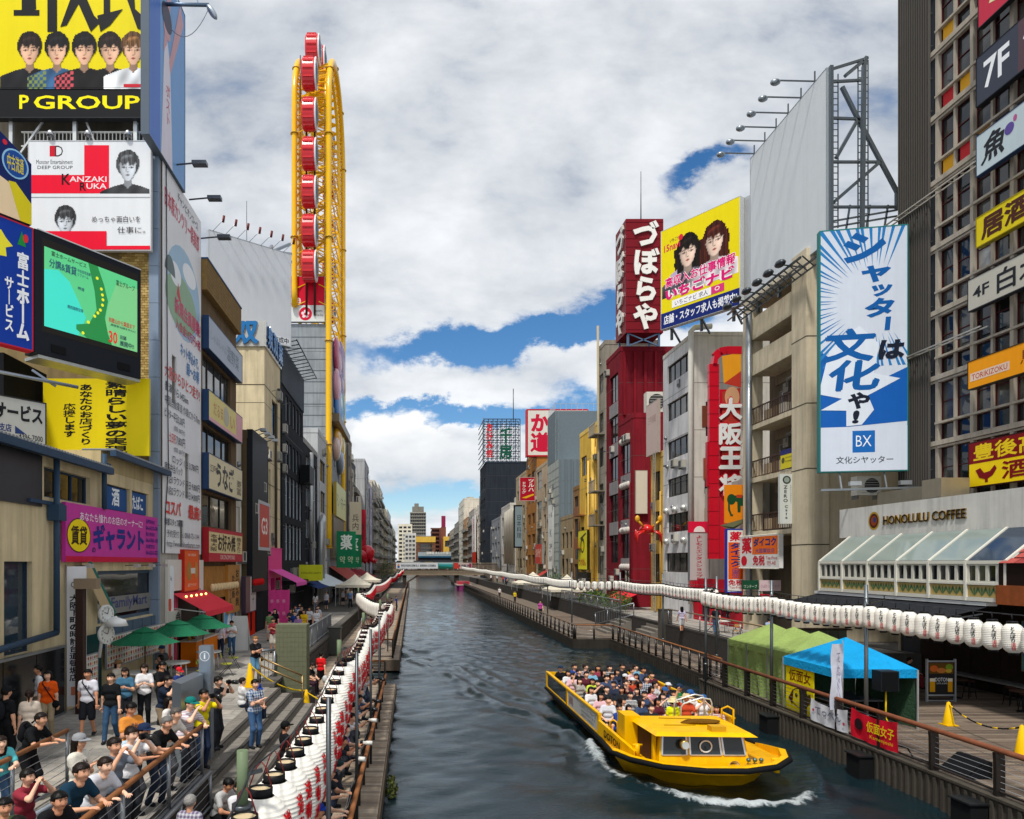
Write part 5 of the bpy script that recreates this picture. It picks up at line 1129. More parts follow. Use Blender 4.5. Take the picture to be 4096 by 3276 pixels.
for z_,par_ in((20.85,1),(18.55,1),(15.05,0),(11.65,0),(8.2,0)):
 b=z_-ZP
 m=MB();f.box(m,0,5.2,b-.28,b,-1.6,.05);obj('balcony_slab',m,conc,r2)
 if par_:m=MB();f.box(m,0,5.2,b,b+1.1,-.15,.02);obj('parapet',m,conc,r2)
 else:
  m=MB();f.box(m,0,5.2,b+1.05,b+1.12,-.04,.03);f.box(m,0,5.2,b+.06,b+.1,-.03,.02)
  for q in range(27):f.box(m,q*.195,q*.195+.03,b+.1,b+1.05,-.02,.01)
  obj('balcony_railing',m,mat('#4a3530','paint'),r2)
  window(r2,f,.5,b+.05,1.6,b+2.1,1,1,1.55,'#8f8c84','blind',name='balcony_door');window(r2,f,2.3,b+.9,4.6,b+2.3,3,2,1.55,'#a9a69c')
  m=MB();f.box(m,1.7,2.3,b+1.7,b+2.3,-1.5,-1.1);m.tube([f.p(4.4,b+2.9,-.8),f.p(4.4,b+.1,-.8)],.08,8);m.tube([f.p(3.6,b+2.6,-1.2),f.p(2.2,b+2.5,-1.2),f.p(2.1,b+2.0,-1.2)],.16,8);obj('pipework',m,mat('#8d8a82','metal'),r2)
  for q in range(3):m=MB();f.box(m,1.0+q*.9,1.6+q*.9,b+.1,b+.8,-.7,-.3);obj('stored_box',m,mat(('#b9a98c','#7c6a52','#cfcabc')[q],'paint'),r2)
 m=MB();f.box(m,0,5.2,b-.9,b-.28,-1.6,-1.5);obj('back_wall',m,mat('#877d6a','wall'),r2)
obj('roof_slab',MB().box(21.9,32,38.9,46.2,23.0,23.3),conc,r2)
f2=FC(21.05,40.05,8.45);th,s=board('hanging_sign','white vertical cafe sign with a round dark emblem on the balcony building','sign',f2,.78,2.85,'#c3c7c2',.2)
s.ell(.5,.88,.3,.082,'#2c3834');s.ell(.5,.88,.2,.055,'#8a948c');s.text('ZERO',.2,.42,.62,.78,'#22322c',.02,vert=True);s.text('Cafe',.28,.08,.66,.38,'#22322c',.01,vert=True);s.text('DOUTONBORI',.74,.4,.86,.78,'#3a463f',.0,vert=True)
th,s=board('rail_banner','small yellow and navy notice on a balcony railing of the concrete building','banner',FRt(21.9,41.6,11.75),1.45,1.1,'#d8c82a',.03);s.rect(0,.74,1,1,'#2a2c6a');s.ell(.2,.45,.12,.16,'#5a5a2c');s.text('Currency Exchange',.36,.5,.95,.62,'#3a3a28',.0);s.text('No commission',.36,.32,.95,.43,'#3a3a28',.0)
fw=FRt(21.95,45.4,23.2);th,s=board('blank_billboard','huge blank white billboard on the roof at the right under a row of lamps','billboard',fw,8.3,9.2,'#cbd1d5',.35,frame='#8f979d')
m=MB()
for a in(.4,3.0,5.6,8.0):m.bar(fw.p(a,-.9,-.3),fw.p(a,9,-.45),.16)
obj('rear_post',m,mat('#6d7780','metal'),th)
for q in range(6):
 a=.5+q*1.35
 lt=thing('billboard_lamp',('farthest','second farthest','third farthest','third nearest','second nearest','nearest')[q]+' lamp on the arms above the blank right billboard','lamp',fw.p(a,9.2,1),'lamps above the blank right billboard')
 m=MB();m.bar(fw.p(a,9.25,-.1),fw.p(a,9.3,2.0),.06);m.bar(fw.p(a,9.8,0),fw.p(a,9.25,0),.06);obj('arm',m,mat('#6a737b','metal'),lt)
 m=MB();m.ball(fw.p(a,9.2,2.15),(.28,.2,.17),10,6);obj('lamp_head',m,mat('#8b949b','metal'),lt)
for q in range(6):
 a=.2+q*1.3
 lt=thing('billboard_lamp',('farthest','second farthest','third farthest','third nearest','second nearest','nearest')[q]+' floodlight on the gantry below the blank right billboard','lamp',fw.p(a,-.8,1.2),'floodlights below the blank right billboard')
 m=MB();m.prism([(-.0,0),(1,0),(1,1)],0,.01)if False else None;m.ball(fw.p(a,-.45,1.6),(.26,.42,.2),8,6);obj('lamp_head',m,mat('#50555a','metal'),lt);m=MB();m.bar(fw.p(a,-.7,.0),fw.p(a,-.5,1.6),.06);obj('arm',m,mat('#50555a','metal'),lt)
m=MB()
for c in(.5,1.3):m.bar(fw.p(-.4,-.75,c),fw.p(8.2,-.75,c),.1);m.bar(fw.p(-.4,-1.15,c),fw.p(8.2,-1.15,c),.07)
for q in range(14):m.bar(fw.p(q*.62,-1.15,.5),fw.p(q*.62+.3,-.75,1.3),.05)
tag(obj('lamp_gantry',m,mat('#4e555b','metal')),'dark steel lamp gantry along the foot of the blank right billboard','gantry')
tw=thing('steel_tower','grey steel lattice tower propping the blank right billboard','steel tower',(23,37.5,23))
def tp(u,v,d=37.6):return(X(u,d),d,Z(v,d))
for u0,u1 in((831,831),(862,864)):
 for dd in(37.0,39.5):m=MB();m.bar(tp(u0,236,dd),tp(u1,66,dd),.18);obj('leg',m,mat('#77828b','metal'),tw)
m=MB();rails=[(829,70,868,58),(829,82,864,80),(829,118,858,119),(829,162,880,162),(829,207,896,207)]
for a,b,c,d in rails:m.bar(tp(a,b),tp(c,d),.12)
for a,b,c,d in((842,87,858,119),(858,119,836,158),(858,119,897,192),(880,162,834,202),(864,66,866,57),(862,62,845,76),(897,192,897,210)):m.bar(tp(a,b),tp(c,d),.17)
obj('brace',m,mat('#77828b','metal'),tw)
for u in(828,838,858,868):m=MB();m.bar(tp(u,228),tp(u,60 if u>850 else 74),.05);obj('ladder_rail',m,mat('#77828b','metal'),tw)
m=MB()
for q in range(24):m.bar(tp(828,80+q*6.2),tp(838,80+q*6.2),.035);m.bar(tp(858,64+q*6.8),tp(868,64+q*6.8),.035)
obj('ladder_rung',m,mat('#77828b','metal'),tw)
m=MB()
for v in(222,228):m.bar(tp(828,v),tp(897,v-12),.08)
for u in(846,866,884):m.bar(tp(u,230),tp(u+4,205),.08)
obj('roof_walk_rail',m,mat('#77828b','metal'),tw)
fx,L=frame_of((20.2,34.6),(23.98,33.9),10.72)
th,s=board('tall_sign','tall white and blue sign with blue brush katakana and sun rays','sign',fx,L,11.85,'#c9d2e0',.35,frame='#2a7a78',fw=.05)
s.poly([(0,.175),(1,.20),(1,.42),(.62,.36),(.30,.42),(0,.50)],'#1a5cae')
cx,cy,asp=.62,.70,11.85/L
rays=[]
for k in range(44):
 an=R(70+k*5.3+(k%3));w_=R(1.35);r0,r1=.42,1.2
 q=lambda r,t_:(cx+r*math.cos(t_),cy+r*math.sin(t_)/asp)
 p=[q(r0+.05*(k%2),an),q(r1,an-w_),q(r1,an+w_)]
 poly=p
 for ax,lo,up in((0,0,True),(0,1,False),(1,.43,True),(1,1,False)):
  new=[]
  for i in range(len(poly)):
   A_,B_=poly[i],poly[(i+1)%len(poly)];ia=(A_[ax]>=lo)==up;ib=(B_[ax]>=lo)==up
   if ia:new.append(A_)
   if ia!=ib:
    k_=(lo-A_[ax])/(B_[ax]-A_[ax]);new.append((A_[0]+k_*(B_[0]-A_[0]),A_[1]+k_*(B_[1]-A_[1])))
  poly=new
  if not poly:break
 if len(poly)>2:rays.append(poly)
s.polys(rays,'#2a78b8','sun_rays')
B1='#155aa0'
def ch(c,a0,b0,a1,b1,col,sl=.0,bo=.05,halo=0):
 if halo:s.text(c,a0-halo*.6,b0-halo*.12,a1+halo*.6,b1+halo*.12,'#d5deea',bo+.10,slant=sl,name='brush_halo')
 s.text(c,a0,b0,a1,b1,col,bo,slant=sl,name='brush_stroke')
for c,a0,b0,a1,b1 in(('シ',.24,.86,.74,.985),('ャ',.46,.775,.80,.845),('ッ',.58,.715,.82,.765),('タ',.50,.63,.84,.71),('ー',.74,.575,.80,.63)):ch('｜' if c=='ー' else c,a0,b0,a1,b1,B1,.10,.045)
s.poly([(0,.36),(.10,.50),(.45,.60),(.68,.52),(.62,.40),(.92,.375),(.55,.31),(.62,.25),(.48,.19),(.30,.185),(.30,.25),(0,.255),(.25,.30),(0,.32)],'#d5deea','brush_halo')
for c,a0,b0,a1,b1,cl in(('文',.02,.455,.60,.585,B1),('化',.08,.335,.66,.455,B1),('は',.66,.455,.96,.535,'#1d2433'),('や',.30,.255,.56,.325,'#1d2433'),('!',.36,.195,.44,.25,'#1d2433')):ch(c,a0,b0,a1,b1,cl,.12,.05)
s.rect(0,0,1,.182,'#ccd5e4');s.rect(.37,.075,.63,.165,'#1f66b4');s.text('BX',.41,.10,.59,.145,'#e8eef4',-.005);s.text('文化シヤッター',.18,.03,.84,.06,'#23262e',.01)
m=MB()
for a in(.9,2.9):m.bar(fx.p(a,0,-.2),fx.p(a,-.9,.1),.07)
m.bar(fx.p(-.1,-.95,.3),fx.p(4.2,-.9,.3),.1);obj('lamp_bar',m,mat('#8d959b','metal'),th)
for a in(1.2,3.4):m=MB();fx.box(m,a,a+.5,-.75,-.55,.1,.35);obj('lamp',m,mat('#b9bfc4','metal'),th)
f2=FRt(21.55,46.0,5.9);th,s=board('shop_sign','white drugstore sign ringed with bulbs, orange panel and red character','sign',f2,4.9,2.0,'#dcdcd8',.25)
s.text('薬',.06,.46,.32,.96,'#c81c30',.04);s.rect(.34,.42,.97,.97,'#e2681a');s.text('ダイコク',.37,.66,.94,.93,'#1a2e6e',.05);s.text('大国薬妝店',.42,.46,.9,.6,'#27408a',.01);s.ell(.12,.22,.08,.16,'#c81c30');s.text('免税',.36,.08,.66,.38,'#c01a30',.04);s.text('Tax-Free',.69,.26,.96,.36,'#b0182c',.0);s.text('면세',.72,.08,.92,.22,'#b0182c',.0)
m=MB()
for q in range(34):
 for b_ in(-.03,2.03):m.ball(f2.p(q*.148,b_,.04),.035,6,4)
for q in range(14):
 for a in(-.03,4.93):m.ball(f2.p(a,q*.148,.04),.035,6,4)
obj('bulb_row',m,mat('#e6e2d2','gloss'),th)
f2=FC(21.0,46.6,4.3);th,s=board('shop_sign','tall blue edged drugstore sign with orange vertical katakana panel','sign',f2,1.1,4.1,'#dcdcd8',.25,frame='#2438a0',fw=.08)
s.text('薬',.15,.82,.85,.97,'#c81c30',.04);s.rect(.05,.20,.95,.80,'#e05a18');s.text('ダイコク',.15,.40,.85,.79,'#1a2e6e',.05,vert=True);s.text('大国薬妝店',.25,.215,.75,.39,'#27408a',.01,vert=True);s.text('免税',.05,.1,.95,.19,'#c01a30',.03);s.text('Tax-Free',.1,.05,.9,.085,'#b0182c',.0)
f2=FC(21.15,47.4,8.9);th,s=board('hanging_banner','orange banner with a dark green elephant','banner',f2,1.5,2.6,'#e2861a',.05)
s.ell(.32,.62,.2,.14,'#1f4a2c');s.poly([(.42,.72),(.98,.72),(.98,.25),(.86,.25),(.84,.45),(.74,.45),(.73,.28),(.60,.28),(.58,.55),(.45,.58)],'#1f4a2c');s.poly([(.16,.6),(.24,.55),(.26,.35),(.34,.22),(.40,.24),(.38,.18),(.28,.18),(.17,.34)],'#1f4a2c');s.rect(.55,.66,.8,.74,'#b83c24')
m=MB();m.add([f2.p(-.3,-.15,.05),f2.p(.5,-.3,.2),f2.p(1.5,.35,.05),f2.p(1.4,.1,.1),f2.p(.4,-.55,.15)],[(0,1,2),(0,4,3),(1,2,3)]);obj('torn_flap',m,mat('#5a5c40','cloth'),th)
rf=thing('red_frame_sign','huge red framed vertical sign with white bulb edged characters','sign',(22.5,50.4,6));f2=FC(21.2,50.3,6.5)
m=MB();f2.box(m,.15,.85,0,14.0,-.3,.04)
pts=[(.55,14.0),(.62,14.55),(.95,14.9),(1.4,15.0),(2.5,15.0)]
for p,q in zip(pts[:-1],pts[1:]):m.bar(f2.p(p[0],p[1],-.13),f2.p(q[0],q[1],-.13),.3,.55)
f2.box(m,.95,2.4,0,12.2,-.45,-.1);obj('frame',m,mat('#c4142a','gloss'),rf)
m=MB()
for q in range(14):f2.box(m,.14,.86,q*1.0+.4,q*1.0+.43,-.31,.05)
obj('frame_joint',m,mat('#6a0c18','paint'),rf)
m=MB();f2.box(m,.0,.16,5.2,8.4,-.29,.03);obj('frame_shoulder',m,mat('#b01226','gloss'),rf)
s=Sign(rf,f2,2.4,15.0,.0)
s.poly([(.45,.97),(1.02,.99),(1.02,.90),(.5,.84)],'#e69a24');s.poly([(.5,.84),(1.02,.90),(1.02,.82)],'#b83a2c');s.poly([(.45,.80),(1.0,.82),(1.0,.5),(.45,.5)],'#a8382e');s.ell(.75,.775,.22,.05,'#c99a74')
for c_,b_ in(('大',.665),('阪',.545),('王',.43),('将',.30)):
 s.text(c_,.36,b_,1.02,b_+.105,'#c02030',.09,deep=.03,name='letter_backing');s.text(c_,.36,b_+.003,1.02,b_+.102,'#e4e6e4',.05,deep=.1,edge='#d84848',name='letter')
m=MB()
for k_ in range(90):
 m.ball(f2.p(.95+random.random()*1.4,4.2+random.random()*7.2,.02),.035,5,4)
obj('bulb',m,mat('#d83040','gloss'),rf)
f2=FC(21.4,53.9,4.9);th,s=board('shop_sign','grey vertical lightbox sign with red hiragana and a red cap panel','sign',f2,1.45,3.6,'#b9aeac',.3,frame='#6d7074');s.text('よしもとエンタメショップ',.3,.04,.68,.96,'#b0203a',.02,vert=True)
m=MB();f2.box(m,-.08,1.5,3.65,4.5,-.2,.0);obj('cap_panel',m,mat('#d81c40','print'),th);ss=Sign(th,f2,1.45,4.5,.01);ss.ell(.5,.82,.3,.1,'#e8dcd8',t0=0,t1=180)
m=MB()
for q in range(9):f2.box(m,q*.165,q*.165+.085,-.55,-.05,-.1,.02)
obj('striped_valance',m,mat('#c8283a','cloth'),th)
r3,fr,fs=bld('white_building','white building with long strip windows under the strawberry billboard',1,22.0,54.8,61.3,24.0,'#cfcfd0',[(1.0,z_-ZP-.8,6.0,z_-ZP+.75,4,1)for z_ in(22.3,19.1,15.8,12.6,9.6)]+[(.6,3.6,6.1,5.2,4,1,dict(frame='#3a2c24'))],deep=9,sideholes=[(1.0,14.3,1.9,17.0,1,1),(.9,9.8,1.8,12.6,1,1),(.9,5.2,1.8,7.8,1,1)],wkw=dict(frame='#3f3a34'),sidemat='#c3bfb6',par_h=.3)
m=MB();m.tube([(21.8,54.7,3),(21.8,54.7,24.3),(22.1,54.7,24.6),(23.4,54.7,24.7)],.22,10);obj('rain_pipe',m,mat('#c6c4bc','paint'),r3)
for q,(a,z_)in enumerate(((.3,12.8),(.4,8.9),(.2,16.9))):
 m=MB();fs.box(m,a+.5,a+2.0,z_-ZP-.05,z_-ZP+1.6,0,.06);obj('wall_poster',m,mat(('#8a4a2c','#9a6a34','#6a3a28')[q],'print'),r3)
for q in range(6):
 m=MB();m.ball(fr.p(1.2+(q%3)*1.9,6.2+(q//3)*2.6,.15),(.3,.3,.3),10,6);obj('vent_cowl',m,mat('#cfcfca','metal'),r3)
th=thing('billboard','yellow billboard with two women and pink lettering above the white building','billboard',(21.6,53,24.7))
fi,L=frame_of((19.8,55.6),(23.5,50.2),24.75)
th2,s=board('','','',fi,L,7.75,'#e6d40e',.5,frame='#cfd2d4',par=th)
m=MB();fi.box(m,L,L+.9,-.1,7.8,-1.2,-.52);obj('side_box',m,mat('#b9bcbc','metal'),th)
for a,hr,tp_ in((.36,'#1c1714','#5a5460'),(.70,'#4a2018','#e0d6dc')):
 s.portrait(a,.70,.30,hr,'#f2d3c0',tp_,style=int(a*10),longhair=.95)
s.poly([(.13,.52),(.22,.55),(.22,.42),(.13,.40)],'#b9a8c8');s.text('15navi',.04,.77,.26,.84,'#d02a4c',.02);s.text('いちごナビ',.12,.85,.28,.885,'#4a3034',.01);s.ell(.27,.86,.03,.03,'#d8283c')
for o_,c_,bo in((0,'#f2eef0',.10),(1,'#d81c74',.035)):
 s.text('高収入お仕事情報',.06,.40+.0,.95,.50,c_,bo);s.text('いちごナビ',.06,.27,.94,.39,c_,bo+.02)
s.rect(.15,.18,.82,.255,'#f2f0f0');s.rect(.66,.18,.82,.255,'#d83878');s.text('いちごナビ 求人',.19,.193,.62,.243,'#1d2f5a',.01);s.ell(.735,.222,.03,.02,'#f2eef0');s.ell(.735,.222,.02,.013,'#d83878')
s.rect(0,0,1,.155,'#16286e');s.text('店舗・スタッフ求人も掲載中!',.04,.035,.97,.125,'#eef0f4',.025)
m=MB()
for a in(.6,3.2,5.8):m.bar(fi.p(a,-.9,-.5),fi.p(a,.1,-.5),.18);m.bar(fi.p(a,-.9,-1.6),fi.p(a,.1,-.5),.12)
obj('support',m,mat('#5a6066','metal'),th)
r4,fr,fs=bld('red_building','tall dark red building with grey spandrels below the red lettered rooftop sign',1,22.0,74.0,79.2,28.6,'#741a26',[(1.4,z_,4.4,z_+3.0,2,1)for z_ in(21.8,17.4,13.0,8.8,4.4)],deep=9,kind='wall',wkw=dict(frame='#2a2224'),roof=True)
m=MB()
for q in range(8):fs.box(m,q*1.1+.3,q*1.1+.55,20,26.7,0,.2)
obj('fin',m,mat('#7c1824','wall'),r4)
for z_ in(20.4,16.0,11.9,7.5):m=MB();fr.box(m,1.3,4.5,z_-.1,z_+1.3,0,.05);obj('grey_spandrel',m,mat('#8d8a8c','wall'),r4)
r4b,fr,fs=bld('red_building','lower dark red block with rounded window canopies in front of the tall red building',1,21.9,69.4,73.9,20.6,'#7e1c28',[(.7,z_,3.6,z_+3.2,2,1)for z_ in(13.5,8.9,4.3,.6)],deep=6,wkw=dict(frame='#2a2224'))
for z_ in(16.9,12.3,7.7,3.95):
 for q in range(4):
  m=MB();m.ball(fr.p(1.0+q*.75,z_,.0),(.38,.36,.36),8,6);obj('window_canopy',m,mat('#c2bdb6','paint'),r4b)
for z_ in(12.5,7.9,3.95):m=MB();fr.box(m,.6,3.7,z_-.35,z_+.9,0,.04);obj('grey_spandrel',m,mat('#8d8a8c','wall'),r4b)
for q in range(2):aircon(('left','right')[q]+' rooftop air conditioner on the lower red block',FC(23.3+q*2,70.4,21.2),0,0,1.6,2.0,.9,'rooftop units on the lower red block')
th=thing('rooftop_sign','dark red box sign with white rounded hiragana on the red building roof','sign',(24,73,29.5))
obj('box',MB().box(22.0,25.85,72.0,75.6,29.9,41.6),mat('#75131f','paint'),th)
m=MB()
for q in range(14):m.box(21.97,25.88,71.97,72.0,30.2+q*.85,30.23+q*.85)
obj('panel_joint',m,mat('#6a0f1c','paint'),th)
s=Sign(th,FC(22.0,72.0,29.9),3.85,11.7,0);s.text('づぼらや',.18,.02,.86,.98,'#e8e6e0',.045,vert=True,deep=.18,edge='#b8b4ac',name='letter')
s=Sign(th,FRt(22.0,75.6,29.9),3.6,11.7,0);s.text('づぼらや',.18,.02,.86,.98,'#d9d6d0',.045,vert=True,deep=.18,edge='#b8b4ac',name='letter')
m=MB()
for x,y in((22.3,72.3),(25.5,72.3),(22.3,75.2),(25.5,75.2)):m.bar((x,y,28.6),(x,y,29.9),.2)
m.bar((22.3,72.3,28.6),(25.5,72.3,29.9),.12);m.bar((25.5,72.3,28.6),(22.3,72.3,29.9),.12);obj('leg',m,mat('#5d7896','metal'),th)
tag(obj('roof_antenna',MB().tube([(24.2,74,41.6),(24.2,74,47.6)],[.07,.03],6),mat('#4a4e54','metal')),'antenna mast on top of the red lettered rooftop sign','antenna')
f2=FC(X(636,69),69.0,11.1);th,s=board('blank_sign','blank cream vertical sign on the lower red block','sign',f2,1.1,4.2,'#cfc6b4',.2,frame='#a89f90')
ry,fr,fs=bld('slim_yellow_building','slim yellow rendered building between the red and the white buildings',1,22.05,61.5,64.6,15.6,'#d6b05a',[(.6,z_,2.4,z_+2.6,2,1)for z_ in(10.0,6.4,2.6)],deep=6,wkw=dict(frame='#4a3c2c'))
f2=FRt(21.6,64.5,16.0);th,s=board('faded_sign','faded pinkish blank sign panel above the slim yellow building','sign',f2,2.9,4.6,'#c0a9a0',.25,frame='#a89a90');s.text('三平酒蔵',.15,.6,.85,.75,'#a8857e',.0)
m=MB()
for a in(0,.5):m.bar((21.4,61.6+a,2),(21.4,61.6+a,16),.07)
for q in range(45):m.bar((21.4,61.6,2.2+q*.3),(21.4,62.1,2.2+q*.3),.04)
tag(obj('wall_ladder',m,mat('#b9b4a6','metal')),'white caged ladder on the slim yellow building','ladder')
th=thing('crab_sculpture','glossy red crab sculpture with yellow claws hung on the slim yellow building','sculpture',(20.9,62.5,8.8))
obj('body',MB().ball((20.9,62.4,9.2),(.6,.8,.45),14,8),mat('#cc1c1c','gloss'),th)
for sx in(-1,1):
 for k_ in range(3):obj('leg',MB().tube([(20.9+sx*.4,62.3-.3*k_,9.0),(20.9+sx*1.0,62.2-.3*k_,9.1-.2*k_),(20.9+sx*1.1,62.2-.3*k_,8.2-.2*k_)],[.12,.1,.04],6),mat('#c81e1a','gloss'),th)
 obj('claw',MB().tube([(20.9+sx*.4,62.0,9.4),(20.9+sx*.9,61.8,9.9)],.11,6).ball((20.9+sx*1.0,61.8,10.1),(.22,.16,.32),10,6),mat('#d8a01c','gloss'),th)
r5,fr,fs=bld('narrow_building','narrow grey building with pipes and balconies left of the red building',1,21.9,79.4,82.4,31.0,'#9a9488',[(.5,z_,2.3,z_+2.2,2,1)for z_ in(24,19.5,15.5,11.3,7,3)],deep=6,wkw=dict(frame='#5a564e',glass='blind'))
for z_ in(19.0,12.5,8.6):
 m=MB();fr.box(m,.1,2.9,z_,z_+.12,0,1.2);obj('balcony_slab',m,mat('#8a8478','wall'),r5)
 m=MB()
 for q in range(10):fr.box(m,.1+q*.3,.15+q*.3,z_+.12,z_+1.3,1.1,1.15)
 fr.box(m,.1,2.9,z_+1.28,z_+1.36,1.08,1.17);obj('balcony_railing',m,mat('#b3aea2','metal'),r5)
m=MB();m.tube([(21.5,80.5,5),(21.4,80.6,33.5)],.14,8);obj('cable_duct',m,mat('#a89c80','paint'),r5)
r6,fr,fs=bld('yellow_building','yellow rendered building with brown windows and a yellow cook sign',1,22.0,82.6,91.8,22.6,'#e0b74e',[(.8,15.5,3.6,18.0,3,1),(3.0,10.6,5.0,13.2,1,1),(5.6,15.4,7.4,18.0,2,1),(5.6,10.6,7.4,13.2,1,1),(5.6,6.4,7.4,9.0,1,1),(.6,6.4,2.4,9.0,2,1)],deep=7,wkw=dict(frame='#4a4438'),trim='#e6c468')
for z_ in(10.4,6.2):
 m=MB();fr.box(m,.2,2.6,z_,z_+.15,0,.9);fr.box(m,.2,2.6,z_+.15,z_+1.2,.82,.88);obj('balcony',m,mat('#8a5a3a','paint'),r6)
m=MB();m.tube([fr.p(7.9,.5,.3),fr.p(7.9,19.5,.3)],.22,8);m.tube([fr.p(5.2,1,.2),fr.p(5.2,17,.2)],.12,8);obj('pipe',m,mat('#e3bf60','paint'),r6)
f2=FRt(21.6,91.0,5.4);th,s=board('shop_sign','lemon yellow sign with a dark sketched figure on the yellow building','sign',f2,4.6,4.9,'#e4d81c',.3,frame='#2b2a18')
s.ell(.5,.62,.22,.2,'#3c3a22');s.ell(.5,.60,.14,.13,'#e4d81c');s.poly([(.25,.82),(.85,.94),(.9,.9),(.3,.76)],'#3c3a22');s.text('つけめん',.12,.08,.88,.28,'#a8241c',.03)
f2=FRt(21.5,91.4,2.6);th,s=board('shop_sign','black sign with white round kana below the lemon yellow sign','sign',f2,5.4,2.4,'#1d1c1a',.5);s.text('つけ麺屋',.12,.3,.88,.72,'#e3ded2',.03)
r6b,fr,fs=bld('brown_building','slim brown tiled building with dark blue windows beside the grey sheeted scaffold',1,22.0,92.0,95.6,16.0,'#8f6f4a',grid(.3,3.3,1.5,13.6,1,4,.7,.8),deep=6,wkw=dict(frame='#20263a',glass='blue'))
r7,fr,fs=bld('sheeted_building','building wrapped in grey construction sheeting with white panel front',1,22.0,104.8,113.5,21.8,'#a3a9a4',[],deep=7.5,sidemat='#6d7a82',kind='cloth',roof=False)
obj('upper_sheeting',MB().box(21.98,29.2,107.7,113.4,21.81,29.6),mat('#6a777f','cloth'),r7)
m=MB()
for q in range(20):fr.box(m,0,8.7,q*1.4+.5,q*1.4+.54,0,.03)
for q in range(5):fr.box(m,q*2.1+.1,q*2.1+.16,0,27.7,0,.032)
obj('panel_joint',m,mat('#7d8680','paint'),r7)
m=MB()
for q in range(8):fs.box(m,.9*q,.9*q+.3,0,19.9,0,.1+.05*(q%3))
obj('sheet_fold',m,mat('#67747c','cloth'),r7)
m=MB()
for q in range(9):m.bar((22,107.8+.6*q,29.6),(22,107.8+.6*q,30.7),.06);m.bar((22+q*.85,107.7,29.6),(22+q*.85,107.7,30.7),.06)
m.bar((22,107.7,30.7),(29,107.7,30.7),.07);obj('scaffold_rail',m,mat('#b5bcc2','metal'),r7)
f2=FRt(21.9,112.6,5.2);th,s=board('site_notice','white construction notice with black lettering on the sheeted building','notice',f2,4.2,10.2,'#d5d6d2',.05);s.text('ロート製薬',.15,.8,.85,.88,'#3a3d42',.0);s.text('KRAFT',.2,.12,.8,.2,'#23252a',.0);s.text('K',.35,.5,.65,.62,'#2a6a8a',.0);s.text('工事中',.2,.32,.8,.4,'#3a3d42',.0)
bld('low_building','low tan building squeezed beside the sheeted building',1,22.2,95.8,104.6,12.5,'#9c8a6c',grid(.5,8,2,9.5,3,2,.6,.6),deep=6,wkw=dict(frame='#4a4238'))
f2=FC(X(528,124),124,Z(455,124));th,s=board('rooftop_sign','white rooftop sign with red border and red brush characters','sign',f2,10.5,7.9,'#d3cfc6',1.5,frame='#b8202e',fw=.25)
s.text('か',.05,.52,.36,.92,'#c01a3a',.05);s.text('道',.05,.08,.36,.50,'#c01a3a',.05);s.text('に楽',.45,.15,.95,.85,'#c01a3a',.05)
m=MB()
for q in range(8):m.bar(f2.p(q*1.5,-2.5,-.5),f2.p(q*1.5,0,-.5),.15);m.bar(f2.p(q*1.5,-2.5,-.5),f2.p(q*1.5+1.4,0,-.5),.1)
obj('support',m,mat('#4a4a4c','metal'),th)
r8,fr,fs=bld('beige_building','beige building with gridded windows and the red drugstore sign',1,22.0,113.7,124.0,22.4,'#b5a48a',[(.8,z_,5.2,z_+3.2,4,2)for z_ in(17.0,11.8,7.2,3.0)]+[(7.2,z_,9.0,z_+2.4,1,1)for z_ in(15,10,5.6)],deep=8,wkw=dict(frame='#8c877c'))
bld('brown_building','brown and tan building with recessed loggias next to the beige building',1,22.1,124.2,135,25.6,'#a06c34',grid(.8,10,3,22,2,5,.7,.5),deep=8,wkw=dict(frame='#5a4a34'))
bld('tan_building','tan building with narrow dark windows on the right bank past the drugstore sign',1,22.0,135.2,148,23.6,'#a8977a',grid(.8,12,2.6,20,3,5,.5,.55),deep=8,wkw=dict(frame='#4a443a'))
f2=Fr((20.4,119.5,Z(486,119.5)-5.3),(1,-.1,0));th,s=board('hanging_sign','dark red hanging drugstore sign with white katakana and a yellow swoosh','sign',Fr((X(520,118),118,Z(500.6,118)),(1,.0,0)),2.5,3.9,'#a8162a',.4,frame='#d3cfc8')
s.text('ツルハ',.55,.38,.95,.95,'#e8e0d8',.03,vert=True);s.text('ドラッグ',.12,.30,.42,.82,'#e8e0d8',.02,vert=True);s.poly([(.1,.12),(.9,.30),(.95,.24),(.4,.1)],'#e0b01c')
f2=FRt(21.4,121.5,6.1);th,s=board('shop_sign','orange red drugstore sign low on the beige building','sign',f2,6.2,3.3,'#c23a2c',.4,frame='#8a8a84');s.text('ツルハドラッグ',.06,.3,.8,.8,'#ecdcc8',.03);s.poly([(.8,.1),(.98,.9),(.9,.1)],'#d8a02c')
f2=Fr((20.6,140,9.5),(1,-.2,0));th,s=board('hanging_sign','black framed grey vertical sign on the tan building','sign',f2,1.6,8.0,'#7b8a90',.4,frame='#15171a',fw=.3);s.text('日本料理',.2,.2,.8,.8,'#2c3034',.0,vert=True)
r9,fr,fs=bld('black_tower','black building carrying the open steel lattice sign',1,20.8,196,214,34.2,'#2b3038',[(2+q*5,z_,5+q*5,z_+3,1,1)for q in range(3)for z_ in(8,14,20,26)],deep=17,wkw=dict(simple=True,glass='dark',fw=.15),kind='far')
lat=thing('lattice_sign','open black steel lattice sign with red and green characters','sign',(24,197,34))
m=MB();x0,x1_,z0,z1=X(484,196),X(520,196),34.4,46.5
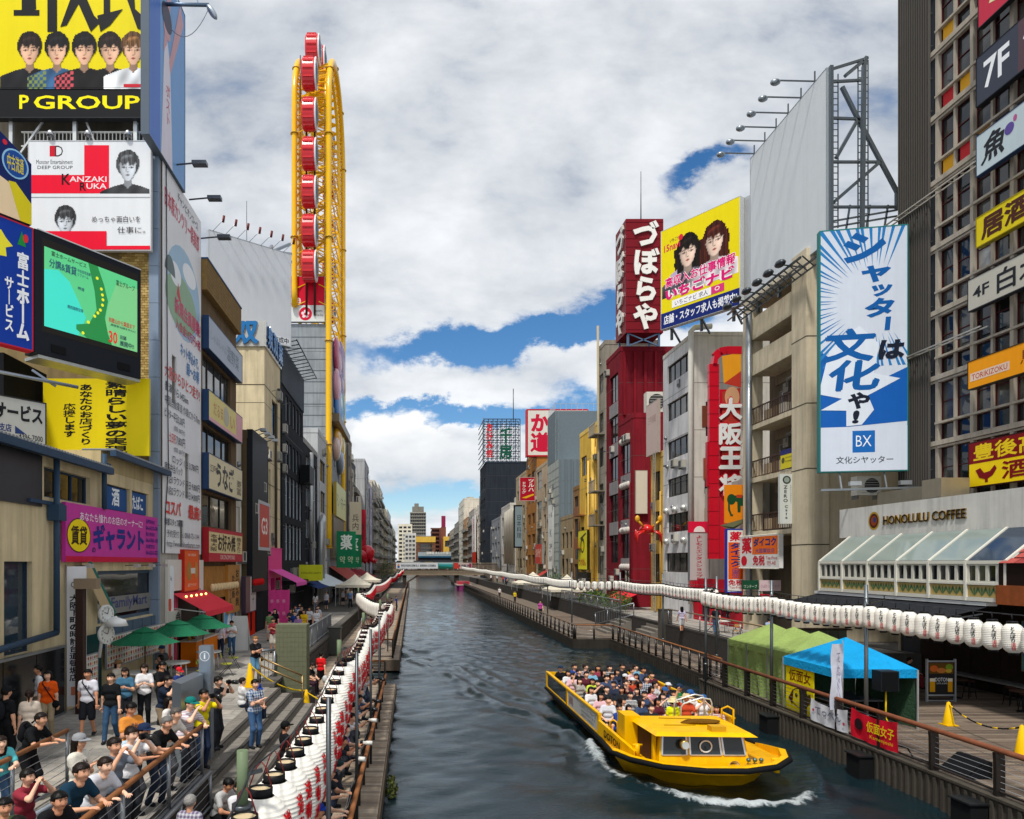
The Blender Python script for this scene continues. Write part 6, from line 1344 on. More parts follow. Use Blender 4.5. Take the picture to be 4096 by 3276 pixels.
for q in range(9):
 x=x0+(x1_-x0)*q/8;z_=z0+(z1-z0)*q/8
 m.bar((x,196,z0),(x,196,z1),.22);m.bar((x0,196,z_),(x1_,196,z_),.22);m.bar((x,199,z0),(x,199,z1),.18);m.bar((x0,199,z_),(x1_,199,z_),.18)
 if q<8:
  for k_ in range(8):m.bar((x,196,z0+(z1-z0)*k_/8),(x+(x1_-x0)/8,199,z0+(z1-z0)*(k_+1)/8),.12)
for z_ in np.linspace(z0,z1,9):m.bar((x0,196,z_),(x0,212,z_),.2);m.bar((x0,196,z_),(x0,199,z_+1),.14)
obj('lattice',m,mat('#3a4552','metal'),lat)
s=Sign(lat,FC(x0,195.7,z0),x1_-x0,z1-z0,0);s.text('お好み焼',.06,.1,.24,.9,'#c0202c',.03,vert=True);s.text('千房',.42,.06,.78,.80,'#14503c',.04,vert=True)
tag(obj('roof_antenna',MB().tube([(x0+8.5,198,z1),(x0+8.5,198,z1+9)],.12,6),mat('#4a4e54','metal')),'antenna mast on the open lattice sign','antenna')
RL=[(148.2,160,15.5,'#c9c4ba',0,'white low building with big ducts before the black tower'),(160.2,176,19.5,'#bdb9b0',0,'pale grey building with roof pipes before the black tower'),(176.2,195.8,17.5,'#8a8d92',0,'grey windowed building at the foot of the black tower'),(214.2,232,29.5,'#b59c70',0,'tan building just past the black tower'),(232.2,252,24.5,'#d8cfc4',0,'building with a white and red sign column past the black tower'),(252.2,275,25.5,'#a9a29a',1,'grey beige building on the far right bank'),(275.2,300,24.0,'#b58f6a',1,'brownish building on the far right bank'),(300.2,330,33.5,'#cfcabc',0,'pale tall building with a roof frame on the far right bank'),(330.2,370,26.0,'#8f8a84',1,'grey building near the end of the right bank'),(370.2,420,24.5,'#a59b8c',1,'last brownish building of the right bank')]
farrow(1,RL,22.2,'buildings along the far right bank')
f2=FRt(21.4,250,10);th,s=board('sign_column','tall white sign with red lettering over a red base on the far right bank','sign',f2,12,12.5,'#d6d0cc',.4);s.text('金龍ラーメン',.3,.05,.7,.95,'#b8283a',.03,vert=True);m=MB();f2.box(m,0,12,-8,-.02,-.3,.0);obj('red_base',m,mat('#b8301c','far'),th)
th=thing('roof_ducts','fat cream ducts on the low white building before the black tower','duct',(22,154,16))
for q in range(3):obj('duct',MB().tube([(21.6-.2*q,150+q*3.0,6),(21.6-.2*q,150+q*3.0,17.3),(22.4,150+q*3.0,18.0),(24.5,150+q*3.0,18.0)],.7,10),mat('#c9c0ae','metal'),th)
# ------------------------------------------------------------------ footbridge, end of the canal, skyline
br=thing('footbridge','low timber clad footbridge crossing the canal hung with printed banners','bridge',(5,182,0))
xa,xb=X(389,182),X(478,182)
obj('deck',MB().box(xa-4,xb+6,182,186,3.2,3.6),mat('#5a5148','wood'),br)
for q in range(3):obj('fascia_board',MB().box(xa-4,xb+6,181.9-.03*(q%2),182.0,3.05+q*.52,3.53+q*.52),mat(('#8a7c6a','#7b6e5e','#93846f')[q],'wood'),br)
for q in range(4):obj('parapet_board',MB().box(xa-4,xb+6,181.95,182.0,4.7+q*.36,4.98+q*.36),mat('#75695c','wood'),br)
obj('handrail',MB().box(xa-4,xb+6,181.8,182.1,6.12,6.22).box(xa-4,xb+6,185.8,186.1,6.12,6.22),mat('#a89a86','wood'),br)
for q in range(14):obj('post',MB().box(xa-4+q*2.45,xa-3.8+q*2.45,182.0,182.2,3.6,6.12),mat('#5d5348','wood'),br)
for x in(xa+4.0,X(457,182)):obj('pier',MB().box(x-.5,x+.5,182.3,185.7,-1,3.2),mat('#3e3a36','conc'),br)
for sx,x in((1,xa+4.5),(-1,X(457,182)-.5)):obj('arch_brace',MB().bar((x,182.4,1.0),(x+sx*3.2,182.4,3.1),.4),mat('#4a443c','wood'),br)
for x0,x1_,c,tx_,lab in((X(396,181.6),X(438,181.6),'#c9ccd0','特定非営利活動法人 道頓堀水辺協議会','long white banner with black lettering on the footbridge'),(X(438.5,181.6),X(453,181.6),'#2c8a8a','','teal picture banner in the middle of the footbridge'),(X(453.5,181.6),X(472,181.6),'#b9a8a4','道頓堀','red and blue patterned banner at the right of the footbridge')):
 th,s=board('bridge_banner',lab,'banner',FC(x0,181.6,4.75),x1_-x0,1.5,c,.04)
 if tx_:s.text(tx_,.12,.3,.95,.72,'#2a2d3a',.02)
 if 'white' in lab:s.ell(.06,.5,.025,.3,'#c87a3a');s.ell(.06,.3,.03,.2,'#2c5a94')
 if 'red' in lab:s.poly([(0,0),(.35,0),(.25,1),(0,1)],'#b83c34');s.rect(.85,.1,.97,.9,'#8a2c4a')
 if 'teal' in lab:s.poly([(0,0),(1,0),(1,.3),(0,.45)],'#1d5a4a');s.rect(0,.75,1,1,'#8ab8c0')
for sx,x in((-1,xa-3),(1,xb+3)):
 th=thing('bridge_ramp',('left' if sx<0 else 'right')+' timber ramp leading down from the footbridge','ramp',(x,176,3))
 obj('ramp',MB().add([(x-1.5,182,3.6),(x+1.5,182,3.6),(x+1.5,160,ZP),(x-1.5,160,ZP)],[(0,3,2,1)]),mat('#6a5f54','wood'),th)
 for s_ in(-1.5,1.5):obj('side_board',MB().add([(x+s_,182,3.2),(x+s_,160,ZP-.2),(x+s_,160,ZP+1.1),(x+s_,182,6.1)],[(0,1,2,3)]),mat('#75695c','wood'),th)
th=thing('moored_boat','small purple and red tour boat moored by the right pier of the footbridge','boat',(X(463,165),165,0))
bx=X(463,165);obj('hull',MB().prism([(bx-1.7,162),(bx-1.2,160.2),(bx+1.2,160.2),(bx+1.7,162),(bx+1.7,170),(bx-1.7,170)],-.1,1.1),mat('#8a2a6a','gloss'),th)
obj('deck_house',MB().box(bx-1.4,bx+1.4,163,169,1.1,1.9),mat('#a83444','gloss'),th);obj('rail',MB().box(bx-1.75,bx+1.75,160.1,170.1,1.08,1.2),mat('#c9b8b0','gloss'),th)
th=thing('far_bridge','far road bridge with a low roofed viaduct and white lettering','bridge',(5,330,0))
obj('deck',MB().box(-20,34,330,342,3.6,5.4),mat('#6d6a66','far'),th);obj('parapet',MB().box(-20,34,329.7,330,5.4,6.6),mat('#8d8a84','far'),th)
v0,v1=X(418,352),X(451,352)
obj('viaduct_roof',MB().box(v0,v1,350,356,9.6,11.6),mat('#a3aeb4','far'),th);obj('viaduct_band',MB().box(v0,v1,349.6,350,8.9,9.7),mat('#2c5a78','far'),th);obj('viaduct_wall',MB().box(v0,v1,350.2,356,1,8.9),mat('#3a3a42','far'),th)
s=Sign(th,FC(v0,349.9,9.7),v1-v0,2.2,0);s.text('道頓堀 まんなか通り',.25,.35,.97,.98,'#d6d6d0',.06)
def block(name,lab,u0,u1,v,y,c,nc,nr,glass='dark',kind='far',deep=30):
 x0,x1_,z1=X(u0,y),X(u1,y),Z(v,y)
 th=thing(name,lab,'building',((x0+x1_)/2,y+deep/2,ZP));f=FC(x0,y,ZP);H=z1-ZP;W=x1_-x0
 hs=grid(.3,W-.3,6,H-1.0,nc,nr,.7,.55)if nc else[]
 m=MB();f.wall(m,W,H,hs,.5);m.box(x0,x1_,y+.6,y+deep,ZP,z1-.1);obj('wall',m,mat(c,kind),th)
 for h in hs:window(th,f,*h,2,1,.5,'#5d6064',glass,fw=.2,simple=True)
 return th,f,W,H
th,f,W,H=block('residential_tower','lone tall grey residential tower rising over the end of the canal',410,426,512,640,'#8b8880',7,15)
m=MB();f.box(m,2,W-2,H,H+5,-10,-.5);f.box(m,4,8,H+5,H+8,-6,-2);obj('roof_house',m,mat('#7d7a72','far'),th)
m=MB()
for q in range(16):f.box(m,0,W,6+q*(H-7)/15,6.5+q*(H-7)/15,0,1.2)
obj('balcony_band',m,mat('#a5a298','far'),th)
block('office_building','blue grey glazed office at the end of the canal left of the brown tower',420,433,536,520,'#6b7f93',0,0)
th,f,W,H=block('brick_building','wide brown brick building with a yellow top floor at the end of the canal',416.5,435.5,536.5,430,'#7a5340',1,1)
m=MB();f.box(m,-.3,W,H-3.5,H,.02,.4);obj('yellow_band',m,mat('#d8b04c','far'),th)
m=MB()
for q in range(7):f.box(m,.5,W-.5,4+q*2.4,4.15+q*2.4,0,.2)
obj('course_line',m,mat('#94705c','far'),th)
th,f,W,H=block('brown_tower','dark brown stepped balcony tower behind the brick building',432,444,529,470,'#5c4038',3,7)
m=MB()
for q in range(8):f.box(m,-1,W+1,8+q*2.7,9+q*2.7,0,1.2)
obj('balcony_band',m,mat('#6e4c42','far'),th)
th,f,W,H=block('chimney_tower','slim brown tower with a magenta sign on top at the end of the canal',441,446,527,440,'#7a4a3c',0,0)
m=MB();f.box(m,.3,W-.3,H,H+7,-2,.1);obj('magenta_sign',m,mat('#8a2a4c','far'),th)
block('yellow_block','flat yellow building right of the brown tower at the canal end',443.5,451,536.5,432,'#d8b04c',1,2)
block('brick_building','narrow brown brick block at the right end of the canal',450,457,532,436,'#7d5044',2,7)
block('white_block','white balconied block left of the brick building at the canal end',404.5,416,533,440,'#c9c9c4',3,6,'blind')
block('tall_white_block','pale high block with a dark roof beside the left bank row',398,412,524,470,'#d3cdbb',3,9)
th=thing('octopus_sculpture','large red octopus sculpture over a far left restaurant','sculpture',(-8,132,9));ox,oy=X(367,118),118
obj('head',MB().ball((ox,oy,Z(553,oy)),(1.3,1.3,1.35),16,10),mat('#c81c2c','gloss'),th)
for k_ in range(6):
 an=R(k_*60+20);obj('tentacle',MB().tube([(ox+.7*math.cos(an),oy+.7*math.sin(an),Z(558,oy)),(ox+1.5*math.cos(an),oy+1.3*math.sin(an),Z(562,oy)),(ox+1.9*math.cos(an),oy+1.6*math.sin(an),Z(559,oy))],[.45,.32,.1],8),mat('#b81828','gloss'),th)
tag(obj('balloon_lantern',MB().ball((X(361,116),116,Z(556,116)),(1.0,1.0,1.0),14,8),mat('#b8182a','gloss')),'round dark red globe beside the octopus sculpture','globe')
m=MB();m.add([(-10.2,110,5.2),(-10.2,135,5.2),(-6.8,135,3.6),(-6.8,110,3.6)],[(0,3,2,1)]);tag(obj('shop_awning',m,mat('#8a2430','cloth')),'dark red awning below the octopus sculpture','awning')
for q,(x,c)in enumerate(((-6,'#c9ccd0'),(2,'#d8dadc'),(8,'#c8b428'),(13,'#5a5c60'))):
 th=thing('car',('white','silver','yellow','dark grey')[q]+' car crossing the far road bridge','car',(x,331,5.4),'cars on the far road bridge')
 obj('body',MB().box(x-2,x+2,330.6,332.2,5.8,6.7),mat(c,'gloss'),th);obj('cabin',MB().prism([(x-1.3,330.7),(x+1.0,330.7),(x+1.0,332.1),(x-1.3,332.1)],6.7,7.3),mat('#2c3238','gloss'),th)
 for wx in(-1.3,1.3):obj('wheel',MB().tube([(x+wx,330.5,5.75),(x+wx,330.8,5.75)],.33,10),mat('#17181a','paint'),th)
# ------------------------------------------------------------------ railings, lanterns, street furniture
steel=mat('#8b9096','metal');dsteel=mat('#3f3a38','metal');brown=mat('#8a5a38','wood');wire=mat('#b4b8bc','metal')
def lerp(a,b,k):return tuple(a[i]+(b[i]-a[i])*k for i in range(3))
def railing(label,pts,h=1.08,step=1.6,hand=brown,post=steel,pw=.06,nw=6,hr=.045,bars=0,lean=0.,low=True):
 """posts + handrail + wires (or vertical bars) along a polyline on the ground"""
 th=thing('railing',label,'railing',pts[0])
 wm=MB()
 for a,b in zip(pts[:-1],pts[1:]):
  A,B=Vector(a),Vector(b);L=(B-A).length;n=max(1,round(L/step));d=(B-A).normalized();nx=Vector((d.y,-d.x,0)).normalized()
  for i in range(n+1):
   p=A+(B-A)*(i/n)
   if i==0 and a!=pts[0]:continue
   m=MB()
   if lean:
    q=[p,p+Vector((0,0,h*.55)),p+nx*lean*.25+Vector((0,0,h*.85)),p+nx*lean+Vector((0,0,h))]
    for c,e in zip(q[:-1],q[1:]):m.bar(c,e+(e-c)*.02,pw*.6,pw*1.6)if abs((e-c).z)<.5*(e-c).length else m.bar(c,e,pw*1.6,pw*.7)
   else:m.tube([p,p+Vector((0,0,h))],pw*.6,8)
   obj('post',m,post,th)
  m=MB();off=nx*lean+Vector((0,0,h+hr*.6));m.tube([A+off,B+off],hr,8);obj('handrail',m,hand,th)
  if low:m=MB();m.tube([A+Vector((0,0,.12)),B+Vector((0,0,.12))],.03,6);obj('lower_rail',m,post,th)
  if bars:
   k=int(L/bars)
   for i in range(k):p=A+(B-A)*((i+.5)/k);wm.bar(p+Vector((0,0,.12)),p+Vector((0,0,h)),.02)
  else:
   for i in range(nw):z_=.12+(h-.2)*(i+.6)/nw;wm.tube([A+Vector((0,0,z_)),B+Vector((0,0,z_))],.007,4)
 obj('bars' if bars else 'wires',wm,wire if not bars else post,th)
 return th
railing('steel wire railing with wooden handrail at the far left, ending in a steel post',[(-6.7,8,ZP),(-6.7,13.6,ZP)],step=1.9)
railing('long steel wire railing with wooden handrail above the retaining wall, crowd leaning on it',[(-4.15,6.2,ZP),(-4.2,14.0,ZP)],step=1.95)
railing('second lower pipe rail just outside the crowd railing',[(-3.98,8.5,ZP-.55),(-3.98,13.8,ZP-.55)],h=.75,step=1.9,nw=3,hand=steel)
th=thing('stair_rail','sloping silver pipe handrail in the bottom left corner','handrail',(-5.9,10,ZP))
obj('pipe',MB().tube([(-5.75,9.6,ZP+.55),(-5.55,11.0,ZP+.62),(-5.4,12.6,ZP+.70)],.05,8),mat('#aeb6bf','metal'),th)
for y in(10.2,12.2):obj('post',MB().tube([(-5.62+(y-10.2)*.1,y,ZP),(-5.62+(y-10.2)*.1,y,ZP+.6)],.03,6),steel,th)
railing('dark canal side railing of the left boardwalk with photographers leaning on it',[(-1.25,7,ZD),(-1.2,27.4,ZD)],h=1.05,step=1.5,post=dsteel,pw=.09,lean=.18,hr=.05)
railing('short dark railing closing the end of the left boardwalk at the water notch',[(-1.2,31.3,ZD),(-3.0,31.4,ZD)],h=1.05,step=.9,post=dsteel,pw=.08)
railing('dark railing of the second left landing stage beyond the notch',[(-3.0,40.1,ZD),(-1.1,40.1,ZD),(-1.1,66,ZD)],h=1.05,step=1.5,post=dsteel,pw=.09)
railing('dark railing along the far left boardwalk towards the footbridge',[(-1.1,66.5,ZD),(-1.1,176,ZD)],h=1.05,step=3,post=dsteel,pw=.09)
railing('grey barred railing on the left promenade wall beyond the stone cube',[(-5.1,27.2,ZP+.1),(-5.1,44,ZP+.1)],h=1.05,step=2.2,hand=steel,bars=.14)
railing('short grey barred railing left of the stone cube',[(-5.65,25.7,ZP),(-5.12,26.1,ZP)],h=1.1,step=.9,hand=steel,bars=.14)
for dz in(0,.28):
 tag(obj('stair_handrail',MB().tube([(-5.4,24.9,ZP+1.0-dz),(-3.9,24.9,ZD+1.45-dz)],.035,8).tube([(-3.9,24.9,ZD),(-3.9,24.9,ZD+1.45-dz)],.03,8).tube([(-5.4,24.9,ZP),(-5.4,24.9,ZP+1.0-dz)],.03,8),mat('#8f7650','metal')),('upper' if not dz else 'lower')+' brass coloured pipe handrail sloping down the left steps','handrail')
RB=[(13.45,8,ZR),(13.45,32.1,ZR)]
railing('dark railing with reddish wooden handrail along the edge of the right deck',RB,h=1.02,step=2.0,post=dsteel,pw=.13,lean=-.02,hr=.07,hand=mat('#7a4a34','wood'))
railing('dark railing on the quay beyond the green tents',[(14.6,33,.6),(14.6,50.8,.6)],h=1.05,step=1.25,post=dsteel,pw=.12,nw=4,hand=brown)
railing('dark railing where the quay steps out towards the canal',[(14.6,50.9,.6),(11.95,51.2,.6)],h=1.05,step=1.3,post=dsteel,pw=.12,nw=4,hand=brown)
railing('long dark post railing along the far right walkway',[(11.9,51.5,.6),(11.9,172,.6)],h=1.05,step=1.7,post=dsteel,pw=.13,nw=3,hand=mat('#6a5a4c','wood'))
railing('grey barred railing on the right terrace wall behind the tents',[(17.4,34.5,ZP+.2),(17.4,47.5,ZP+.2)],h=1.0,step=2.4,hand=mat('#9a8468','metal'),bars=.0,nw=3)
railing('grey barred railing on the far right terrace wall',[(17.4,58.5,ZP+.2),(17.4,120,ZP+.2)],h=1.0,step=2.4,hand=steel,bars=.25)
railing('grey railing of the right terrace above the far stairs',[(15.3,58.4,1.0),(17.3,54.6,ZP+.2)],h=1.0,step=1.5,hand=steel,bars=.2)
ORD=['first','second','third','fourth','fifth','sixth','seventh','eighth','ninth','tenth','eleventh','twelfth','thirteenth','fourteenth','fifteenth','sixteenth','seventeenth','eighteenth','nineteenth','twentieth']
def ordw(n):return ORD[n]if n<20 else '%d%s'%(n+1,{1:'st',2:'nd',3:'rd'}.get((n+1)%10,'th'))
def paper():
 m=mat('#e6e3db','paper')
 b=m.node_tree.nodes['Principled BSDF'];b.inputs['Subsurface Weight'].default_value=.0
 return m
def lantern_profile(r,h,ribs,fine=True):
 pr=[]
 n=ribs*2 if fine else 10
 for i in range(n+1):
  k=i/n;z_=-h*k
  e=abs(2*k-1);rr=r*(1-.56*e**4.2)
  if fine:rr-=.007*(i%2)*r/.32
  pr.append((rr,z_))
 return pr
def prof_r(pr,z_):
 zs_=[-p[1]for p in pr];return float(np.interp(-z_,zs_,[p[0]for p in pr]))
def lantern_mesh(r,h,ribs,n,fine):
 pr=lantern_profile(r,h,ribs,fine);m=MB();m.lathe(pr[::-1],n,smooth=not fine)
 return m.mesh('lantern_body',paper()),pr
def wrap_text(chars,pr,r,h,ang,z0,z1,wd,col,bold,red=None):
 m=MB();H=len(chars)
 for i,q in enumerate(chars):
  v,f=glyphs(q,bold)
  if not len(v):continue
  c=(v.min(0)+v.max(0))/2;cell=(z1-z0)/H;sc=min(wd,cell*.95)/max(v.max(0)-v.min(0))
  zc=z1-(i+.5)*cell
  for k_,(ox,oy)in enumerate(((0,0),(1,0),(-1,0),(0,1),(0,-1))if bold>.04 else((0,0),)):
   vs=[]
   for x,y in v-c:
    z_=zc+y*sc+oy*.006;th=ang+(x*sc+ox*.008)/r;rr=prof_r(pr,z_)+.018+.0004*k_
    vs.append((rr*math.cos(th),rr*math.sin(th),z_))
   m.add(vs,f,0 if red is None or i<red else 1)
 return m.mesh('lettering',[mat(col,'print'),mat('#b8202c','print')])
LB,LP=lantern_mesh(.335,1.0,20,36,True)
LT=wrap_text('道頓堀',LP,.335,1.0,R(-8),-.89,-.12,.22,'#cc1420',.05)
rim_me_=MB().lathe([(.115,-.01),(.13,-.01),(.13,.09),(.112,.09),(.112,.0)],24).mesh('rim',mat('#16171a','paint'));cap_me=MB().lathe([(.113,.07),(.0,.07)],24).mesh('cap',mat('#c9b592','paper'))
foot_me=MB().lathe([(.0,-1.07),(.14,-1.07),(.15,-.98),(.0,-.98)],20).mesh('bottom_rim',mat('#16171a','paint'))
hook_me=MB().tube([(-.12,0,.1),(-.05,0,.3),(0,0,.36),(.05,0,.3),(.12,0,.1)],.008,5).mesh('hanger',mat('#7a2a2a','paint'))
RBm,RP=lantern_mesh(.212,.66,16,30,True)
RT=wrap_text('とんぼり道頓',RP,.212,.64,R(232),-.60,-.06,.12,'#22242a',.03,red=4)
rim_r=MB().lathe([(.09,.0),(.105,.0),(.105,.05),(.0,.05)],14).mesh('rim',mat('#16171a','paint'));foot_r=MB().lathe([(.0,-.71),(.09,-.71),(.1,-.65),(.0,-.65)],14).mesh('bottom_rim',mat('#16171a','paint'))
hook_r=MB().tube([(0,0,.05),(0,0,.2)],.012,5).mesh('hanger',mat('#22242a','paint'))
fars=MB();fars.lathe(lantern_profile(.335,1.0,20,False)[::-1],12,m=0);fars.lathe([(.13,0),(.15,.1),(0,.1)],12,m=1);fars.box(.29,.345,-.1,.06,-.82,-.16,2);fars_me=fars.mesh('far_lantern',[paper(),mat('#16171a','paint'),mat('#c01826','print')])
farr=MB();farr.lathe(lantern_profile(.215,.66,16,False)[::-1],10,m=0);farr.lathe([(.1,0),(.1,.05),(0,.05)],10,m=1);farr.box(-.12,-.07,-.22,-.17,-.55,-.08,1);farr_me=farr.mesh('far_lantern',[paper(),mat('#22242a','paint')])
def string(side,poles,sag,spacing,z_of,parts,farme,limit,group,poleh):
 n=0;cable=MB();L_all=[]
 for(x0,y0),(x1_,y1_)in zip(poles[:-1],poles[1:]):
  L=math.hypot(x1_-x0,y1_-y0);k=max(2,int(L/spacing(y0)));sg=min(sag,L*.04)
  P_=lambda t:(x0+(x1_-x0)*t,y0+(y1_-y0)*t,z_of(y0)+(z_of(y1_)-z_of(y0))*t-sg*4*t*(1-t))
  cable.tube([P_(t)for t in np.linspace(0,1,9)],.012,4)
  for i in range(k):
   p=P_((i+.5)/k);near=p[1]<limit
   if near:
    o=thing('paper_lantern','%s white paper lantern from the near end of the %s string'%(ordw(n),side),'lantern',(p[0],p[1],p[2]-.36 if side=='left' else p[2]-.2),group,R(random.uniform(-9,9)))
    o.rotation_euler.x=R(random.uniform(-3,3));o.rotation_euler.y=R(random.uniform(-2,2))
    for nm,me in parts:c=bpy.data.objects.new(nm,me);COL.objects.link(c);c.parent=o
   elif p[1]>92:
    L_all.append((p[0],p[1],p[2]-(.36 if side=='left' else .2)))
   else:
    o=bpy.data.objects.new('paper_lantern',farme);COL.objects.link(o);o.location=(p[0],p[1],p[2]-(.36 if side=='left' else .2));tag(o,'%s white paper lantern from the near end of the %s string'%(ordw(n),side),'lantern',group)
   n+=1
 fm=MB();V_=[tuple(q.co)for q in farme.vertices];F_=[tuple(q.vertices)for q in farme.polygons];I_=[q.material_index for q in farme.polygons]
 for p in L_all:o_=len(fm.v);fm.v+=[(p[0]+q[0],p[1]+q[1],p[2]+q[2])for q in V_];fm.f+=[tuple(o_+i for i in q)for q in F_];fm.m+=I_;fm.sm+=[True]*len(F_)
 stuff(tag(obj('far_lanterns',fm,list(farme.materials)),'row of tiny white lanterns at the far end of the %s string'%side,'lanterns'))
 tag(obj('lantern_cable',cable,mat('#3a3d42','metal')),'thin steel cable carrying the %s string of lanterns'%side,'cable')
 return n
LPO=[(-1.62,7.1),(-1.70,17.3),(-1.76,26.8),(-1.55,36.2),(-1.4,43.2),(-4.0,53.6),(-3.9,70),(-3.2,100),(-2.9,130),(-2.6,160),(-2.4,180)]
string('left',[(-1.5,4.6)]+LPO,.34,lambda y:.74 if y<70 else 1.05,lambda y:4.12 if y<50 else 4.3+(y-50)*.006,[('lantern_body',LB),('rim',rim_me_),('cap',cap_me),('bottom_rim',foot_me),('hanger',hook_me),('lettering',LT)],fars_me,53,'lanterns of the left string',0)
RPO=[(13.5,9.5),(13.5,20.9),(13.5,26.4),(13.2,31.6),(15.0,34.6),(15.0,42),(14.9,50.3),(12.0,52.8),(11.95,62),(11.95,75),(11.95,92),(11.95,112),(11.95,135),(11.95,165)]
string('right',RPO,.10,lambda y:.52 if y<60 else .8,lambda y:5.14 if y<60 else 5.14+(y-60)*.004,[('lantern_body',RBm),('rim',rim_r),('bottom_rim',foot_r),('hanger',hook_r),('lettering',RT)],farr_me,53,'lanterns of the right string',0)
gp=mat('#6a7a5e','paint');pl_=mat('#6f757a','metal')
for i,(x,y)in enumerate(LPO[:6]):
 th=thing('lantern_pole','%s green topped lantern pole from the near end of the left bank'%ordw(i),'pole',(x-.1,y,ZD),'lantern poles on the left bank')
 zb=ZD if i<5 else ZP
 obj('shaft',MB().tube([(x-.1,y,zb),(x-.1,y,4.15)],.045,10),pl_,th);obj('green_cap',MB().tube([(x-.1,y,3.75),(x-.1,y,4.3)],.058,12),gp,th);obj('clamp',MB().tube([(x-.1,y,3.7),(x-.1,y,3.76)],.11,10).bar((x-.1,y,4.05),(x+.1,y,4.1),.04),mat('#4c5156','metal'),th)
for i,y in enumerate((9.4,14.2,19.0,24.0)):
 tag(obj('light_pole',MB().tube([(-1.12,y,ZD-.3),(-1.12,y,4.4)],.035,8),mat('#4a4e52','metal')),'%s thin dark pole standing outside the left canal railing'%ordw(i),'pole','thin poles outside the left canal railing')
for i,(x,y)in enumerate(RPO[1:9]):
 tag(obj('lantern_pole',MB().tube([(x+.06,y,.5),(x+.06,y,5.55)],.055,10).tube([(x+.06,y,1.6),(x+.06,y,1.68)],.08,10),mat('#6d7478','metal')),'%s grey lantern pole from the near end of the right bank'%ordw(i),'pole','lantern poles on the right bank')
def parasol(label,x,y,r=1.15,z=4.0,col='#1f6a4a'):
 th=thing('parasol',label,'parasol',(x,y,ZP),'green cafe parasols');m=MB();n=8
 rim_=[(x+r*math.cos(2*math.pi*k/n+.2),y+r*math.sin(2*math.pi*k/n+.2),z-.48)for k in range(n)]
 up_=[(x+.32*r*math.cos(2*math.pi*k/n+.2),y+.32*r*math.sin(2*math.pi*k/n+.2),z-.10)for k in range(n)]
 mid=[tuple(.5*(a[i]+b[i])-(.035 if i==2 else 0)for i in range(3))for a,b in zip(rim_,up_)]
 m.add(rim_+mid+up_,[(k,(k+1)%n,n+(k+1)%n,n+k)for k in range(n)]+[(n+k,n+(k+1)%n,2*n+(k+1)%n,2*n+k)for k in range(n)]);obj('canopy',m,mat(col,'tarp'),th)
 m=MB();m.add([(p[0]*.62+x*.38,p[1]*.62+y*.38,z-.02-.085)for p in up_]+[(x,y,z+.06)],[(k,(k+1)%n,n)for k in range(n)])
 m.v=[(x+(p[0]-x)*1.9,y+(p[1]-y)*1.9,p[2])for p in m.v];obj('vent_cap',m,mat(col,'cloth'),th)
 obj('pole',MB().tube([(x,y,ZP),(x,y,z+.1)],.025,8),mat('#5a4634','wood'),th)
 for k in range(n):obj('rib',MB().bar((x,y,z-.12),rim_[k],.018),mat('#5a4634','wood'),th)
parasol('green parasol nearest the camera, left of the three',-9.0,23.6);parasol('green parasol in the middle of the three',-8.7,26.0,1.2,4.05);parasol('green parasol farthest from the camera, nearest the red awning',-8.6,28.8,1.2,4.05)
def table(label,x,y,r=.5):
 th=thing('cafe_table',label,'table',(x,y,ZP),'round white cafe tables')
 obj('top',MB().lathe([(0,.72),(r,.72),(r,.76),(0,.76)],24,(x,y,ZP),smooth=False),mat('#d6d5d0','paint'),th)
 for k in range(4):an=R(45+90*k);obj('leg',MB().tube([(x+r*.75*math.cos(an),y+r*.75*math.sin(an),ZP+.72),(x+r*.85*math.cos(an),y+r*.85*math.sin(an),ZP)],.03,6),mat('#d6d5d0','paint'),th)
table('white round table under the middle parasol',-8.6,25.5);table('white round table under the farthest parasol',-8.3,28.6);table('white round table under the nearest parasol',-9.0,23.2)
def chair(label,x,y,rz,seatc='#9a9c3a',group='folding cafe chairs',z=None):
 th=thing('folding_chair',label,'chair',(x,y,ZP if z is None else z),group,rz);fm=mat('#4a4d50','metal')
 part('seat',MB().box(-.2,.2,-.2,.2,.43,.46),mat(seatc,'paint'),th);part('backrest',MB().box(-.2,.2,.2,.22,.68,.84),mat(seatc,'paint'),th)
 for sx in(-.2,.2):part('leg',MB().bar((sx,-.24,0),(sx,.22,.86),.022),fm,th);part('leg',MB().bar((sx,.26,0),(sx,-.18,.46),.022),fm,th)
chair('folding chair with olive seat left of the grey pillar',-7.6,25.6,1.4);chair('folding chair with olive seat right of the grey pillar',-7.2,27.2,1.9);chair('folding chair with olive seat by the farthest table',-7.4,29.0,1.7);chair('folding chair behind the table under the middle parasol',-9.2,26.2,-1.2)
th=thing('sandwich_board','white folding A frame sign standing by the eatery posters','sign',(-8.7,35.2,ZP))
for sy,nm in((-.35,'front_leaf'),(.35,'back_leaf')):obj(nm,MB().add([(-9.1,35.2+sy,ZP),(-8.2,35.2+sy,ZP),(-8.3,35.2,ZP+1.7),(-9.0,35.2,ZP+1.7)],[(0,1,2,3)]).bar((-9.1,35.2+sy,ZP),(-9.0,35.2,ZP+1.7),.05).bar((-8.2,35.2+sy,ZP),(-8.3,35.2,ZP+1.7),.05),mat('#d0d2cf','paint'),th)
th=thing('information_sign','blue grey information pillar with a white letter i disc and a low sloping panel','sign',(-4.7,15.6,ZP));gm2=mat('#8793a0','metal')
xi=X(206,15.6);obj('pillar',MB().box(xi-.13,xi+.13,15.5,15.75,ZP,Z(645.5,15.6)),gm2,th)
f2=FC(xi-.13,15.5,Z(645.5,15.6)-.5);s=Sign(th,f2,.26,.5,0);s.ell(.5,.55,.42,.22,'#dfe4e8');s.ell(.5,.55,.37,.195,'#7a8794');s.text('i',.43,.43,.57,.68,'#dfe4e8',.02)
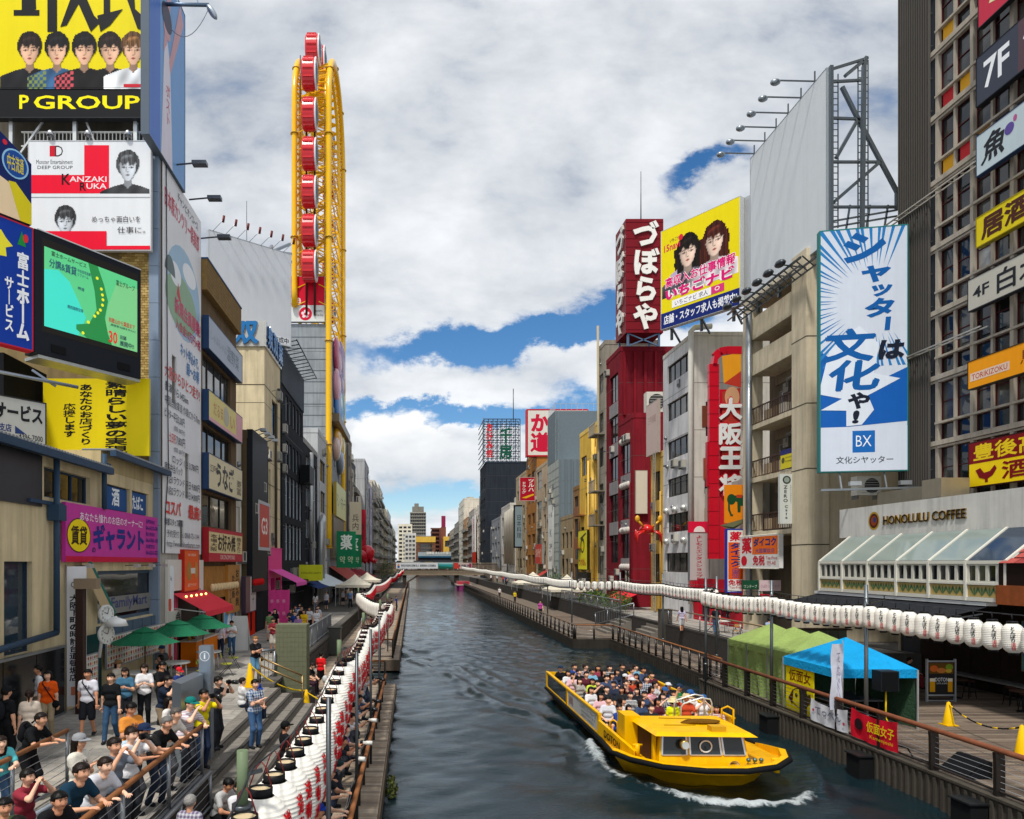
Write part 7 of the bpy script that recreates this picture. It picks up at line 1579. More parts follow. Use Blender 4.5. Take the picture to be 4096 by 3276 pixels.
m=MB();m.add([(X(181,14.2),14.2,ZP),(xi,15.4,ZP),(xi,15.4,Z(674,15.4)),(X(181,14.2),14.2,Z(684,14.2)),(X(181,14.2)-.25,14.4,ZP),(xi-.25,15.6,ZP),(xi-.25,15.6,Z(674,15.4)+.02),(X(181,14.2)-.25,14.4,Z(684,14.2)+.02)],[(0,1,2,3),(4,7,6,5),(3,2,6,7),(0,3,7,4)]);obj('map_panel',m,gm2,th)
th=thing('wrapped_cube','tall block wrapped in grey green sheeting beside the left steps','utility block',(-4.2,26,ZP));cx_=X(291,26.2)
obj('wrapped_body',MB().box(cx_-.58,cx_+.58,26.2,27.0,ZP-.45,ZP+2.05),mat('#6a6d58','cloth'),th)
m=MB()
for q in range(14):m.box(cx_-.585,cx_+.585,26.195,27.0,ZP-.4+q*.18,ZP-.395+q*.18)
for q in range(9):m.box(cx_-.583+q*.145,cx_-.579+q*.145,26.193,26.2,ZP-.45,ZP+2.05)
obj('net_line',m,mat('#6b7058','cloth'),th);obj('plinth',MB().box(cx_-.75,cx_+.75,26.0,27.3,-.2,ZP-.45),stone,th)
def cone(label,x,y,z,h=.75,group='yellow traffic cones'):
 th=thing('traffic_cone',label,'cone',(x,y,z),group)
 obj('body',MB().lathe([(.17,.03),(.05,h-.03),(.0,h)],16,(x,y,z)),mat('#e8b80c','paint'),th);obj('base',MB().box(x-.2,x+.2,y-.2,y+.2,z,z+.03),mat('#e0b00c','paint'),th)
cone('yellow cone at the top of the left steps',-5.7,24.6,ZP,.85);cone('yellow cone at the foot of the left steps on the boardwalk',-3.85,25.5,ZD,.85)
tag(obj('barrier_rope',MB().tube([lerp((-5.7,24.6,ZP+.78),(-3.85,25.5,ZD+.8),k)[:2]+(lerp((-5.7,24.6,ZP+.78),(-3.85,25.5,ZD+.8),k)[2]-.8*k*(1-k)*1.2,)for k in np.linspace(0,1,12)],.025,6).tube([(-3.85,25.5,ZD+.75),(-3.3,25.2,ZD+.5),(-2.6,24.9,ZD+.6)],.025,6),mat('#d8b418','paint')),'yellow rope strung between the two cones on the left steps','rope')
th=thing('bin','square dark grey utility box at the end of the grey barred railing','utility box',(-4.6,36.5,ZD));obj('body',MB().box(-4.9,-4.2,41,41.7,ZP-1.0,ZP+.5),mat('#5d5f5c','metal'),th);obj('lid',MB().box(-4.95,-4.15,40.95,41.75,ZP+.5,ZP+.58),mat('#4a4c4a','metal'),th)
th=thing('stone_bench','small pale stone bench on the left boardwalk against the wall','bench',(-4.5,33.5,ZD));obj('seat',MB().box(-4.75,-4.2,32.6,33.5,ZD+.28,ZD+.42),mat('#98948a','stone'),th);obj('base',MB().box(-4.68,-4.27,32.7,33.4,ZD,ZD+.28),mat('#7a766e','stone'),th)
th=thing('stone_bench','pale stone block bench under the two seated people','bench',(-4.5,29.2,ZD));obj('seat',MB().box(-4.85,-4.35,28.6,30.0,ZD+.30,ZD+.44),mat('#98948a','stone'),th);obj('base',MB().box(-4.78,-4.42,28.7,29.9,ZD,ZD+.30),mat('#7a766e','stone'),th)
def tent(label,x,y,w,d,z0,ez,pz,col,group,cat='tent',side=None,sidewalls=(),closed=False):
 th=thing('canopy_tent',label,cat,(x+w/2,y+d/2,z0),group)
 n=6;m=MB();c=(x+w/2,y+d/2)
 rim_=[(x,y),(x+w/2,y),(x+w,y),(x+w,y+d/2),(x+w,y+d),(x+w/2,y+d),(x,y+d),(x,y+d/2)]
 vs=[]
 for k in range(6):
  t_=k/5.;zc=ez+(pz-ez)*(t_**1.0 if not closed else t_**1.6)
  for p in rim_:vs.append((p[0]+(c[0]-p[0])*t_*.999,p[1]+(c[1]-p[1])*t_*.999,zc))
 m.add(vs,[(r_*8+k,r_*8+(k+1)%8,(r_+1)*8+(k+1)%8,(r_+1)*8+k)for r_ in range(5)for k in range(8)])
 obj('canopy',m,mat(col,'tarp'),th)
 m=MB();q=[(x,y),(x+w,y),(x+w,y+d),(x,y+d)]
 for a,b in zip(q,q[1:]+q[:1]):m.add([(a[0],a[1],ez-.28),(b[0],b[1],ez-.28),(b[0],b[1],ez),(a[0],a[1],ez)],[(0,1,2,3)])
 obj('valance',m,mat(col,'tarp'),th)
 for p in q:obj('leg',MB().box(p[0]-.025,p[0]+.025,p[1]-.025,p[1]+.025,z0,ez-.02),mat('#c9ccce','metal'),th)
 for a,b,cc in sidewalls:
  k=22;m=MB();vs=[]
  for i in range(k+1):
   t_=i/k;px,py=a[0]+(b[0]-a[0])*t_,a[1]+(b[1]-a[1])*t_;L=math.hypot(b[0]-a[0],b[1]-a[1]);nx,ny=(b[1]-a[1])/L,-(b[0]-a[0])/L
   for j in range(6):
    s_=j/5;wv=.05*math.sin(i*.9+j*1.3)*(1-s_)+.04*math.sin(i*.5+j*.8);vs.append((px+nx*wv,py+ny*wv,z0+.02+(ez-.26-z0)*s_))
  m.add(vs,[(i*6+j,(i+1)*6+j,(i+1)*6+j+1,i*6+j+1)for i in range(k)for j in range(5)],0,True);obj('side_wall',m,mat(cc,'tarp'),th)
 return th
for i in range(3):
 y0=25.75+i*1.72
 tent(('nearest','middle','farthest')[i]+' of three joined pale green market tents on the right deck',13.95,y0,3.0,1.70,ZR,2.86,3.62,'#8da25c','lime green tents on the right deck',sidewalls=[((13.97,y0+1.68),(13.97,y0+.02),'#869a58')]+([((14.0,30.85),(16.9,30.85),'#869a58')]if i==2 else[]))
bt=tent('bright blue pop up tent with green side walls at the end of the green tents',13.6,22.5,2.65,3.15,ZR,2.78,3.65,'#1394cf',None,sidewalls=[((16.22,22.55),(16.22,25.6),'#3c5a44'),((13.7,25.6),(16.2,25.6),'#3c5a44')])
f2=FRt(13.68,25.6,ZR+.05)
th,s=board('yellow_banner','yellow banner with dark red characters and ink sketch beside the blue tent','banner',f2,1.75,1.75,'#e6d40c',.03,kind='cloth')
s.text('仮面女',.12,.62,.90,.86,'#7a3414',.015);s.ell(.52,.30,.34,.2,'#3a3414');s.ell(.52,.30,.31,.18,'#d8c814');s.ell(.40,.34,.05,.045,'#3a3414');s.ell(.64,.34,.05,.045,'#3a3414');s.poly([(.1,.25),(.3,.45),(.25,.12)],'#4a2414');s.poly([(.74,.2),(.95,.28),(.9,.45),(.78,.4)],'#4a3a14')
th=thing('loudspeaker','black loudspeaker on a yellow tripod stand under the blue tent','loudspeaker',(15.0,21.8,ZR));xs_=X(888,21.8)
obj('cabinet',MB().box(xs_-.28,xs_+.28,21.7,22.15,Z(691,21.8),Z(671,21.8)),mat('#1d2126','paint'),th);obj('cone_grille',MB().box(xs_-.24,xs_+.24,21.685,21.7,Z(690,21.8),Z(672,21.8)),mat('#0e1012','paint'),th)
obj('pole',MB().tube([(xs_,21.9,ZR+.2),(xs_,21.9,Z(691,21.8))],.025,8),mat('#d8b40c','paint'),th)
for k in range(3):an=R(30+120*k);obj('leg',MB().tube([(xs_,21.9,ZR+.5),(xs_+.5*math.cos(an),21.9+.5*math.sin(an),ZR)],.018,6),mat('#d8b40c','paint'),th)
th=thing('mixing_desk','low table with audio mixing desk under the blue tent','table',(14.6,24.2,ZR));obj('top',MB().box(14.0,15.9,23.6,24.4,ZR+.68,ZR+.72),mat('#5a5c5e','paint'),th)
for sx in(14.1,15.8):obj('leg',MB().box(sx-.02,sx+.02,23.7,24.3,ZR,ZR+.68),mat('#3a3c3e','metal'),th)
obj('mixer',MB().add([(14.2,23.65,ZR+.74),(15.2,23.65,ZR+.74),(15.2,24.25,ZR+.9),(14.2,24.25,ZR+.9),(14.2,24.25,ZR+.72),(15.2,24.25,ZR+.72)],[(0,1,2,3),(3,2,5,4)]),mat('#2c3036','paint'),th)
th=thing('stage_monitor','black wedge stage monitor lying on the right deck by the railing','loudspeaker',(13.9,17.6,ZR));obj('cabinet',MB().add([(13.75,17.3,ZR),(14.35,17.3,ZR),(14.35,18.3,ZR),(13.75,18.3,ZR),(14.25,17.3,ZR+.42),(14.35,17.3,ZR+.42),(14.35,18.3,ZR+.42),(14.25,18.3,ZR+.42)],[(0,3,2,1),(4,5,6,7),(0,1,5,4),(1,2,6,5),(2,3,7,6),(3,0,4,7)]),mat('#17191c','paint'),th);obj('grille',MB().add([(13.74,17.36,ZR+.03),(13.74,18.24,ZR+.03),(14.2,18.24,ZR+.42),(14.2,17.36,ZR+.42)],[(0,3,2,1)]),mat('#0c0d0f','paint'),th)
for y1_,w_,h_,c,lab,tx_,tc_ in((23.45,2.0,.72,'#ccd0d8','white cloth banner with faint red marks tied to the right deck railing','てっぺん','#6a6e80'),(21.3,2.05,.85,'#c8142c','red cloth banner with yellow characters tied to the right deck railing','仮面女子','#e8c81c')):
 f2=FRt(13.36,y1_,ZR+.12);th=thing('rail_banner',lab,'banner',f2.p(w_/2,0));m=MB();k=16;vs=[]
 for i in range(k+1):
  t_=i/k;sg=.10*4*t_*(1-t_)
  for j in range(5):s_=j/4;vs.append(f2.p(w_*t_,h_*s_-sg*s_*.8-sg*.3,.02*math.sin(i*1.1+j)))
 m.add(vs,[(i*5+j,(i+1)*5+j,(i+1)*5+j+1,i*5+j+1)for i in range(k)for j in range(4)],0,True);obj('cloth',m,mat(c,'cloth'),th)
 s=Sign(th,f2,w_,h_,.03);s.text(tx_,.38 if 'red cloth' in lab else .15,.35,.95 if 'red cloth' in lab else .85,.72,tc_,.02)
 if 'red cloth' in lab:s.text('Kamenjoshi',.45,.12,.93,.27,'#e8c81c',.0);s.ell(.2,.5,.09,.2,'#2a1a20')
 else:s.ell(.1,.5,.03,.07,'#b8405a');s.ell(.92,.35,.03,.07,'#b8405a')
th=thing('feather_flag','narrow white vertical flag with faint lettering in front of the blue tent','flag',(13.6,22.2,ZR));obj('pole',MB().tube([(13.66,22.2,ZR),(13.66,22.2,3.75)],.015,6),mat('#d0d2d4','metal'),th)
m=MB();vs=[]
for i in range(12):
 z_=1.55+i*.19
 for j in range(4):vs.append((13.28+.12*j-.05*(1-i/11),22.15+.04*math.sin(i*.9+j),z_))
m.add(vs,[(i*4+j,i*4+j+1,(i+1)*4+j+1,(i+1)*4+j)for i in range(11)for j in range(3)],0,True);obj('cloth',m,mat('#c6cad8','cloth'),th);s=Sign(th,FC(13.26,22.08,1.55),.36,2.1,.02);s.text('てぬぐい',.3,.1,.7,.9,'#7a6a8a',.0,vert=True)
th=thing('menu_stand','white framed stand board with food photo and beer glasses reading DOTON','sign',(X(945,27),27,ZR));f2=FC(X(928,27),27,ZR+.28);w_,h_=1.02,1.25
m=MB();f2.box(m,0,w_,0,h_,-.05,0);obj('board',m,mat('#2c2a2c','print'),th);m=MB();f2.box(m,-.06,0,-.28,h_+.12,-.06,.02);f2.box(m,w_,w_+.06,-.28,h_+.12,-.06,.02);f2.box(m,0,w_,h_,h_+.06,-.05,.015);f2.box(m,0,w_,-.06,0,-.05,.015);f2.box(m,0,w_,-.26,-.22,-.05,.015);obj('frame',m,mat('#c9d0d6','metal'),th)
s=Sign(th,f2,w_,h_,0);s.rect(.04,.64,.96,.97,'#6a4a1c');s.ell(.22,.8,.15,.1,'#d0662a');s.ell(.5,.74,.18,.08,'#c87a3a');s.ell(.8,.84,.14,.1,'#7a9a2c');s.ell(.78,.73,.12,.06,'#c8a83a');s.rect(.06,.08,.26,.46,'#d89a18');s.rect(.06,.40,.26,.50,'#e6dcc4');s.rect(.74,.08,.92,.46,'#d89a18');s.rect(.74,.40,.92,.50,'#e6dcc4');s.text('DOTON',.26,.40,.76,.52,'#dfe2e4',.01);s.text('CAFE & BAR',.3,.32,.72,.37,'#c9ccce',.0)
cone('yellow cone on the right deck below the menu stand',X(948.5,23.1),23.1,ZR,.78);cone('yellow cone at the right edge of the deck',X(1022,19.5),19.5,ZR,.85)
pts=[lerp((X(948.5,23.1),23.1,ZR+.70),(X(1022,19.5),19.5,ZR+.78),k)for k in np.linspace(0,1,15)]
th=thing('barrier_chain','black and yellow barrier rope between the two cones on the right deck','rope',pts[0])
for i in range(14):
 a=list(pts[i]);b=list(pts[i+1])
 for q,k in((a,i/14),(b,(i+1)/14)):q[2]-=.32*4*k*(1-k)
 obj('segment',MB().tube([a,b],.025,6),mat('#e0b410' if i%3==0 else '#1a1b1d','paint'),th)
for i in range(7):
 x,y=22.0+random.uniform(-.3,.5),20.5+i*1.45
 th=thing('bar_stool','%s black bar stool from the right along the dark bar wall'%ordw(i),'stool',(x,y,ZR),'black bar stools by the dark wall')
 obj('seat',MB().lathe([(0,.66),(.18,.66),(.18,.70),(0,.70)],14,(x,y,ZR),smooth=False),mat('#3a241a','wood'),th)
 for k in range(4):an=R(45+90*k);obj('leg',MB().tube([(x+.13*math.cos(an),y+.13*math.sin(an),ZR+.66),(x+.22*math.cos(an),y+.22*math.sin(an),ZR)],.014,5),mat('#1b1c1e','metal'),th)
 obj('foot_ring',MB().tube([(x+.19*math.cos(q),y+.19*math.sin(q),ZR+.25)for q in np.linspace(0,6.283,13)],.01,5),mat('#1b1c1e','metal'),th)
for i,(x,y)in enumerate(((21.6,27.8),(22.0,25.2))):
 th=thing('round_table',('farther','nearer')[i]+' round dark bistro table by the bar stools','table',(x,y,ZR),'dark bistro tables');obj('top',MB().lathe([(0,.72),(.4,.72),(.4,.75),(0,.75)],20,(x,y,ZR),smooth=False),mat('#4a3428','wood'),th);obj('pedestal',MB().lathe([(.22,0),(.22,.03),(.03,.06),(.03,.72)],12,(x,y,ZR)),mat('#1b1c1e','metal'),th)
tag(obj('deck_cable',MB().tube([(13.8,21.0,ZR+.02),(14.3,20.2,ZR+.02),(13.75,19.2,ZR+.02),(13.9,18.3,ZR+.03),(13.7,16.5,ZR+.02),(13.62,14,ZR+.02)],.02,5),mat('#17181a','paint')),'black cable lying along the edge of the right deck','cable')
def peak(label,x,y,w,z0,ez,pz,grp):
 return tent(label,x-w/2,y-w/2,w,w,z0,ez,pz,'#d6cfbd',grp,closed=True)
peak('nearer cream peaked tent on the left promenade below the wheel',X(355,72),72,3.6,ZP,4.0,5.05,'cream peaked tents on the left');peak('farther cream peaked tent on the left promenade below the wheel',X(367,92),92,3.6,ZP,4.0,5.0,'cream peaked tents on the left')
peak('nearer cream peaked tent on the right terrace by the yellow building',X(567,84),84,5.0,ZP,3.1,4.85,'cream peaked tents on the right');peak('farther cream peaked tent on the right terrace by the sheeted building',X(533,112),112,6.0,ZP,3.1,4.8,'cream peaked tents on the right')
m=MB();m.add([(22,64.5,3.9),(22,69.2,4.1),(19.4,69.2,2.9),(19.4,64.5,2.7),(19.4,64.5,2.45),(19.4,69.2,2.65)],[(0,3,2,1),(3,4,5,2)]);tag(obj('shop_awning',m,mat('#d0303c','cloth')),'bright red awning at the foot of the red building','awning')
m=MB();m.add([(22,112.5,5.0),(22,116,5.0),(19.8,116,3.6),(19.8,112.5,3.6)],[(0,3,2,1)]);tag(obj('shop_awning',m,mat('#a83a34','cloth')),'small dull red awning far along the right terrace','awning')
for i,(x,y,c)in enumerate(((19.0,44.5,'#b8282c'),(20.0,43.0,'#b8282c'),(18.8,40.5,'#b98a4a'),(20.2,40.0,'#b98a4a'),(19.6,37.6,'#b98a4a'))):
 chair('%s terrace chair from the far end behind the right lanterns'%ordw(i),x,y,1+i,c,'terrace chairs on the right bank')
th=thing('terrace_table','round white plastic table among red chairs on the right terrace','table',(19.5,44,ZP));obj('top',MB().lathe([(0,.7),(.5,.7),(.5,.74),(0,.74)],18,(19.5,44.0,ZP),smooth=False),mat('#d6d5d0','paint'),th)
for k in range(4):an=R(45+90*k);obj('leg',MB().tube([(19.5+.35*math.cos(an),44+.35*math.sin(an),ZP+.7),(19.5+.4*math.cos(an),44+.4*math.sin(an),ZP)],.025,6),mat('#d6d5d0','paint'),th)
th=thing('bin','square grey metal bin on the right terrace wall by the stairs','bin',(17.4,47.6,ZP));obj('body',MB().box(16.9,17.7,47.6,48.1,.6,ZP+1.15),mat('#75716a','metal'),th);obj('lid',MB().box(16.87,17.73,47.57,48.13,ZP+1.15,ZP+1.22),mat('#5a5752','metal'),th)
th=thing('red_shop','red shop front below the vertical signs behind the right lanterns','shop',(22,51,ZP));f2=FRt(21.95,54.6,ZP);m=MB();f2.wall(m,8.2,3.2,[(1,0,3,2.3),(4.2,.5,6.2,2.3)],.3);obj('front',m,mat('#b8182c','paint'),th);window(th,f2,1,0,3,2.3,2,1,.3,name='door');window(th,f2,4.2,.5,6.2,2.3,2,1,.3);obj('flat_wall',MB().box(22.9,31,46.25,54.7,ZP,12.0),mat('#b3aea4','wall'),th)
th,s=board('direction_sign','small green and pink street sign above the right lantern poles','sign',FC(20.1,42.6,4.6),1.0,.55,'#1d4a34',.05);s.text('ワンテープ',.1,.15,.9,.5,'#c9d8c4',.0)
th,s=board('direction_sign','small pale pink street sign beside the green one','sign',FC(21.15,42.6,4.5),1.3,.65,'#d0b8bc',.05);s.text('とんぼりリバーウォーク',.06,.3,.94,.6,'#8a4a6a',.0)
th=thing('flag','red white and blue striped flag below the street signs','flag',(21.0,42.3,3.6));f2=FC(21.0,42.3,3.55)
for q,c in enumerate(('#c02838','#d8d8dc','#2a3c8a','#d8d8dc','#c02838')):m=MB();f2.poly(m,[(0,q*.16+.0),(.9,q*.16-.08),(.9,(q+1)*.16-.08),(0,(q+1)*.16)],.002*q);obj('stripe',m,mat(c,'cloth'),th)
obj('pole',MB().tube([(20.98,42.32,ZP),(20.98,42.32,4.6)],.025,6),steel,th)
def leafy(label,name,x,y,z,rx,ry,rz,n,c1='#3f5a2c',c2='#566f38',cat='plant',trunk=True):
 th=thing(name,label,cat,(x,y,z));rg=np.random.default_rng(int(abs(x*31+y*17))+5);m=MB()
 for i in range(n):
  d=rg.normal(size=3);d/=np.linalg.norm(d);k=rg.uniform(.35,1.0)**.6;p=Vector((x+d[0]*rx*k,y+d[1]*ry*k,z+rz+d[2]*rz*k));s_=rg.uniform(.05,.11)*max(1,rx)
  a=Vector(rg.normal(size=3)).normalized();b=a.cross(Vector(rg.normal(size=3))).normalized();m.add([p-a*s_,p+b*s_*.5,p+a*s_,p-b*s_*.5],[(0,1,2,3)],int(rg.integers(2)))
 obj('foliage',m,[mat(c1,'cloth'),mat(c2,'cloth')],th)
 if trunk:obj('stem',MB().tube([(x,y,z-.1),(x+.05,y,z+rz),(x,y,z+rz*1.7)],[.06,.04,.01],6),mat('#4a3a2a','wood'),th)
leafy('dark leafy shrub in a planter on the right terrace','shrub',18.3,62.5,ZP,1.3,1.3,.95,800);leafy('smaller dark shrub further along the right terrace planter','shrub',18.6,72,ZP,1.5,1.8,.8,600);leafy('green shrub beside the far right awning','shrub',20.6,100,ZP,1.5,2.0,1.5,600);leafy('ivy clump climbing the wall under the orange red drugstore sign','ivy',21.6,117.5,ZP,.5,1.3,2.4,500)
leafy('weeds hanging from the timber edge at the bottom of the left boardwalk','weeds',-.62,13.4,-.1,.35,.8,.38,320,'#3a5226','#2f4524',trunk=False);leafy('small weeds on the left boardwalk edge further along','weeds',-.62,18.6,.0,.25,.6,.25,160,'#4a5226','#3f4524',trunk=False);leafy('pale green weeds on the right quay wall at the bottom right','weeds',13.2,14.6,-.3,.2,.5,.35,200,'#5a6a3a','#6a7a48',trunk=False);leafy('dark shrub at the left end of the footbridge','shrub',X(387,170),170,ZP,2.0,2.5,2.4,500)
# ------------------------------------------------------------------ people: smooth-blended implicit bodies, one continuous mesh per pose
def surfnet(f,org,h):
 s=f<0;nx,ny,nz=f.shape
 C=[(i,j,k)for i in(0,1)for j in(0,1)for k in(0,1)]
 sl=lambda a,c:a[c[0]:nx-1+c[0],c[1]:ny-1+c[1],c[2]:nz-1+c[2]]
 cnt=sum(sl(s,c).astype(np.int8)for c in C);mask=(cnt>0)&(cnt<8)
 idx=np.full(mask.shape,-1,np.int64);idx[mask]=np.arange(mask.sum())
 cells=np.argwhere(mask).astype(float);acc=np.zeros_like(cells);num=np.zeros(len(cells))
 for a in C:
  for ax in range(3):
   if a[ax]:continue
   b=list(a);b[ax]=1
   fa,fb=sl(f,a)[mask],sl(f,tuple(b))[mask];cr=(fa<0)!=(fb<0)
   t_=np.where(cr,fa/np.where(cr,fa-fb,1),0);p=np.tile(np.array(a,float),(len(cells),1));p[:,ax]=t_
   acc[cr]+=p[cr];num[cr]+=1
 v=(cells+acc/num[:,None])*h+np.array(org)
 q=[]
 for ax in range(3):
  o=[i for i in range(3)if i!=ax]
  s0=np.take(s,range(0,f.shape[ax]-1),ax);s1=np.take(s,range(1,f.shape[ax]),ax)
  for e in np.argwhere(s0!=s1):
   if e[o[0]]<1 or e[o[1]]<1 or e[o[0]]>mask.shape[o[0]]-1 or e[o[1]]>mask.shape[o[1]]-1:continue
   ids=[]
   for d0,d1 in((-1,-1),(0,-1),(0,0),(-1,0)):
    c=e.copy();c[o[0]]+=d0;c[o[1]]+=d1;ids.append(idx[tuple(c)])
   if min(ids)<0:continue
   flip=bool(s0[tuple(e)])^(ax==1)
   q.append(tuple(ids if flip else ids[::-1]))
 return v,q
def field(caps,lo,hi,h,k=.03,post=None):
 lo=np.array(lo)-2*h;n=np.ceil((np.array(hi)+2*h-lo)/h).astype(int)+1
 g=np.stack(np.meshgrid(*[lo[i]+h*np.arange(n[i])for i in range(3)],indexing='ij'),-1);f=None
 for a,b,ra,rb in caps:
  a=np.array(a);b=np.array(b);d=b-a;L=max(1e-9,d@d);t_=np.clip(((g-a)@d)/L,0,1)
  q=np.linalg.norm(g-(a+t_[...,None]*d),axis=-1)-(ra+(rb-ra)*t_)
  if f is None:f=q
  else:hh=np.maximum(k-np.abs(f-q),0)/k;f=np.minimum(f,q)-hh*hh*k*.25
 if post is not None:f=post(f,g)
 return surfnet(f,lo,h)
def bounds(caps):
 P_=np.array([np.array(c[i])+s_*max(c[2],c[3])for c in caps for i in(0,1)for s_ in(-1,1)]);return P_.min(0),P_.max(0)
def ik(a,c,l1,l2,hint):
 a,c,hint=Vector(a),Vector(c),Vector(hint);d=c-a;L=min(d.length,(l1+l2)*.999);c=a+d.normalized()*L
 x=(l1*l1-l2*l2+L*L)/(2*L);y=math.sqrt(max(0,l1*l1-x*x));u=d.normalized();n=hint-u*hint.dot(u)
 n=n.normalized()if n.length>1e-5 else u.orthogonal().normalized();return a+u*x+n*y,c
def hand(mb,w,d,up,curl=.6,m=0):
 """palm, four unequal bent fingers and a thumb leaving the side of the palm"""
 d=Vector(d).normalized();s_=d.cross(Vector(up));s_=(s_ if s_.length>.1 else d.orthogonal()).normalized();n=s_.cross(d).normalized();w=Vector(w)
 mb.ball(w+d*.045,(.040,.048,.016),10,6,m,Matrix((s_,d,n)).transposed())
 for i,(o,L)in enumerate(((-.030,.062),(-.010,.074),(.011,.069),(.030,.054))):
  p0=w+d*.080+s_*o;p1=p0+(d*math.cos(curl*.5)-n*math.sin(curl*.5))*L*.5;p2=p1+(d*math.cos(curl*1.4)-n*math.sin(curl*1.4))*L*.5
  mb.tube([p0-d*.015,p0,p1,p2],[.0085,.009,.0085,.006],5,m)
 p0=w+d*.030-s_*.036;p1=p0+(d*.6-s_*.75-n*.25).normalized()*.035;p2=p1+(d*.9-s_*.1-n*.4).normalized()*.03;mb.tube([p0+s_*.01,p1,p2],[.012,.011,.008],5,m)
HC=[((0,.012,.012),(0,-.004,.012),.088,.086),((0,-.02,-.055),(0,-.03,-.075),.062,.046),((0,-.084,-.005),(0,-.098,-.034),.010,.014),((-.082,.012,-.005),(-.084,.018,-.03),.016,.012),((.082,.012,-.005),(.084,.018,-.03),.016,.012),((0,.02,-.05),(0,.025,-.16),.048,.05),((-.03,-.055,-.03),(.03,-.055,-.03),.035,.035)]
HV,HF=field(HC,(-.11,-.13,-.18),(.11,.12,.11),.0115,.03)
def hairmesh(kind):
 sh=[((0,.018,.022),(0,-.004,.024),.101,.100)]
 def cut(f,g):
  face=np.maximum(g[...,1]+.040,g[...,2]-.048)
  f=np.maximum(f,-face);f=np.maximum(f,-.075-g[...,2])if kind=='short' else f
  side=np.maximum(np.maximum(g[...,1]+.01,g[...,2]-.01),.07-np.abs(g[...,0]));return np.maximum(f,-side)if kind!='long' else f
 if kind=='long':sh=sh+[((-.05,.05,-.02),(-.06,.07,-.22),.055,.045),((.05,.05,-.02),(.06,.07,-.22),.055,.045),((0,.06,-.02),(0,.085,-.25),.06,.05)]
 lo,hi=bounds(sh);v,q=field(sh,lo,hi,.013,.03,cut);m=MB();rg=np.random.default_rng(4);v=v+rg.normal(size=v.shape)*.0028;m.add(v,q,0,True)
 if kind=='bun':m.ball((0,.10,.06),.042,10,6)
 if kind=='tail':m.tube([(0,.10,.03),(0,.15,.0),(0,.15,-.15)],[.03,.035,.012],8)
 return m.mesh('hair',objmat('hair',.45))
HAIR={k:hairmesh(k)for k in('short','long','tail')}
def capmesh():
 m=MB();m.lathe([(.108,.035),(.106,.07),(.085,.112),(.04,.132),(0,.136)],18,(0,.008,0));m.lathe([(.108,.035),(.10,.03)],18,(0,.008,0))
 n=10;vs=[]
 for i in range(n+1):
  q=R(200+140*i/n);vs+=[(.104*math.cos(q),.008+.104*math.sin(q),.045),(.104*math.cos(q)*1.02,-.02+.185*math.sin(q),.035)]
 m.add(vs,[(2*i,2*i+1,2*i+3,2*i+2)for i in range(n)],0,True);m.add([(p[0],p[1],p[2]-.008)for p in vs],[(2*i,2*i+2,2*i+3,2*i+1)for i in range(n)],0,True);return m.mesh('cap',objmat('cloth',.85))
def hatmesh():
 m=MB();m.lathe([(.20,.028),(.14,.04),(.108,.045),(.104,.10),(.085,.135),(0,.145)],22,(0,.008,0));m.lathe([(.108,.043),(.14,.036),(.20,.024)],22,(0,.008,0));return m.mesh('hat',objmat('cloth',.85))
CAP,HAT=capmesh(),hatmesh()
_P={}
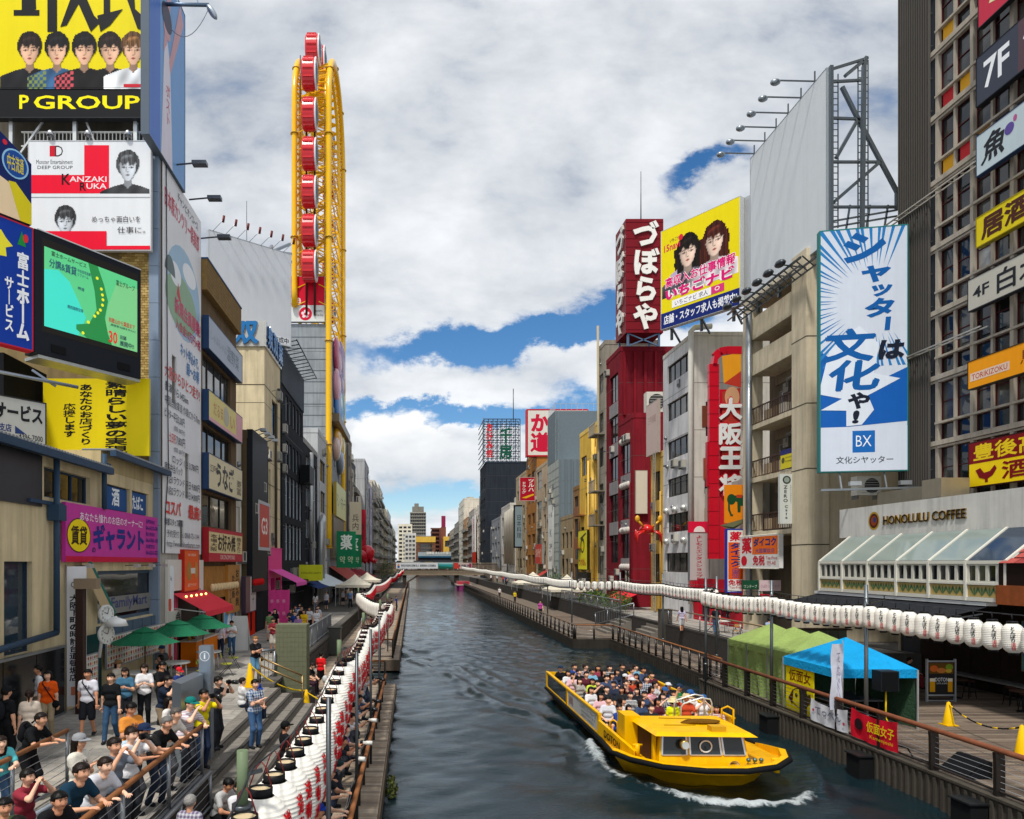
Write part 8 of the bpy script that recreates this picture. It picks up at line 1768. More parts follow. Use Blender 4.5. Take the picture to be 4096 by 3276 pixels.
def pose(name,pelvis=(0,0,.93),lean=0.,feet=((-.10,.0,.07),(.10,.02,.07)),hands=((-.24,-.02,.80),(.24,-.02,.80)),head=(0,0),elbow=(0,1,-.4),knee=(0,-1,0),hup=(0,0,1),curl=.6,sleeve='short',toe=(0,-1,0)):
 pv=Vector(pelvis);s_=Vector((0,-math.sin(lean),math.cos(lean)));fw_=Vector((0,-math.cos(lean),-math.sin(lean)));xx_=Vector((1,0,0))
 S=lambda t_,x=0,y=0:pv+s_*t_+xx_*x+fw_*y
 tor=[(S(.35,-.085),S(.35,.085),.092,.092),(S(.19,-.062),S(.19,.062),.085,.085),(S(.01,-.075),S(.01,.075),.098,.098),(S(.445,-.115),S(.445,.115),.058,.058)]
 neck=(S(.45),S(.56,0,.01),.050,.046)
 arms,legs,sl,tr,sh_,shoes=[],[],[],[],[],[];hn=[]
 for k,sx in enumerate((-1,1)):
  a=S(.435,sx*.165);e,w_=ik(a,hands[k],.285,.255,(sx*.5+elbow[0]*sx,elbow[1],elbow[2]));arms+=[(a,e,.050,.040),(e,w_,.040,.028)];hn.append((w_,w_-e))
  m_=a.lerp(e,.62);sl.append((a,m_,.060,.062))if sleeve=='short' else sl.extend([(a,e,.064,.056),(e,w_,.056,.042)])
  hp=pv+xx_*sx*.09+Vector((0,0,-.03));kn,an=ik(hp,feet[k],.43,.42,knee);legs+=[(hp,kn,.086,.056),(kn,an,.054,.037)]
  tr+=[(hp,kn,.096,.070),(kn,an,.070,.058)];sh_+=[(hp,hp.lerp(kn,.92),.098,.088)]
  td=Vector(toe).normalized();b0=an+Vector((0,0,-.025))-td*.03;b1=an+Vector((0,0,-.035))+td*.13;shoes.append((b0,b1,.047,.040));legs.append((an,an+td*.08+Vector((0,0,-.03)),.034,.028))
 H=.019
 body=tor+[neck]+arms+legs;lo,hi=bounds(body);v,q=field(body,lo,hi,H,.035);mb=MB();mb.add(v,q,0,True)
 for w_,d in hn:hand(mb,w_,d,hup,curl)
 yaw,pit=head;hm=Matrix.Translation(S(.665,0,.02))@Matrix.Rotation(yaw,4,'Z')@Matrix.Rotation(lean*.35+pit,4,'X')
 hv=[hm@Vector(p)for p in HV];mb.add(hv,HF,0,True)
 for sx in(-1,1):mb.ball(hm@Vector((sx*.031,-.082,.006)),(.013,.008,.008),8,5,1);mb.bar(hm@Vector((sx*.016,-.089,.028)),hm@Vector((sx*.048,-.080,.027)),.007,.007,1)
 mb.add([hm@Vector(p)for p in((-.022,-.0865,-.062),(0,-.0925,-.066),(.022,-.0865,-.062),(0,-.0945,-.057))],[(0,1,2,3)],2)
 def cloth(caps,nm,post=None,kk=.04):
  lo,hi=bounds(caps);v,q=field(caps,lo,hi,H,kk,post);m=MB();m.add(v,q,0,True);return m.mesh(nm,objmat('cloth',.9))
 inf=lambda c,d:[(a,b,ra+d,rb+d)for a,b,ra,rb in c]
 P_=dict(body=mb.mesh('body',[objmat('skin',.55),mat('#15100e','gloss'),mat('#9a4a44','paint')]),head=hm,back=S(.30,0,-.17),shirt=cloth(inf(tor,.017)+sl,'shirt'),trousers=cloth(inf(tor[2:3],.008)+tr,'trousers'),shorts=cloth(inf(tor[2:3],.010)+sh_,'shorts'),shoes=[cloth([c_],'shoe',lambda f,g:np.maximum(f,(c_[0][2]-.045)-g[...,2]))for c_ in shoes],hands=[h[0]+h[1].normalized()*.07 for h in hn],lean=lean)
 _P[name]=P_
 P_['long']=cloth(inf(tor,.017)+[(a,a+(b-a)*1.0,ra,rb)for a,b,ra,rb in sl]+[(S(.0),pv+Vector((0,0,-.36)),.135,.17)],'dress')if name in('stand','walk','phone')else None
 return P_
pose('stand');pose('walk',feet=((-.09,-.22,.08),(.09,.20,.11)),hands=((-.25,.12,.82),(.25,-.16,.84)),toe=(0,-1,-.1))
pose('lean',(0,.10,.90),.42,hands=((-.12,-.46,1.10),(.13,-.46,1.10)),feet=((-.1,.16,.07),(.1,.05,.07)),elbow=(.3,.6,-1),head=(0,-.15));pose('photo',(0,0,.93),.08,hands=((-.06,-.30,1.52),(.09,-.29,1.50)),elbow=(.4,-.2,-1),curl=1.1)
pose('phone',hands=((-.05,-.29,1.22),(.06,-.30,1.20)),elbow=(.3,.5,-1),head=(0,.32),curl=1.2);pose('cross',hands=((.10,-.17,1.21),(-.08,-.20,1.17)),elbow=(.6,.2,-1),curl=.3);pose('leanphoto',(0,.10,.90),.38,hands=((-.07,-.52,1.42),(.10,-.50,1.40)),feet=((-.1,.16,.07),(.1,.05,.07)),elbow=(.5,-.1,-1),curl=1.1,head=(0,-.1))
pose('chin',(0,.06,.92),.22,hands=((-.02,-.30,1.46),(.12,-.38,1.14)),elbow=(.3,-.4,-1),head=(.2,.05),curl=1.2)
SIT=dict(pelvis=(0,0,.53),feet=((-.11,-.45,.08),(.11,-.43,.08)))
pose('sit',hands=((-.10,-.36,.66),(.11,-.35,.66)),elbow=(.4,.5,-.8),**SIT);pose('sitlook',hands=((-.14,-.34,.66),(.05,-.36,.67)),elbow=(.4,.5,-.8),head=(.55,-.12),**SIT)
pose('sitphoto',hands=((-.06,-.33,1.12),(.08,-.33,1.11)),elbow=(.4,-.1,-1),curl=1.1,**SIT);pose('sitwave',hands=((-.30,-.12,1.42),(.10,-.34,.66)),elbow=(.6,.3,-.6),head=(-.3,-.1),curl=.1,**SIT);pose('sitbend',(0,0,.53),.38,feet=((-.15,-.45,.08),(.14,-.42,.08)),hands=((-.05,-.46,.62),(.06,-.46,.62)),elbow=(.5,.2,-.6),head=(0,.25))
SK=['#e6b497','#d8a283','#eec0a4','#c98f70'];HR=['#15110f','#1d1512','#241813','#0f0e0e']
NP=[0]
def person(label,x,y,z,rz,ps='stand',shirt='#d5d5d8',legs='#23262c',lower='trousers',hair='short',hairc=None,shoes='#22252a',h=1.70,hat=None,hatc=None,group=None,skin=None,upper='shirt',pat=None):
 """rz: degrees, 0 faces the camera"""
 P_=_P[ps];NP[0]+=1;th=thing('person',label,'person',(x,y,z),group,R(rz));k=h/1.70;th.scale=(k*random.uniform(.97,1.05),k,k)
 pat=pat or(.6 if 'striped' in label else .3 if 'plaid' in label else random.choice((1,1,.85,.85))if ps in('stand','walk','photo','cross','phone')else random.choice((1,1,1,1,1,.6,.3))if 'boat' in label else 1)
 def add(nm,me,c,M=None):
  o=bpy.data.objects.new(nm,me);COL.objects.link(o);o.parent=th;o.color=lin(c)[:3]+((pat if nm=='shirt' else 1),)
  if M is not None:o.matrix_basis=M
  return o
 add('body',P_['body'],skin or SK[NP[0]%4]);add('shirt',P_['long']if upper=='dress' and P_['long']else P_['shirt'],shirt);add(lower,P_[lower],legs);[add('shoe',q,shoes)for q in P_['shoes']];add('hair',HAIR[hair],hairc or HR[NP[0]%4],P_['head'])
 if hat:add('cap' if hat=='cap' else 'hat',CAP if hat=='cap' else HAT,hatc or '#20242c',P_['head'])
 return th
def worldpt(th,p):return Matrix.Translation(th.location)@th.rotation_euler.to_matrix().to_4x4()@Matrix.Diagonal((*th.scale,1))@Vector(p)
def held(th,kind,label,ps,which=0,c='#17181b'):
 """a camera, phone or bag belonging to a person: a thing of its own"""
 P_=_P[ps];rz=th.rotation_euler.z;d=Vector((math.sin(rz),-math.cos(rz),0));s_=Vector((d.y,-d.x,0))
 if kind=='camera':
  p=worldpt(th,(P_['hands'][0]+P_['hands'][1])/2)+d*.02+Vector((0,0,.02));o=thing('camera',label,'camera',p)
  obj('camera_body',MB().bar(p-s_*.07,p+s_*.07,.06,.09),mat('#17181b','paint'),o);obj('lens',MB().tube([p,p+d*.09,p+d*.10,p+d*.24],[.04,.04,.05,.05],12),mat(c,'gloss'),o)
 elif kind=='phone':
  p=worldpt(th,(P_['hands'][0]+P_['hands'][1])/2)+d*.02;o=thing('phone',label,'phone',p);obj('case',MB().bar(p-s_*.04,p+s_*.04,.01,.14),mat(c,'gloss'),o);obj('screen',MB().bar(p-s_*.035-d*.006,p+s_*.035-d*.006,.003,.125),mat('#2a3440','gloss'),o)
 elif kind=='backpack':
  p=worldpt(th,P_['back']);o=thing('backpack',label,'bag',p);M_=Matrix((s_,d,Vector((0,0,1)))).transposed();obj('pack',MB().ball(p,(.15,.10,.21),12,8,0,M_),mat(c,'cloth'),o);obj('pocket',MB().ball(p-d*.07+Vector((0,0,-.07)),(.11,.05,.10),10,6,0,M_),mat(c,'cloth'),o)
  for sx in(-1,1):obj('strap',MB().tube([p+s_*.10*sx+Vector((0,0,.15))+d*.05,p+s_*.11*sx+Vector((0,0,.22))+d*.14,p+s_*.11*sx+Vector((0,0,.08))+d*.30,p+s_*.12*sx+Vector((0,0,-.14))+d*.10],.018,6),mat(c,'cloth'),o)
 elif kind=='bag':
  p=worldpt(th,P_['hands'][which])+Vector((0,0,-.24));o=thing('shopping_bag',label,'bag',p);obj('bag_body',MB().ball(p,(.13,.09,.17),10,7),mat(c,'cloth'),o);obj('bag_handle',MB().tube([p+Vector((-.05,0,.14)),p+Vector((0,0,.25)),p+Vector((.05,0,.14))],.008,5),mat(c,'cloth'),o)
 elif kind=='shoulderbag':
  p=worldpt(th,(.20,-.06,.86));o=thing('shoulder_bag',label,'bag',p);obj('pouch',MB().ball(p,(.10,.07,.10),10,7),mat(c,'cloth'),o)
  q=[worldpt(th,v_)for v_ in((.18,-.10,.95),(.05,-.155,1.18),(-.10,-.12,1.40),(-.12,.02,1.46),(-.02,.13,1.30),(.14,.12,1.05),(.20,.02,.93))];obj('strap',MB().tube(q,.014,6),mat(c,'cloth'),o)
 return o
# --- left promenade
Q=person
a=Q('person in black T-shirt seen from behind at the left edge',-8.7,15.0,ZP,160,'stand','#17181b','#17181b',hat='cap',hatc='#16181c');held(a,'backpack','black backpack on the person at the left edge','stand',c='#1d1f24')
Q('woman in pale beige dress from behind beside the orange T-shirt',-8.3,15.2,ZP,200,'stand','#cdbfb0','#cdbfb0',hair='tail',upper='dress',h=1.6)
a=Q('man in white T-shirt with glasses by the black glazed wall',-9.7,18.2,ZP,-60,'stand','#d9dadb','#8a7c68');held(a,'backpack','navy backpack of the man by the black glazed wall','stand',c='#1c2436')
a=Q('woman in bright orange T-shirt and khaki trousers',-9.1,17.5,ZP,10,'stand','#e85a14','#a8977a',hair='long',h=1.66);held(a,'shoulderbag','small black shoulder bag across the orange T-shirt','stand',c='#17181b')
a=Q('young man in black polo leaning on the far left railing',-6.95,12.8,ZP,80,'lean','#15171a','#17181c',h=1.72);held(a,'backpack','black backpack on the young man at the far left railing','lean',c='#15161a')
Q('smiling young woman in aqua top at the bottom left railing',-6.9,11.7,ZP,40,'lean','#5cc0c8','#3f5876',hair='long',h=1.58)
a=Q('man in white T-shirt and black shorts walking with a chest strap',-8.1,17.5,ZP,8,'walk','#d5d6e0','#1c1f26','shorts',h=1.70);held(a,'shoulderbag','black strap bag of the man walking in shorts','walk',c='#1b1d22')
Q('person in black sleeveless top and flared blue jeans walking',-7.35,17.1,ZP,5,'walk','#15171a','#33506e',h=1.66)
Q('woman in denim jacket with floral skirt',-7.5,18.3,ZP,15,'phone','#3f6a86','#20242c','shorts','long',h=1.62,shoes='#d5d5d8')
Q('woman in white top and black trousers looking at her phone',-7.15,18.7,ZP,20,'phone','#d9d9dc','#15171b',hair='long',h=1.66)
Q('man in black T-shirt looking at his phone by the cafe',-6.75,18.9,ZP,60,'phone','#17181b','#20232a')
Q('man in navy T-shirt with hand on his face',-5.9,16.7,ZP,70,'chin','#1b2638','#8a7a64','shorts')
Q('seated man in grey polo and blue cap at the cafe table',-9.3,26.0,ZP-.02,30,'sit','#5d6064','#2a2d33',hat='cap',hatc='#3c5a86');Q('seated woman in brown hat under the nearest parasol',-9.5,22.6,ZP-.02,60,'sit','#c9c2b4','#2c2a30',hair='long',hat='hat',hatc='#7a5c3e',h=1.6);Q('seated woman in black top under the nearest parasol',-8.6,24.0,ZP-.02,-60,'sit','#1a1b1f','#2c2a30',hair='long',h=1.6)
Q('child in red cap near the phone watching man',-6.6,19.8,ZP,60,'phone','#2a3c7a','#2a2d33',h=1.40,hat='cap',hatc='#c82430')
# --- crowd on the near railing
Q('man in grey blue T-shirt photographing over the railing',-4.55,10.6,ZP,60,'photo','#6f7884','#3a3c44',h=1.72);held(Q('man in white T-shirt with raised camera behind the grey blue T-shirt',-4.60,11.35,ZP,65,'photo','#d9dade','#2a2d33',h=1.70),'camera','small camera raised by the man in white T-shirt at the railing','photo')
Q('man in navy cap and white T-shirt leaning on the railing',-4.75,12.0,ZP,75,'lean','#d5d6d8','#3a3c42',hat='cap',hatc='#1d2c4a');Q('older man in cream T-shirt with a chest strap at the railing',-4.65,13.35,ZP,70,'lean','#d3d0c8','#4a4c52',hairc='#55504c')
Q('older man in black T-shirt with clasped hands on the railing',-4.55,12.6,ZP,65,'lean','#17181b','#2a3446',hairc='#6a6866');Q('man in striped shirt and teal cap resting on the railing',-4.5,14.0,ZP,60,'chin','#b9a8b4','#2c3038',hat='cap',hatc='#12706c')
a=Q('man in bright yellow T-shirt looking through binoculars',-4.45,14.8,ZP,60,'photo','#e2d014','#23304a');held(a,'camera','black binoculars of the man in yellow','photo')
a=Q('photographer in dark shirt with a long black lens by the information pillar',-4.6,16.4,ZP,80,'photo','#23252b','#23262c');held(a,'camera','long black telephoto camera by the information pillar','photo')
Q('man in dark teal shirt at the bottom of the crowd',-4.62,9.5,ZP,65,'lean','#17364a','#1d2026',h=1.76);Q('man with glasses in white shirt bending over the railing',-4.5,10.0,ZP,60,'lean','#c9ccd4','#23262c');Q('person in black sleeveless top at the bottom of the crowd',-4.5,8.75,ZP,55,'lean','#15161a','#23262c',h=1.62);Q('dark haired head at the very bottom of the crowd',-4.6,8.0,ZP,60,'lean','#2a2c33','#23262c',hair='long',h=1.58)
Q('grey haired man in purple plaid shirt below the railing',-3.62,11.4,ZD,170,'stand','#6a5f7e','#3a3c44',hairc='#8a8886',h=1.66)
a=Q('girl in white printed T-shirt with pink bag on the boardwalk',-3.05,12.4,ZD,30,'cross','#d9dadf','#3a4a6a',hair='tail',h=1.58);held(a,'bag','pink flowered bag of the girl on the boardwalk','cross',0,'#d87a8c')
th=thing('stone_ledge','low grey stone ledge under the seated youth','ledge',(-3.7,13.4,ZD));obj('block',MB().box(-4.0,-3.45,12.9,14.0,ZD,ZD+.52),mat('#6a665f','stone'),th)
Q('youth in grey and white raglan shirt sitting on the stone ledge',-3.72,13.45,ZD+.10,60,'sitbend','#b3b4b4','#17181c')
a=Q('man in blue plaid shirt and jeans standing on the steps',-4.02,17.9,ZP-.36,40,'cross','#4a6a94','#41618a',h=1.74);held(a,'backpack','black rucksack of the man in blue plaid','cross',c='#1c1e24')
Q('seated man in blue cap and black T-shirt at the top of the steps',-4.75,20.6,ZP-.42,60,'sitbend','#15161a','#2a3446',hat='cap',hatc='#1d3c8c');Q('seated person in white shirt behind the blue cap',-5.15,21.2,ZP-.42,120,'sit','#d3d4d6','#2a3446');Q('man in black cap and black T-shirt on the boardwalk behind the lanterns',-3.0,16.5,ZD,120,'stand','#15161a','#23262c',hat='cap',hatc='#121316')
a=Q('man in red T-shirt and black shorts walking away on the boardwalk',-3.9,30.0,ZD,165,'walk','#d01c20','#17181b','shorts',h=1.62);held(a,'bag','white plastic bag carried by the man in red','walk',0,'#c3c4c4')
a=Q('blonde woman in black T-shirt and denim shorts with crossed arms',-5.75,25.7,ZP,30,'cross','#17181b','#5a88a8','shorts','tail','#8a6238',h=1.66);held(a,'shoulderbag','black pouch of the blonde woman','cross',c='#17181b')
a=Q('woman in pale striped shirt with strap bag at the snack counter',-8.95,32.6,ZP,170,'stand','#c3c4d6','#23304a',h=1.6);held(a,'shoulderbag','dark strap bag of the woman at the snack counter','stand',c='#23252c');Q('woman in white sleeveless top and jeans by the A frame sign',-8.55,33.2,ZP,10,'phone','#d9dadc','#33587e',h=1.62)
for i,(x,y,c,lab,hr,ps)in enumerate(((-6.75,40.2,'#20408c','person in royal blue T-shirt in the group by the pink shop','short','walk'),(-6.15,39.8,'#dcb41c','woman in yellow T-shirt in the group by the pink shop','long','walk'),(-5.75,42.2,'#d9dade','woman in white long sleeved top at the barred railing','long','stand'),(-6.3,43.0,'#d3d4d8','person in white T-shirt behind the yellow T-shirt','short','walk'),(-7.2,42.5,'#c3c6d0','woman in pale top in the group by the pink shop','long','walk'),(-6.9,43.8,'#1d1f26','person in black at the back of the group by the pink shop','short','stand'),(-7.9,40.4,'#17181c','dark clothed person beside the pink sheet','long','stand'),(-7.4,44.5,'#6a8ab8','person in light blue at the back of the group by the pink shop','short','walk'),(-6.0,44.6,'#b9bcc6','person in grey at the back of the group by the pink shop','short','walk'))):
 Q(lab,x,y,ZP,random.uniform(-25,20),ps,c,random.choice(('#2a3446','#23262c','#3f5876')),random.choice(('trousers','shorts')),hr,h=random.uniform(1.56,1.72))
Q('person in black sitting on the block bench under the wall',-4.45,29.0,ZD-.02,75,'sit','#17181c','#3a2430');Q('second person in black sitting on the block bench',-4.45,29.6,ZD-.02,75,'sitbend','#1b1c20','#20222a')
CNM={'#d5d6da':'white','#c9ccd8':'pale grey','#20408c':'blue','#23252b':'black','#b8384a':'red','#d8c8b0':'beige','#6a8ab8':'light blue'}
for i in range(18):
 y=62+i*3.2;x=random.uniform(-8.8,-5.4);c=random.choice(('#d5d6da','#c9ccd8','#20408c','#23252b','#b8384a','#d8c8b0','#6a8ab8'))
 Q('small distant pedestrian in %s on the left promenade below the wheel'%CNM.get(c,'dark clothes'),x,y,ZP,random.choice((0,180))+random.uniform(-30,30),random.choice(('walk','stand')),c,random.choice(('#2a3446','#23262c','#8a8a94')),random.choice(('trousers','shorts')),random.choice(('short','long')),h=random.uniform(1.55,1.75),group='distant pedestrians on the left promenade')
for i in range(26):
 c=random.choice(list(CNM)[:6]);Q('tiny pedestrian in %s on the footbridge'%CNM[c],random.uniform(xa-2,xb+3),184+random.uniform(-1,1),3.6,random.uniform(0,360),'stand',c,'#2a2d36',h=random.uniform(1.6,1.75),group='pedestrians on the footbridge')
# --- more of the crowd
CC=[('#6a8a5a','olive green'),('#c9ccd4','pale grey'),('#8a2c3a','wine red'),('#2c4a7a','denim blue'),('#d8d4c8','cream'),('#3a3c42','charcoal'),('#b0c8d8','ice blue'),('#7a5a8a','violet'),('#d88a3a','apricot'),('#1d5a4a','bottle green'),('#e0dcd8','ivory'),('#5a6a7a','slate')]
for i in range(0,12,2):
 c,nm=CC[i];Q('person in %s top in the second row behind the crowd railing'%nm,-4.9-.2*(i%3)+random.uniform(-.1,.1),8.4+i*.62,ZP,60+random.uniform(-25,25),random.choice(('stand','photo','phone','cross')),c,random.choice(('#2a3446','#23262c','#5a6a84')),random.choice(('trousers','shorts')),'long' if i%3==1 else 'short',h=random.uniform(1.52,1.72),hat='cap' if i in(4,9)else None,hatc='#8a8c90')
for i in range(6):
 c,nm=CC[(i*5+2)%12];Q('pedestrian in %s top on the paving beyond the cafe'%nm,random.uniform(-8.2,-5.8),34.0+i*2.6,ZP,random.choice((0,175))+random.uniform(-30,30),random.choice(('walk','stand','phone')),c,random.choice(('#2a3446','#23262c','#5a6a84','#c9c4b8')),random.choice(('trousers','shorts')),'long' if i%2 else 'short',h=random.uniform(1.54,1.74))
for i in range(9):
 c,nm=CC[(i*7+1)%12];Q('onlooker in %s top squeezed in along the left canal rail'%nm,-2.15+random.uniform(-.12,.12),11.6+i*1.25,ZD,80+random.uniform(-15,15),random.choice(('photo','stand','lean')),c,'#23262c','trousers','long' if i%3==0 else 'short',h=random.uniform(1.55,1.7))
# --- photographers along the canal rail under the left lanterns
for i,(y,c,lab,hat,hc,ps,hairc)in enumerate(((26.0,'#23262c','farthest photographer in black at the left canal rail',None,None,'lean',None),(24.2,'#c3c6d0','man in grey T-shirt with raised arm at the left canal rail',None,None,'leanphoto',None),(21.6,'#d9dade','young man in white T-shirt at the left canal rail',None,None,'lean',None),(20.4,'#3a4a6a','man in denim shirt with a dark camera at the left canal rail',None,None,'leanphoto',None),(19.2,'#7a9ac8','man in blue striped T-shirt pointing a small camera at the canal',None,None,'leanphoto',None),(17.9,'#d3d4d8','man with a white telephoto lens at the left canal rail',None,None,'leanphoto',None),(16.7,'#8a6a9a','person with a purple wristband at the left canal rail',None,None,'lean',None),(15.5,'#2a2c33','photographer with a big grey lens at the left canal rail',None,None,'leanphoto',None),(14.4,'#2c4448','photographer in dark green with a white lens at the left canal rail',None,None,'leanphoto',None),(13.3,'#23252b','man in grey cap at the left canal rail','cap','#55585c','lean',None),(12.2,'#1d1f24','man in black waistcoat at the left canal rail',None,None,'lean',None),(11.2,'#c9ccd4','man in royal blue cap nearest the camera at the left canal rail','cap','#1a3c98','lean',None))):
 a=Q(lab,-1.72+random.uniform(-.05,.05),y,ZD,78+random.uniform(-12,10),ps,c,random.choice(('#2a2d36','#3a3c42','#2a3446')),hat=hat,hatc=hc)
 if ps=='leanphoto':held(a,'camera',('camera of '+(lab[:lab.index(' at')]if ' at' in lab else lab)).replace(' pointing a small camera at the canal',''),ps,c=('#d3d2cc' if 'white' in lab or 'grey lens' in lab else '#17181b'))
for i in range(10):
 Q('%s small person from the near end of the far left landing stage'%ORD[i],random.uniform(-3.8,-1.8),44+i*4.0,ZD,random.uniform(40,130),'stand',random.choice(('#d5d6da','#23252b','#20408c','#b8bcc8')),'#2a2d36',h=1.65,group='people on the far left landing stage')
# --- right bank
Q('man in black T-shirt and jeans walking under the right lanterns',X(687,47.5),43.0,ZP,170,'walk','#1b1d22','#33506e');Q('woman in lilac top beside the man in black under the right lanterns',X(680,44.5),44.2,ZP,170,'walk','#b9b0c8','#d0d0d4','shorts','long',h=1.6);Q('person in pale blue sitting among the wooden terrace chairs',19.9,39.0,ZP,120,'sit','#9ab0d0','#2a2d36');Q('seated person at the bar wall behind the menu stand',21.3,30.0,ZR,60,'sit','#2a2c33','#8a2c34')
Q('person in magenta top on the far right walkway',13.2,72,.6,0,'walk','#b84a9a','#23262c');Q('person in yellow on the far right walkway by the footbridge',14.4,98,.6,0,'walk','#d8c01c','#23262c');Q('person in white near the far right stairs',14.0,112,.6,0,'walk','#d5d6da','#23262c')
for i in range(8):Q('%s small pedestrian along the far right terrace towards the footbridge'%ORD[i],17+random.uniform(1,4),128+i*5,ZP,random.uniform(0,360),'walk',random.choice(('#d5d6da','#23252b','#20408c','#b8384a')),'#2a2d36',group='pedestrians on the far right terrace')
# ------------------------------------------------------------------ the yellow tour boat and its passengers
boat=thing('tour_boat','yellow open tour boat packed with seated passengers, small wheelhouse at the bow','boat',(8.25,25,0))
yel=mat('#e8b204','hull');blkr=mat('#121315','paint',.7);yd=mat('#d9a204','hull')
OUT=[(6.2,32.3),(6.2,29),(6.2,26),(6.2,23.6),(6.12,22.2),(5.95,21.2),(5.85,20.5),(6.15,19.7),(6.8,18.9),(7.7,18.25),(8.6,17.95),(9.4,18.05),(10.0,18.6),(10.45,19.6),(10.6,21.2),(10.55,24),(10.45,28),(10.4,32.3)]
def gz(x,y):
 if y>22.4:return .50
 k=min(1,(22.4-y)/1.6);b=.50+.22*k
 return b+.30*max(0,min(1,(x-6.6)/3.2))*max(0,min(1,(21.5-y)/2.4))
def low(x,y,s_=.80,z=0):
 p=1.35*max(0,min(1,(21.8-y)/3.8))**1.2;return(8.45+(x-8.45)*s_,y+p)
m=MB();n=len(OUT);vs=[]
from_=OUT
for x,y in from_:vs.append((x,y,gz(x,y)))
for x,y in from_:a=low(x,y,.90);vs.append((a[0],a[1]-.25*max(0,min(1,(21.8-y)/3.8)),gz(x,y)*.45))
for x,y in from_:a=low(x,y,.80);vs.append((a[0],a[1]+.2,-.02))
for x,y in from_:a=low(x,y,.66);vs.append((a[0],a[1]+.5,-.45))
m.add(vs,[(r_*n+i,(r_+1)*n+i,(r_+1)*n+i+1,r_*n+i+1)for r_ in range(3)for i in range(n-1)],0,True);m.add([vs[0],vs[n],vs[2*n],vs[3*n],vs[4*n-1],vs[3*n-1],vs[2*n-1],vs[n-1]],[(0,1,2,3,4,5,6,7)])
obj('hull',m,yel,boat)
m=MB();m.add([(x,y,gz(x,y)-(.03 if y>22 else .12))for x,y in OUT],[tuple(range(n))[::-1]]);obj('deck',m,yd,boat)
obj('rub_rail',MB().tube([(x+(-.03 if x<8 else .03),y-.02,gz(x,y)-.05)for x,y in OUT],.075,8),blkr,boat)
m=MB();inner=[(8.3+(x-8.3)*.94,y+.14,gz(x,y))for x,y in OUT[6:15]];o_=[(x,y,gz(x,y))for x,y in OUT[6:15]]
m.add([(p[0],p[1],p[2]+.03)for p in o_+inner],[(i,i+1,9+i+1,9+i)for i in range(8)]);m.add([(p[0],p[1],p[2]+.03)for p in inner]+[(p[0],p[1],p[2]-.2)for p in inner],[(i,i+1,9+i+1,9+i)for i in range(8)]);obj('gunwale_cap',m,yel,boat)
WT=1.16
for xs_,sd in((6.22,'left'),(10.38,'right')):
 ye=23.2 if sd=='left' else 22.6
 for y in((32.2,28.0,23.3)if sd=='left' else(32.2,27.5,22.8)):obj('wall_post',MB().box(xs_-.05,xs_+.05,y-.12,y+.05,.45,WT+.02),yel,boat)
 obj('top_rail',MB().box(xs_-.055,xs_+.055,ye,32.3,WT,WT+.06),yel,boat);obj('sill',MB().box(xs_-.045,xs_+.045,ye,32.3,.48,.56),yel,boat)
 obj('post_edge',MB().box(xs_-.058,xs_-.052,27.88,27.92,.3,WT).box(xs_-.058,xs_-.052,23.17,23.21,.2,WT),blkr,boat)
 if sd=='left':
  obj('side_window',MB().box(xs_-.02,xs_+.02,28.1,32.05,.56,WT),mat('#22282c','gloss',.08),boat)
  fb_=FRt(xs_-.03,27.8,.58);b_=MB();fb_.box(b_,0,4.4,0,.56,-.02,0);obj('side_banner',b_,mat('#b9bab8','print'),boat)
  s=Sign(boat,fb_,4.4,.56,0);s.text('とんぼりリバークルーズ',.45,.62,.97,.88,'#3c3e44',.01);s.text('本日空席あります',.5,.36,.95,.54,'#3c3e44',.0);s.text('運航中 UNKOU',.5,.12,.9,.28,'#3c3e44',.0);s.text('道頓堀',.05,.2,.2,.8,'#8a4a4a',.0)
 else:obj('side_panel',MB().box(xs_-.02,xs_+.02,22.7,32.1,.56,WT),yel,boat)
obj('stern_wall',MB().box(6.2,10.4,32.22,32.32,.45,WT+.02),yel,boat)
m=MB();m.add([(6.16,23.2,.46),(6.16,23.2,1.0),(6.32,19.95,.84),(6.32,19.95,.62),(6.26,23.2,1.0),(6.42,19.95,.84)],[(0,3,2,1),(1,2,5,4)]);obj('sloping_side',m,yel,boat)
s=Sign(boat,Fr((6.165,22.6,.60),(.05,-1,0)),1.7,.30,.012);s.text('DOTON',.08,.05,.95,.85,'#1b1a14',.03,rise=-.03)
obj('floor',MB().box(6.25,10.35,21.5,32.2,.24,.30),mat('#5a5c5c','paint'),boat)
wh=obj('wheelhouse',MB().add([(6.75,19.15,.55),(9.2,19.0,.6),(9.35,21.4,.4),(6.75,21.4,.4),(6.85,19.35,1.50),(9.1,19.22,1.50),(9.25,21.4,1.45),(6.85,21.4,1.45)],[(0,1,5,4),(1,2,6,5),(2,3,7,6),(3,0,4,7)]),yel,boat)
obj('roof',MB().add([(6.62,19.0,1.50),(9.32,18.85,1.50),(9.45,21.5,1.44),(6.6,21.5,1.44),(6.72,19.2,1.58),(9.2,19.05,1.58),(9.3,21.4,1.53),(6.7,21.4,1.53)],[(0,3,2,1),(4,5,6,7),(0,1,5,4),(1,2,6,5),(2,3,7,6),(3,0,4,7)]),yel,boat)
obj('roof_seam',MB().bar((7.4,21.0,1.55),(8.3,20.9,1.55),.03,.02).bar((8.3,20.9,1.55),(8.5,20.2,1.56),.03,.02).bar((7.2,20.0,1.57),(8.1,20.0,1.57),.03,.02),mat('#8a6a08','paint'),boat)
def face(a,b):
 p0=Vector((6.75,19.15,.55)).lerp(Vector((9.2,19.0,.6)),a);p1=Vector((6.85,19.35,1.50)).lerp(Vector((9.1,19.22,1.50)),a);return p0.lerp(p1,b)
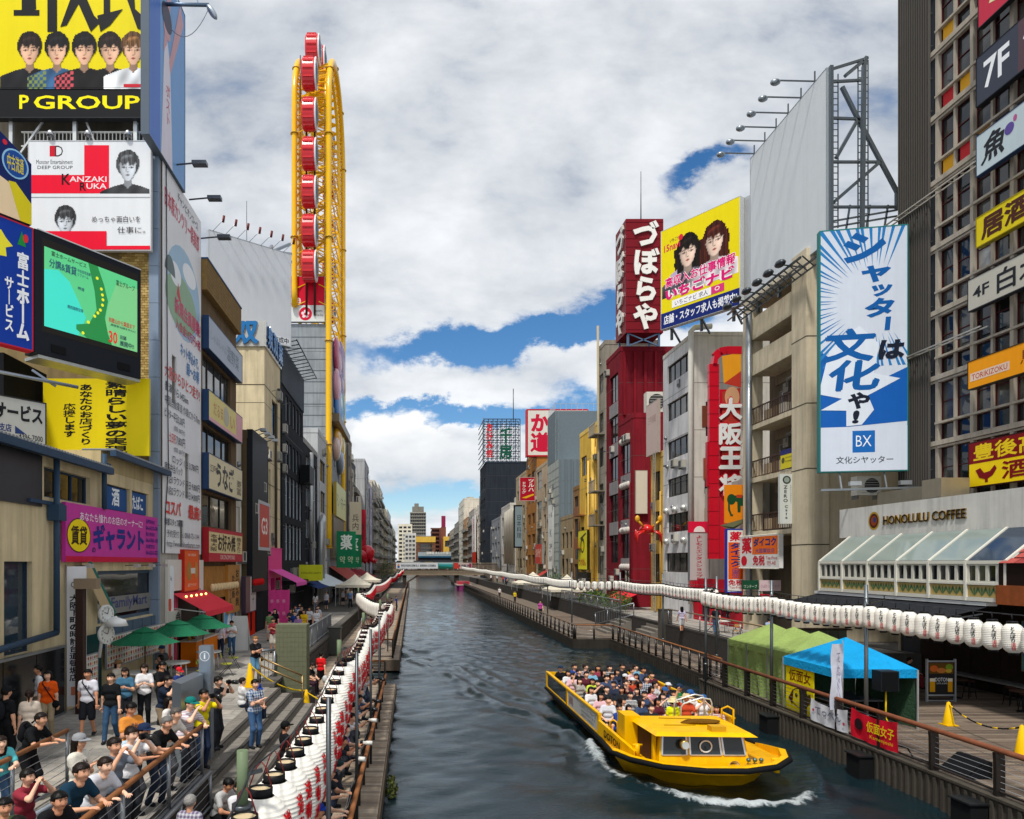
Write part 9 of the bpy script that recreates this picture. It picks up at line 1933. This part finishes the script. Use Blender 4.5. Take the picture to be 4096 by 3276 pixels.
for a0,a1 in((.03,.31),(.35,.70),(.73,.97)):
 q=[face(a0,.40),face(a1,.40),face(a1,.93),face(a0,.93)];nn=Vector((0,-1,.2)).normalized()
 m=MB()
 for i in range(4):m.bar(q[i]+nn*.012,q[(i+1)%4]+nn*.012,.045,.03)
 w_=obj('front_window_frame',m,mat('#cfd2d2','metal'),boat);m=MB();m.add([p+nn*.008 for p in q],[(0,1,2,3)]);obj('pane',m,mat('#2c3438','gloss',.05),w_)
c_=face(.53,.64)+Vector((0,-.04,.008));obj('wiper_ring',MB().tube([c_+Vector((.16*math.cos(q),0,.155*math.sin(q)))for q in np.linspace(0,6.283,25)],.022,6),mat('#dcdddc','gloss'),boat)
obj('wiper',MB().bar(c_+Vector((0,0,-.15)),c_+Vector((0,0,.02)),.012).bar(c_+Vector((-.06,0,-.07)),c_+Vector((.06,0,-.07)),.012),mat('#3a4a40','paint'),boat)
obj('companion_block',MB().box(6.38,6.84,21.0,21.75,.40,1.62),yel,boat);obj('door',MB().box(6.735,6.75,19.6,20.9,.42,1.42),mat('#4a3020','wood'),boat);obj('door_post',MB().box(6.70,6.78,19.45,19.58,.5,1.5),yel,boat)
obj('search_lamp',MB().tube([(7.42,19.12,1.27),(7.42,18.98,1.25)],.12,14).tube([(7.42,18.975,1.25),(7.42,18.96,1.25)],.10,14,1),[mat('#c9b070','metal'),mat('#b9c4c8','gloss')],boat)
obj('horn_speaker',MB().lathe([(.03,0),(.05,.1),(.12,.22),(.14,.24),(.10,.20)],14,(0,0,0)),mat('#cfccc0','gloss'),boat).matrix_basis=Matrix.Translation((8.65,19.0,.74))@Matrix.Rotation(R(80),4,'X')@Matrix.Diagonal((1,.8,1,1))
for q in range(3):obj('signal_lamp',MB().tube([(9.0+q*.17,18.75,.7),(9.0+q*.17,18.75,.9)],.015,6).ball((9.0+q*.17,18.72,.93),.06,10,6),mat('#5d7878','metal'),boat)
for x,y in((9.75,18.72),(6.5,20.2),(6.9,19.5)):obj('bollard',MB().tube([(x,y,.6),(x,y,.98)],.075,10).tube([(x-.14,y,.95),(x+.14,y,.95)],.035,8),yel,boat)
obj('roof_box',MB().box(8.2,8.6,19.15,19.45,1.57,1.72),mat('#c99a20','paint'),boat)
m=MB()
for q in range(5):m.tube([(8.3+.5*math.cos(t_)+.1*q*.3,20.3+(.16+.02*q)*math.sin(t_),1.57+.012*q)for t_ in np.linspace(0,6.283,14)],.018,5)
obj('rope_coil',m,mat('#6a4a14','cloth'),boat)
for y in(21.6,22.15):obj('hoop_rail',MB().tube([(8.3,y,1.0),(8.3,y,1.75),(8.38,y,1.86),(8.9,y-.1,2.06),(9.15,y-.12,2.02),(9.2,y-.12,1.9),(9.2,y-.12,.9)],.026,8),mat('#cfd3d6','metal'),boat)
obj('yellow_hoop',MB().tube([(9.25,20.9,1.55),(9.25,20.9,1.85),(9.4,20.85,1.93),(9.55,20.8,1.85),(9.55,20.8,1.0)],.03,8).tube([(6.32,22.35,.7),(6.32,22.3,1.15),(6.4,22.2,1.22),(6.5,22.15,1.15),(6.5,22.15,.6)],.03,8),yel,boat)
for r_ in range(9):obj('bench',MB().box(6.4,10.25,22.75+r_*1.06+.0,23.08+r_*1.06,.62,.68).box(6.5,10.1,22.9+r_*1.06,22.96+r_*1.06,.3,.62),mat('#b9b2a0','paint'),boat)
PC=['#20408c','#d5d6da','#1d2026','#2a7a4a','#c9ccd4','#b8d040','#d9dadf','#5a2430','#23262c','#c83c5a','#3a4a6a','#e2dcd8','#6a7a94','#15161a','#8a3a4a','#7ab0d0','#d8b0b8','#2c3448','#a8a4a0','#c04a2c']
CN={'#20408c':'royal blue','#d5d6da':'white','#1d2026':'black','#2a7a4a':'green','#c9ccd4':'pale grey','#b8d040':'lime','#d9dadf':'off white','#5a2430':'maroon','#23262c':'charcoal','#c83c5a':'rose','#3a4a6a':'slate blue','#e2dcd8':'cream','#6a7a94':'grey blue','#15161a':'jet black','#8a3a4a':'wine red','#7ab0d0':'sky blue','#d8b0b8':'pale pink','#2c3448':'navy','#a8a4a0':'grey','#c04a2c':'rust'}
RW_=['front','second','third','fourth','fifth','sixth','seventh','eighth','back'];k=0
random.seed(21)
for r_ in range(9):
 y=22.95+r_*1.06;cols=[6.72+q*.545 for q in range(7)]
 for q,x in enumerate(cols):
  if r_==0 and q in(3,4,5):continue
  if random.random()<.09:continue
  c=PC[(k*7+r_*3)%len(PC)];k+=1;c=random.choice(('#1d2026','#23262c','#2c3448','#15161a','#3a4a6a','#5a2430'))if random.random()<.38 else c;fem=random.random()<.48;hat=random.choice((None,None,None,None,None,None,None,None,None,None,None,None,'cap','cap','cap','hat')if r_ else(None,))
  hc=random.choice(('#20304a','#d0d2d6','#c8b48a','#2c5a94'))
  if hat=='hat':hc='#c8b48a'
  Q('passenger in %s top%s, %s seat from left, %s boat row'%(CN[c],{'cap':' and cap','hat':' and straw hat',None:''}[hat],ORD[q],RW_[r_]),x+random.uniform(-.06,.06),y+random.uniform(-.05,.05),.20,random.uniform(-40,40),random.choice(('sit','sit','sitlook','sitlook','sitphoto','sitwave')if r_ else('sit','sitlook','sitphoto')),c,random.choice(('#2a3446','#23262c','#5a6a84','#8a8478')),random.choice(('trousers','shorts')),'long' if fem else 'short',h=random.uniform(1.72,1.86)if fem else random.uniform(1.80,1.94),hat=hat,hatc=hc,group='passengers on the tour boat')
a=Q('guide in lime yellow T-shirt and straw hat standing in front of the passengers',8.35,22.4,.28,175,'stand','#d8e010','#23262c',hat='hat',hatc='#d8c898',h=1.56)
Q('woman in striped dress standing at the front left of the boat',6.85,22.15,.25,20,'stand','#3a4460','#20242c','shorts','long',h=1.46,upper='dress')
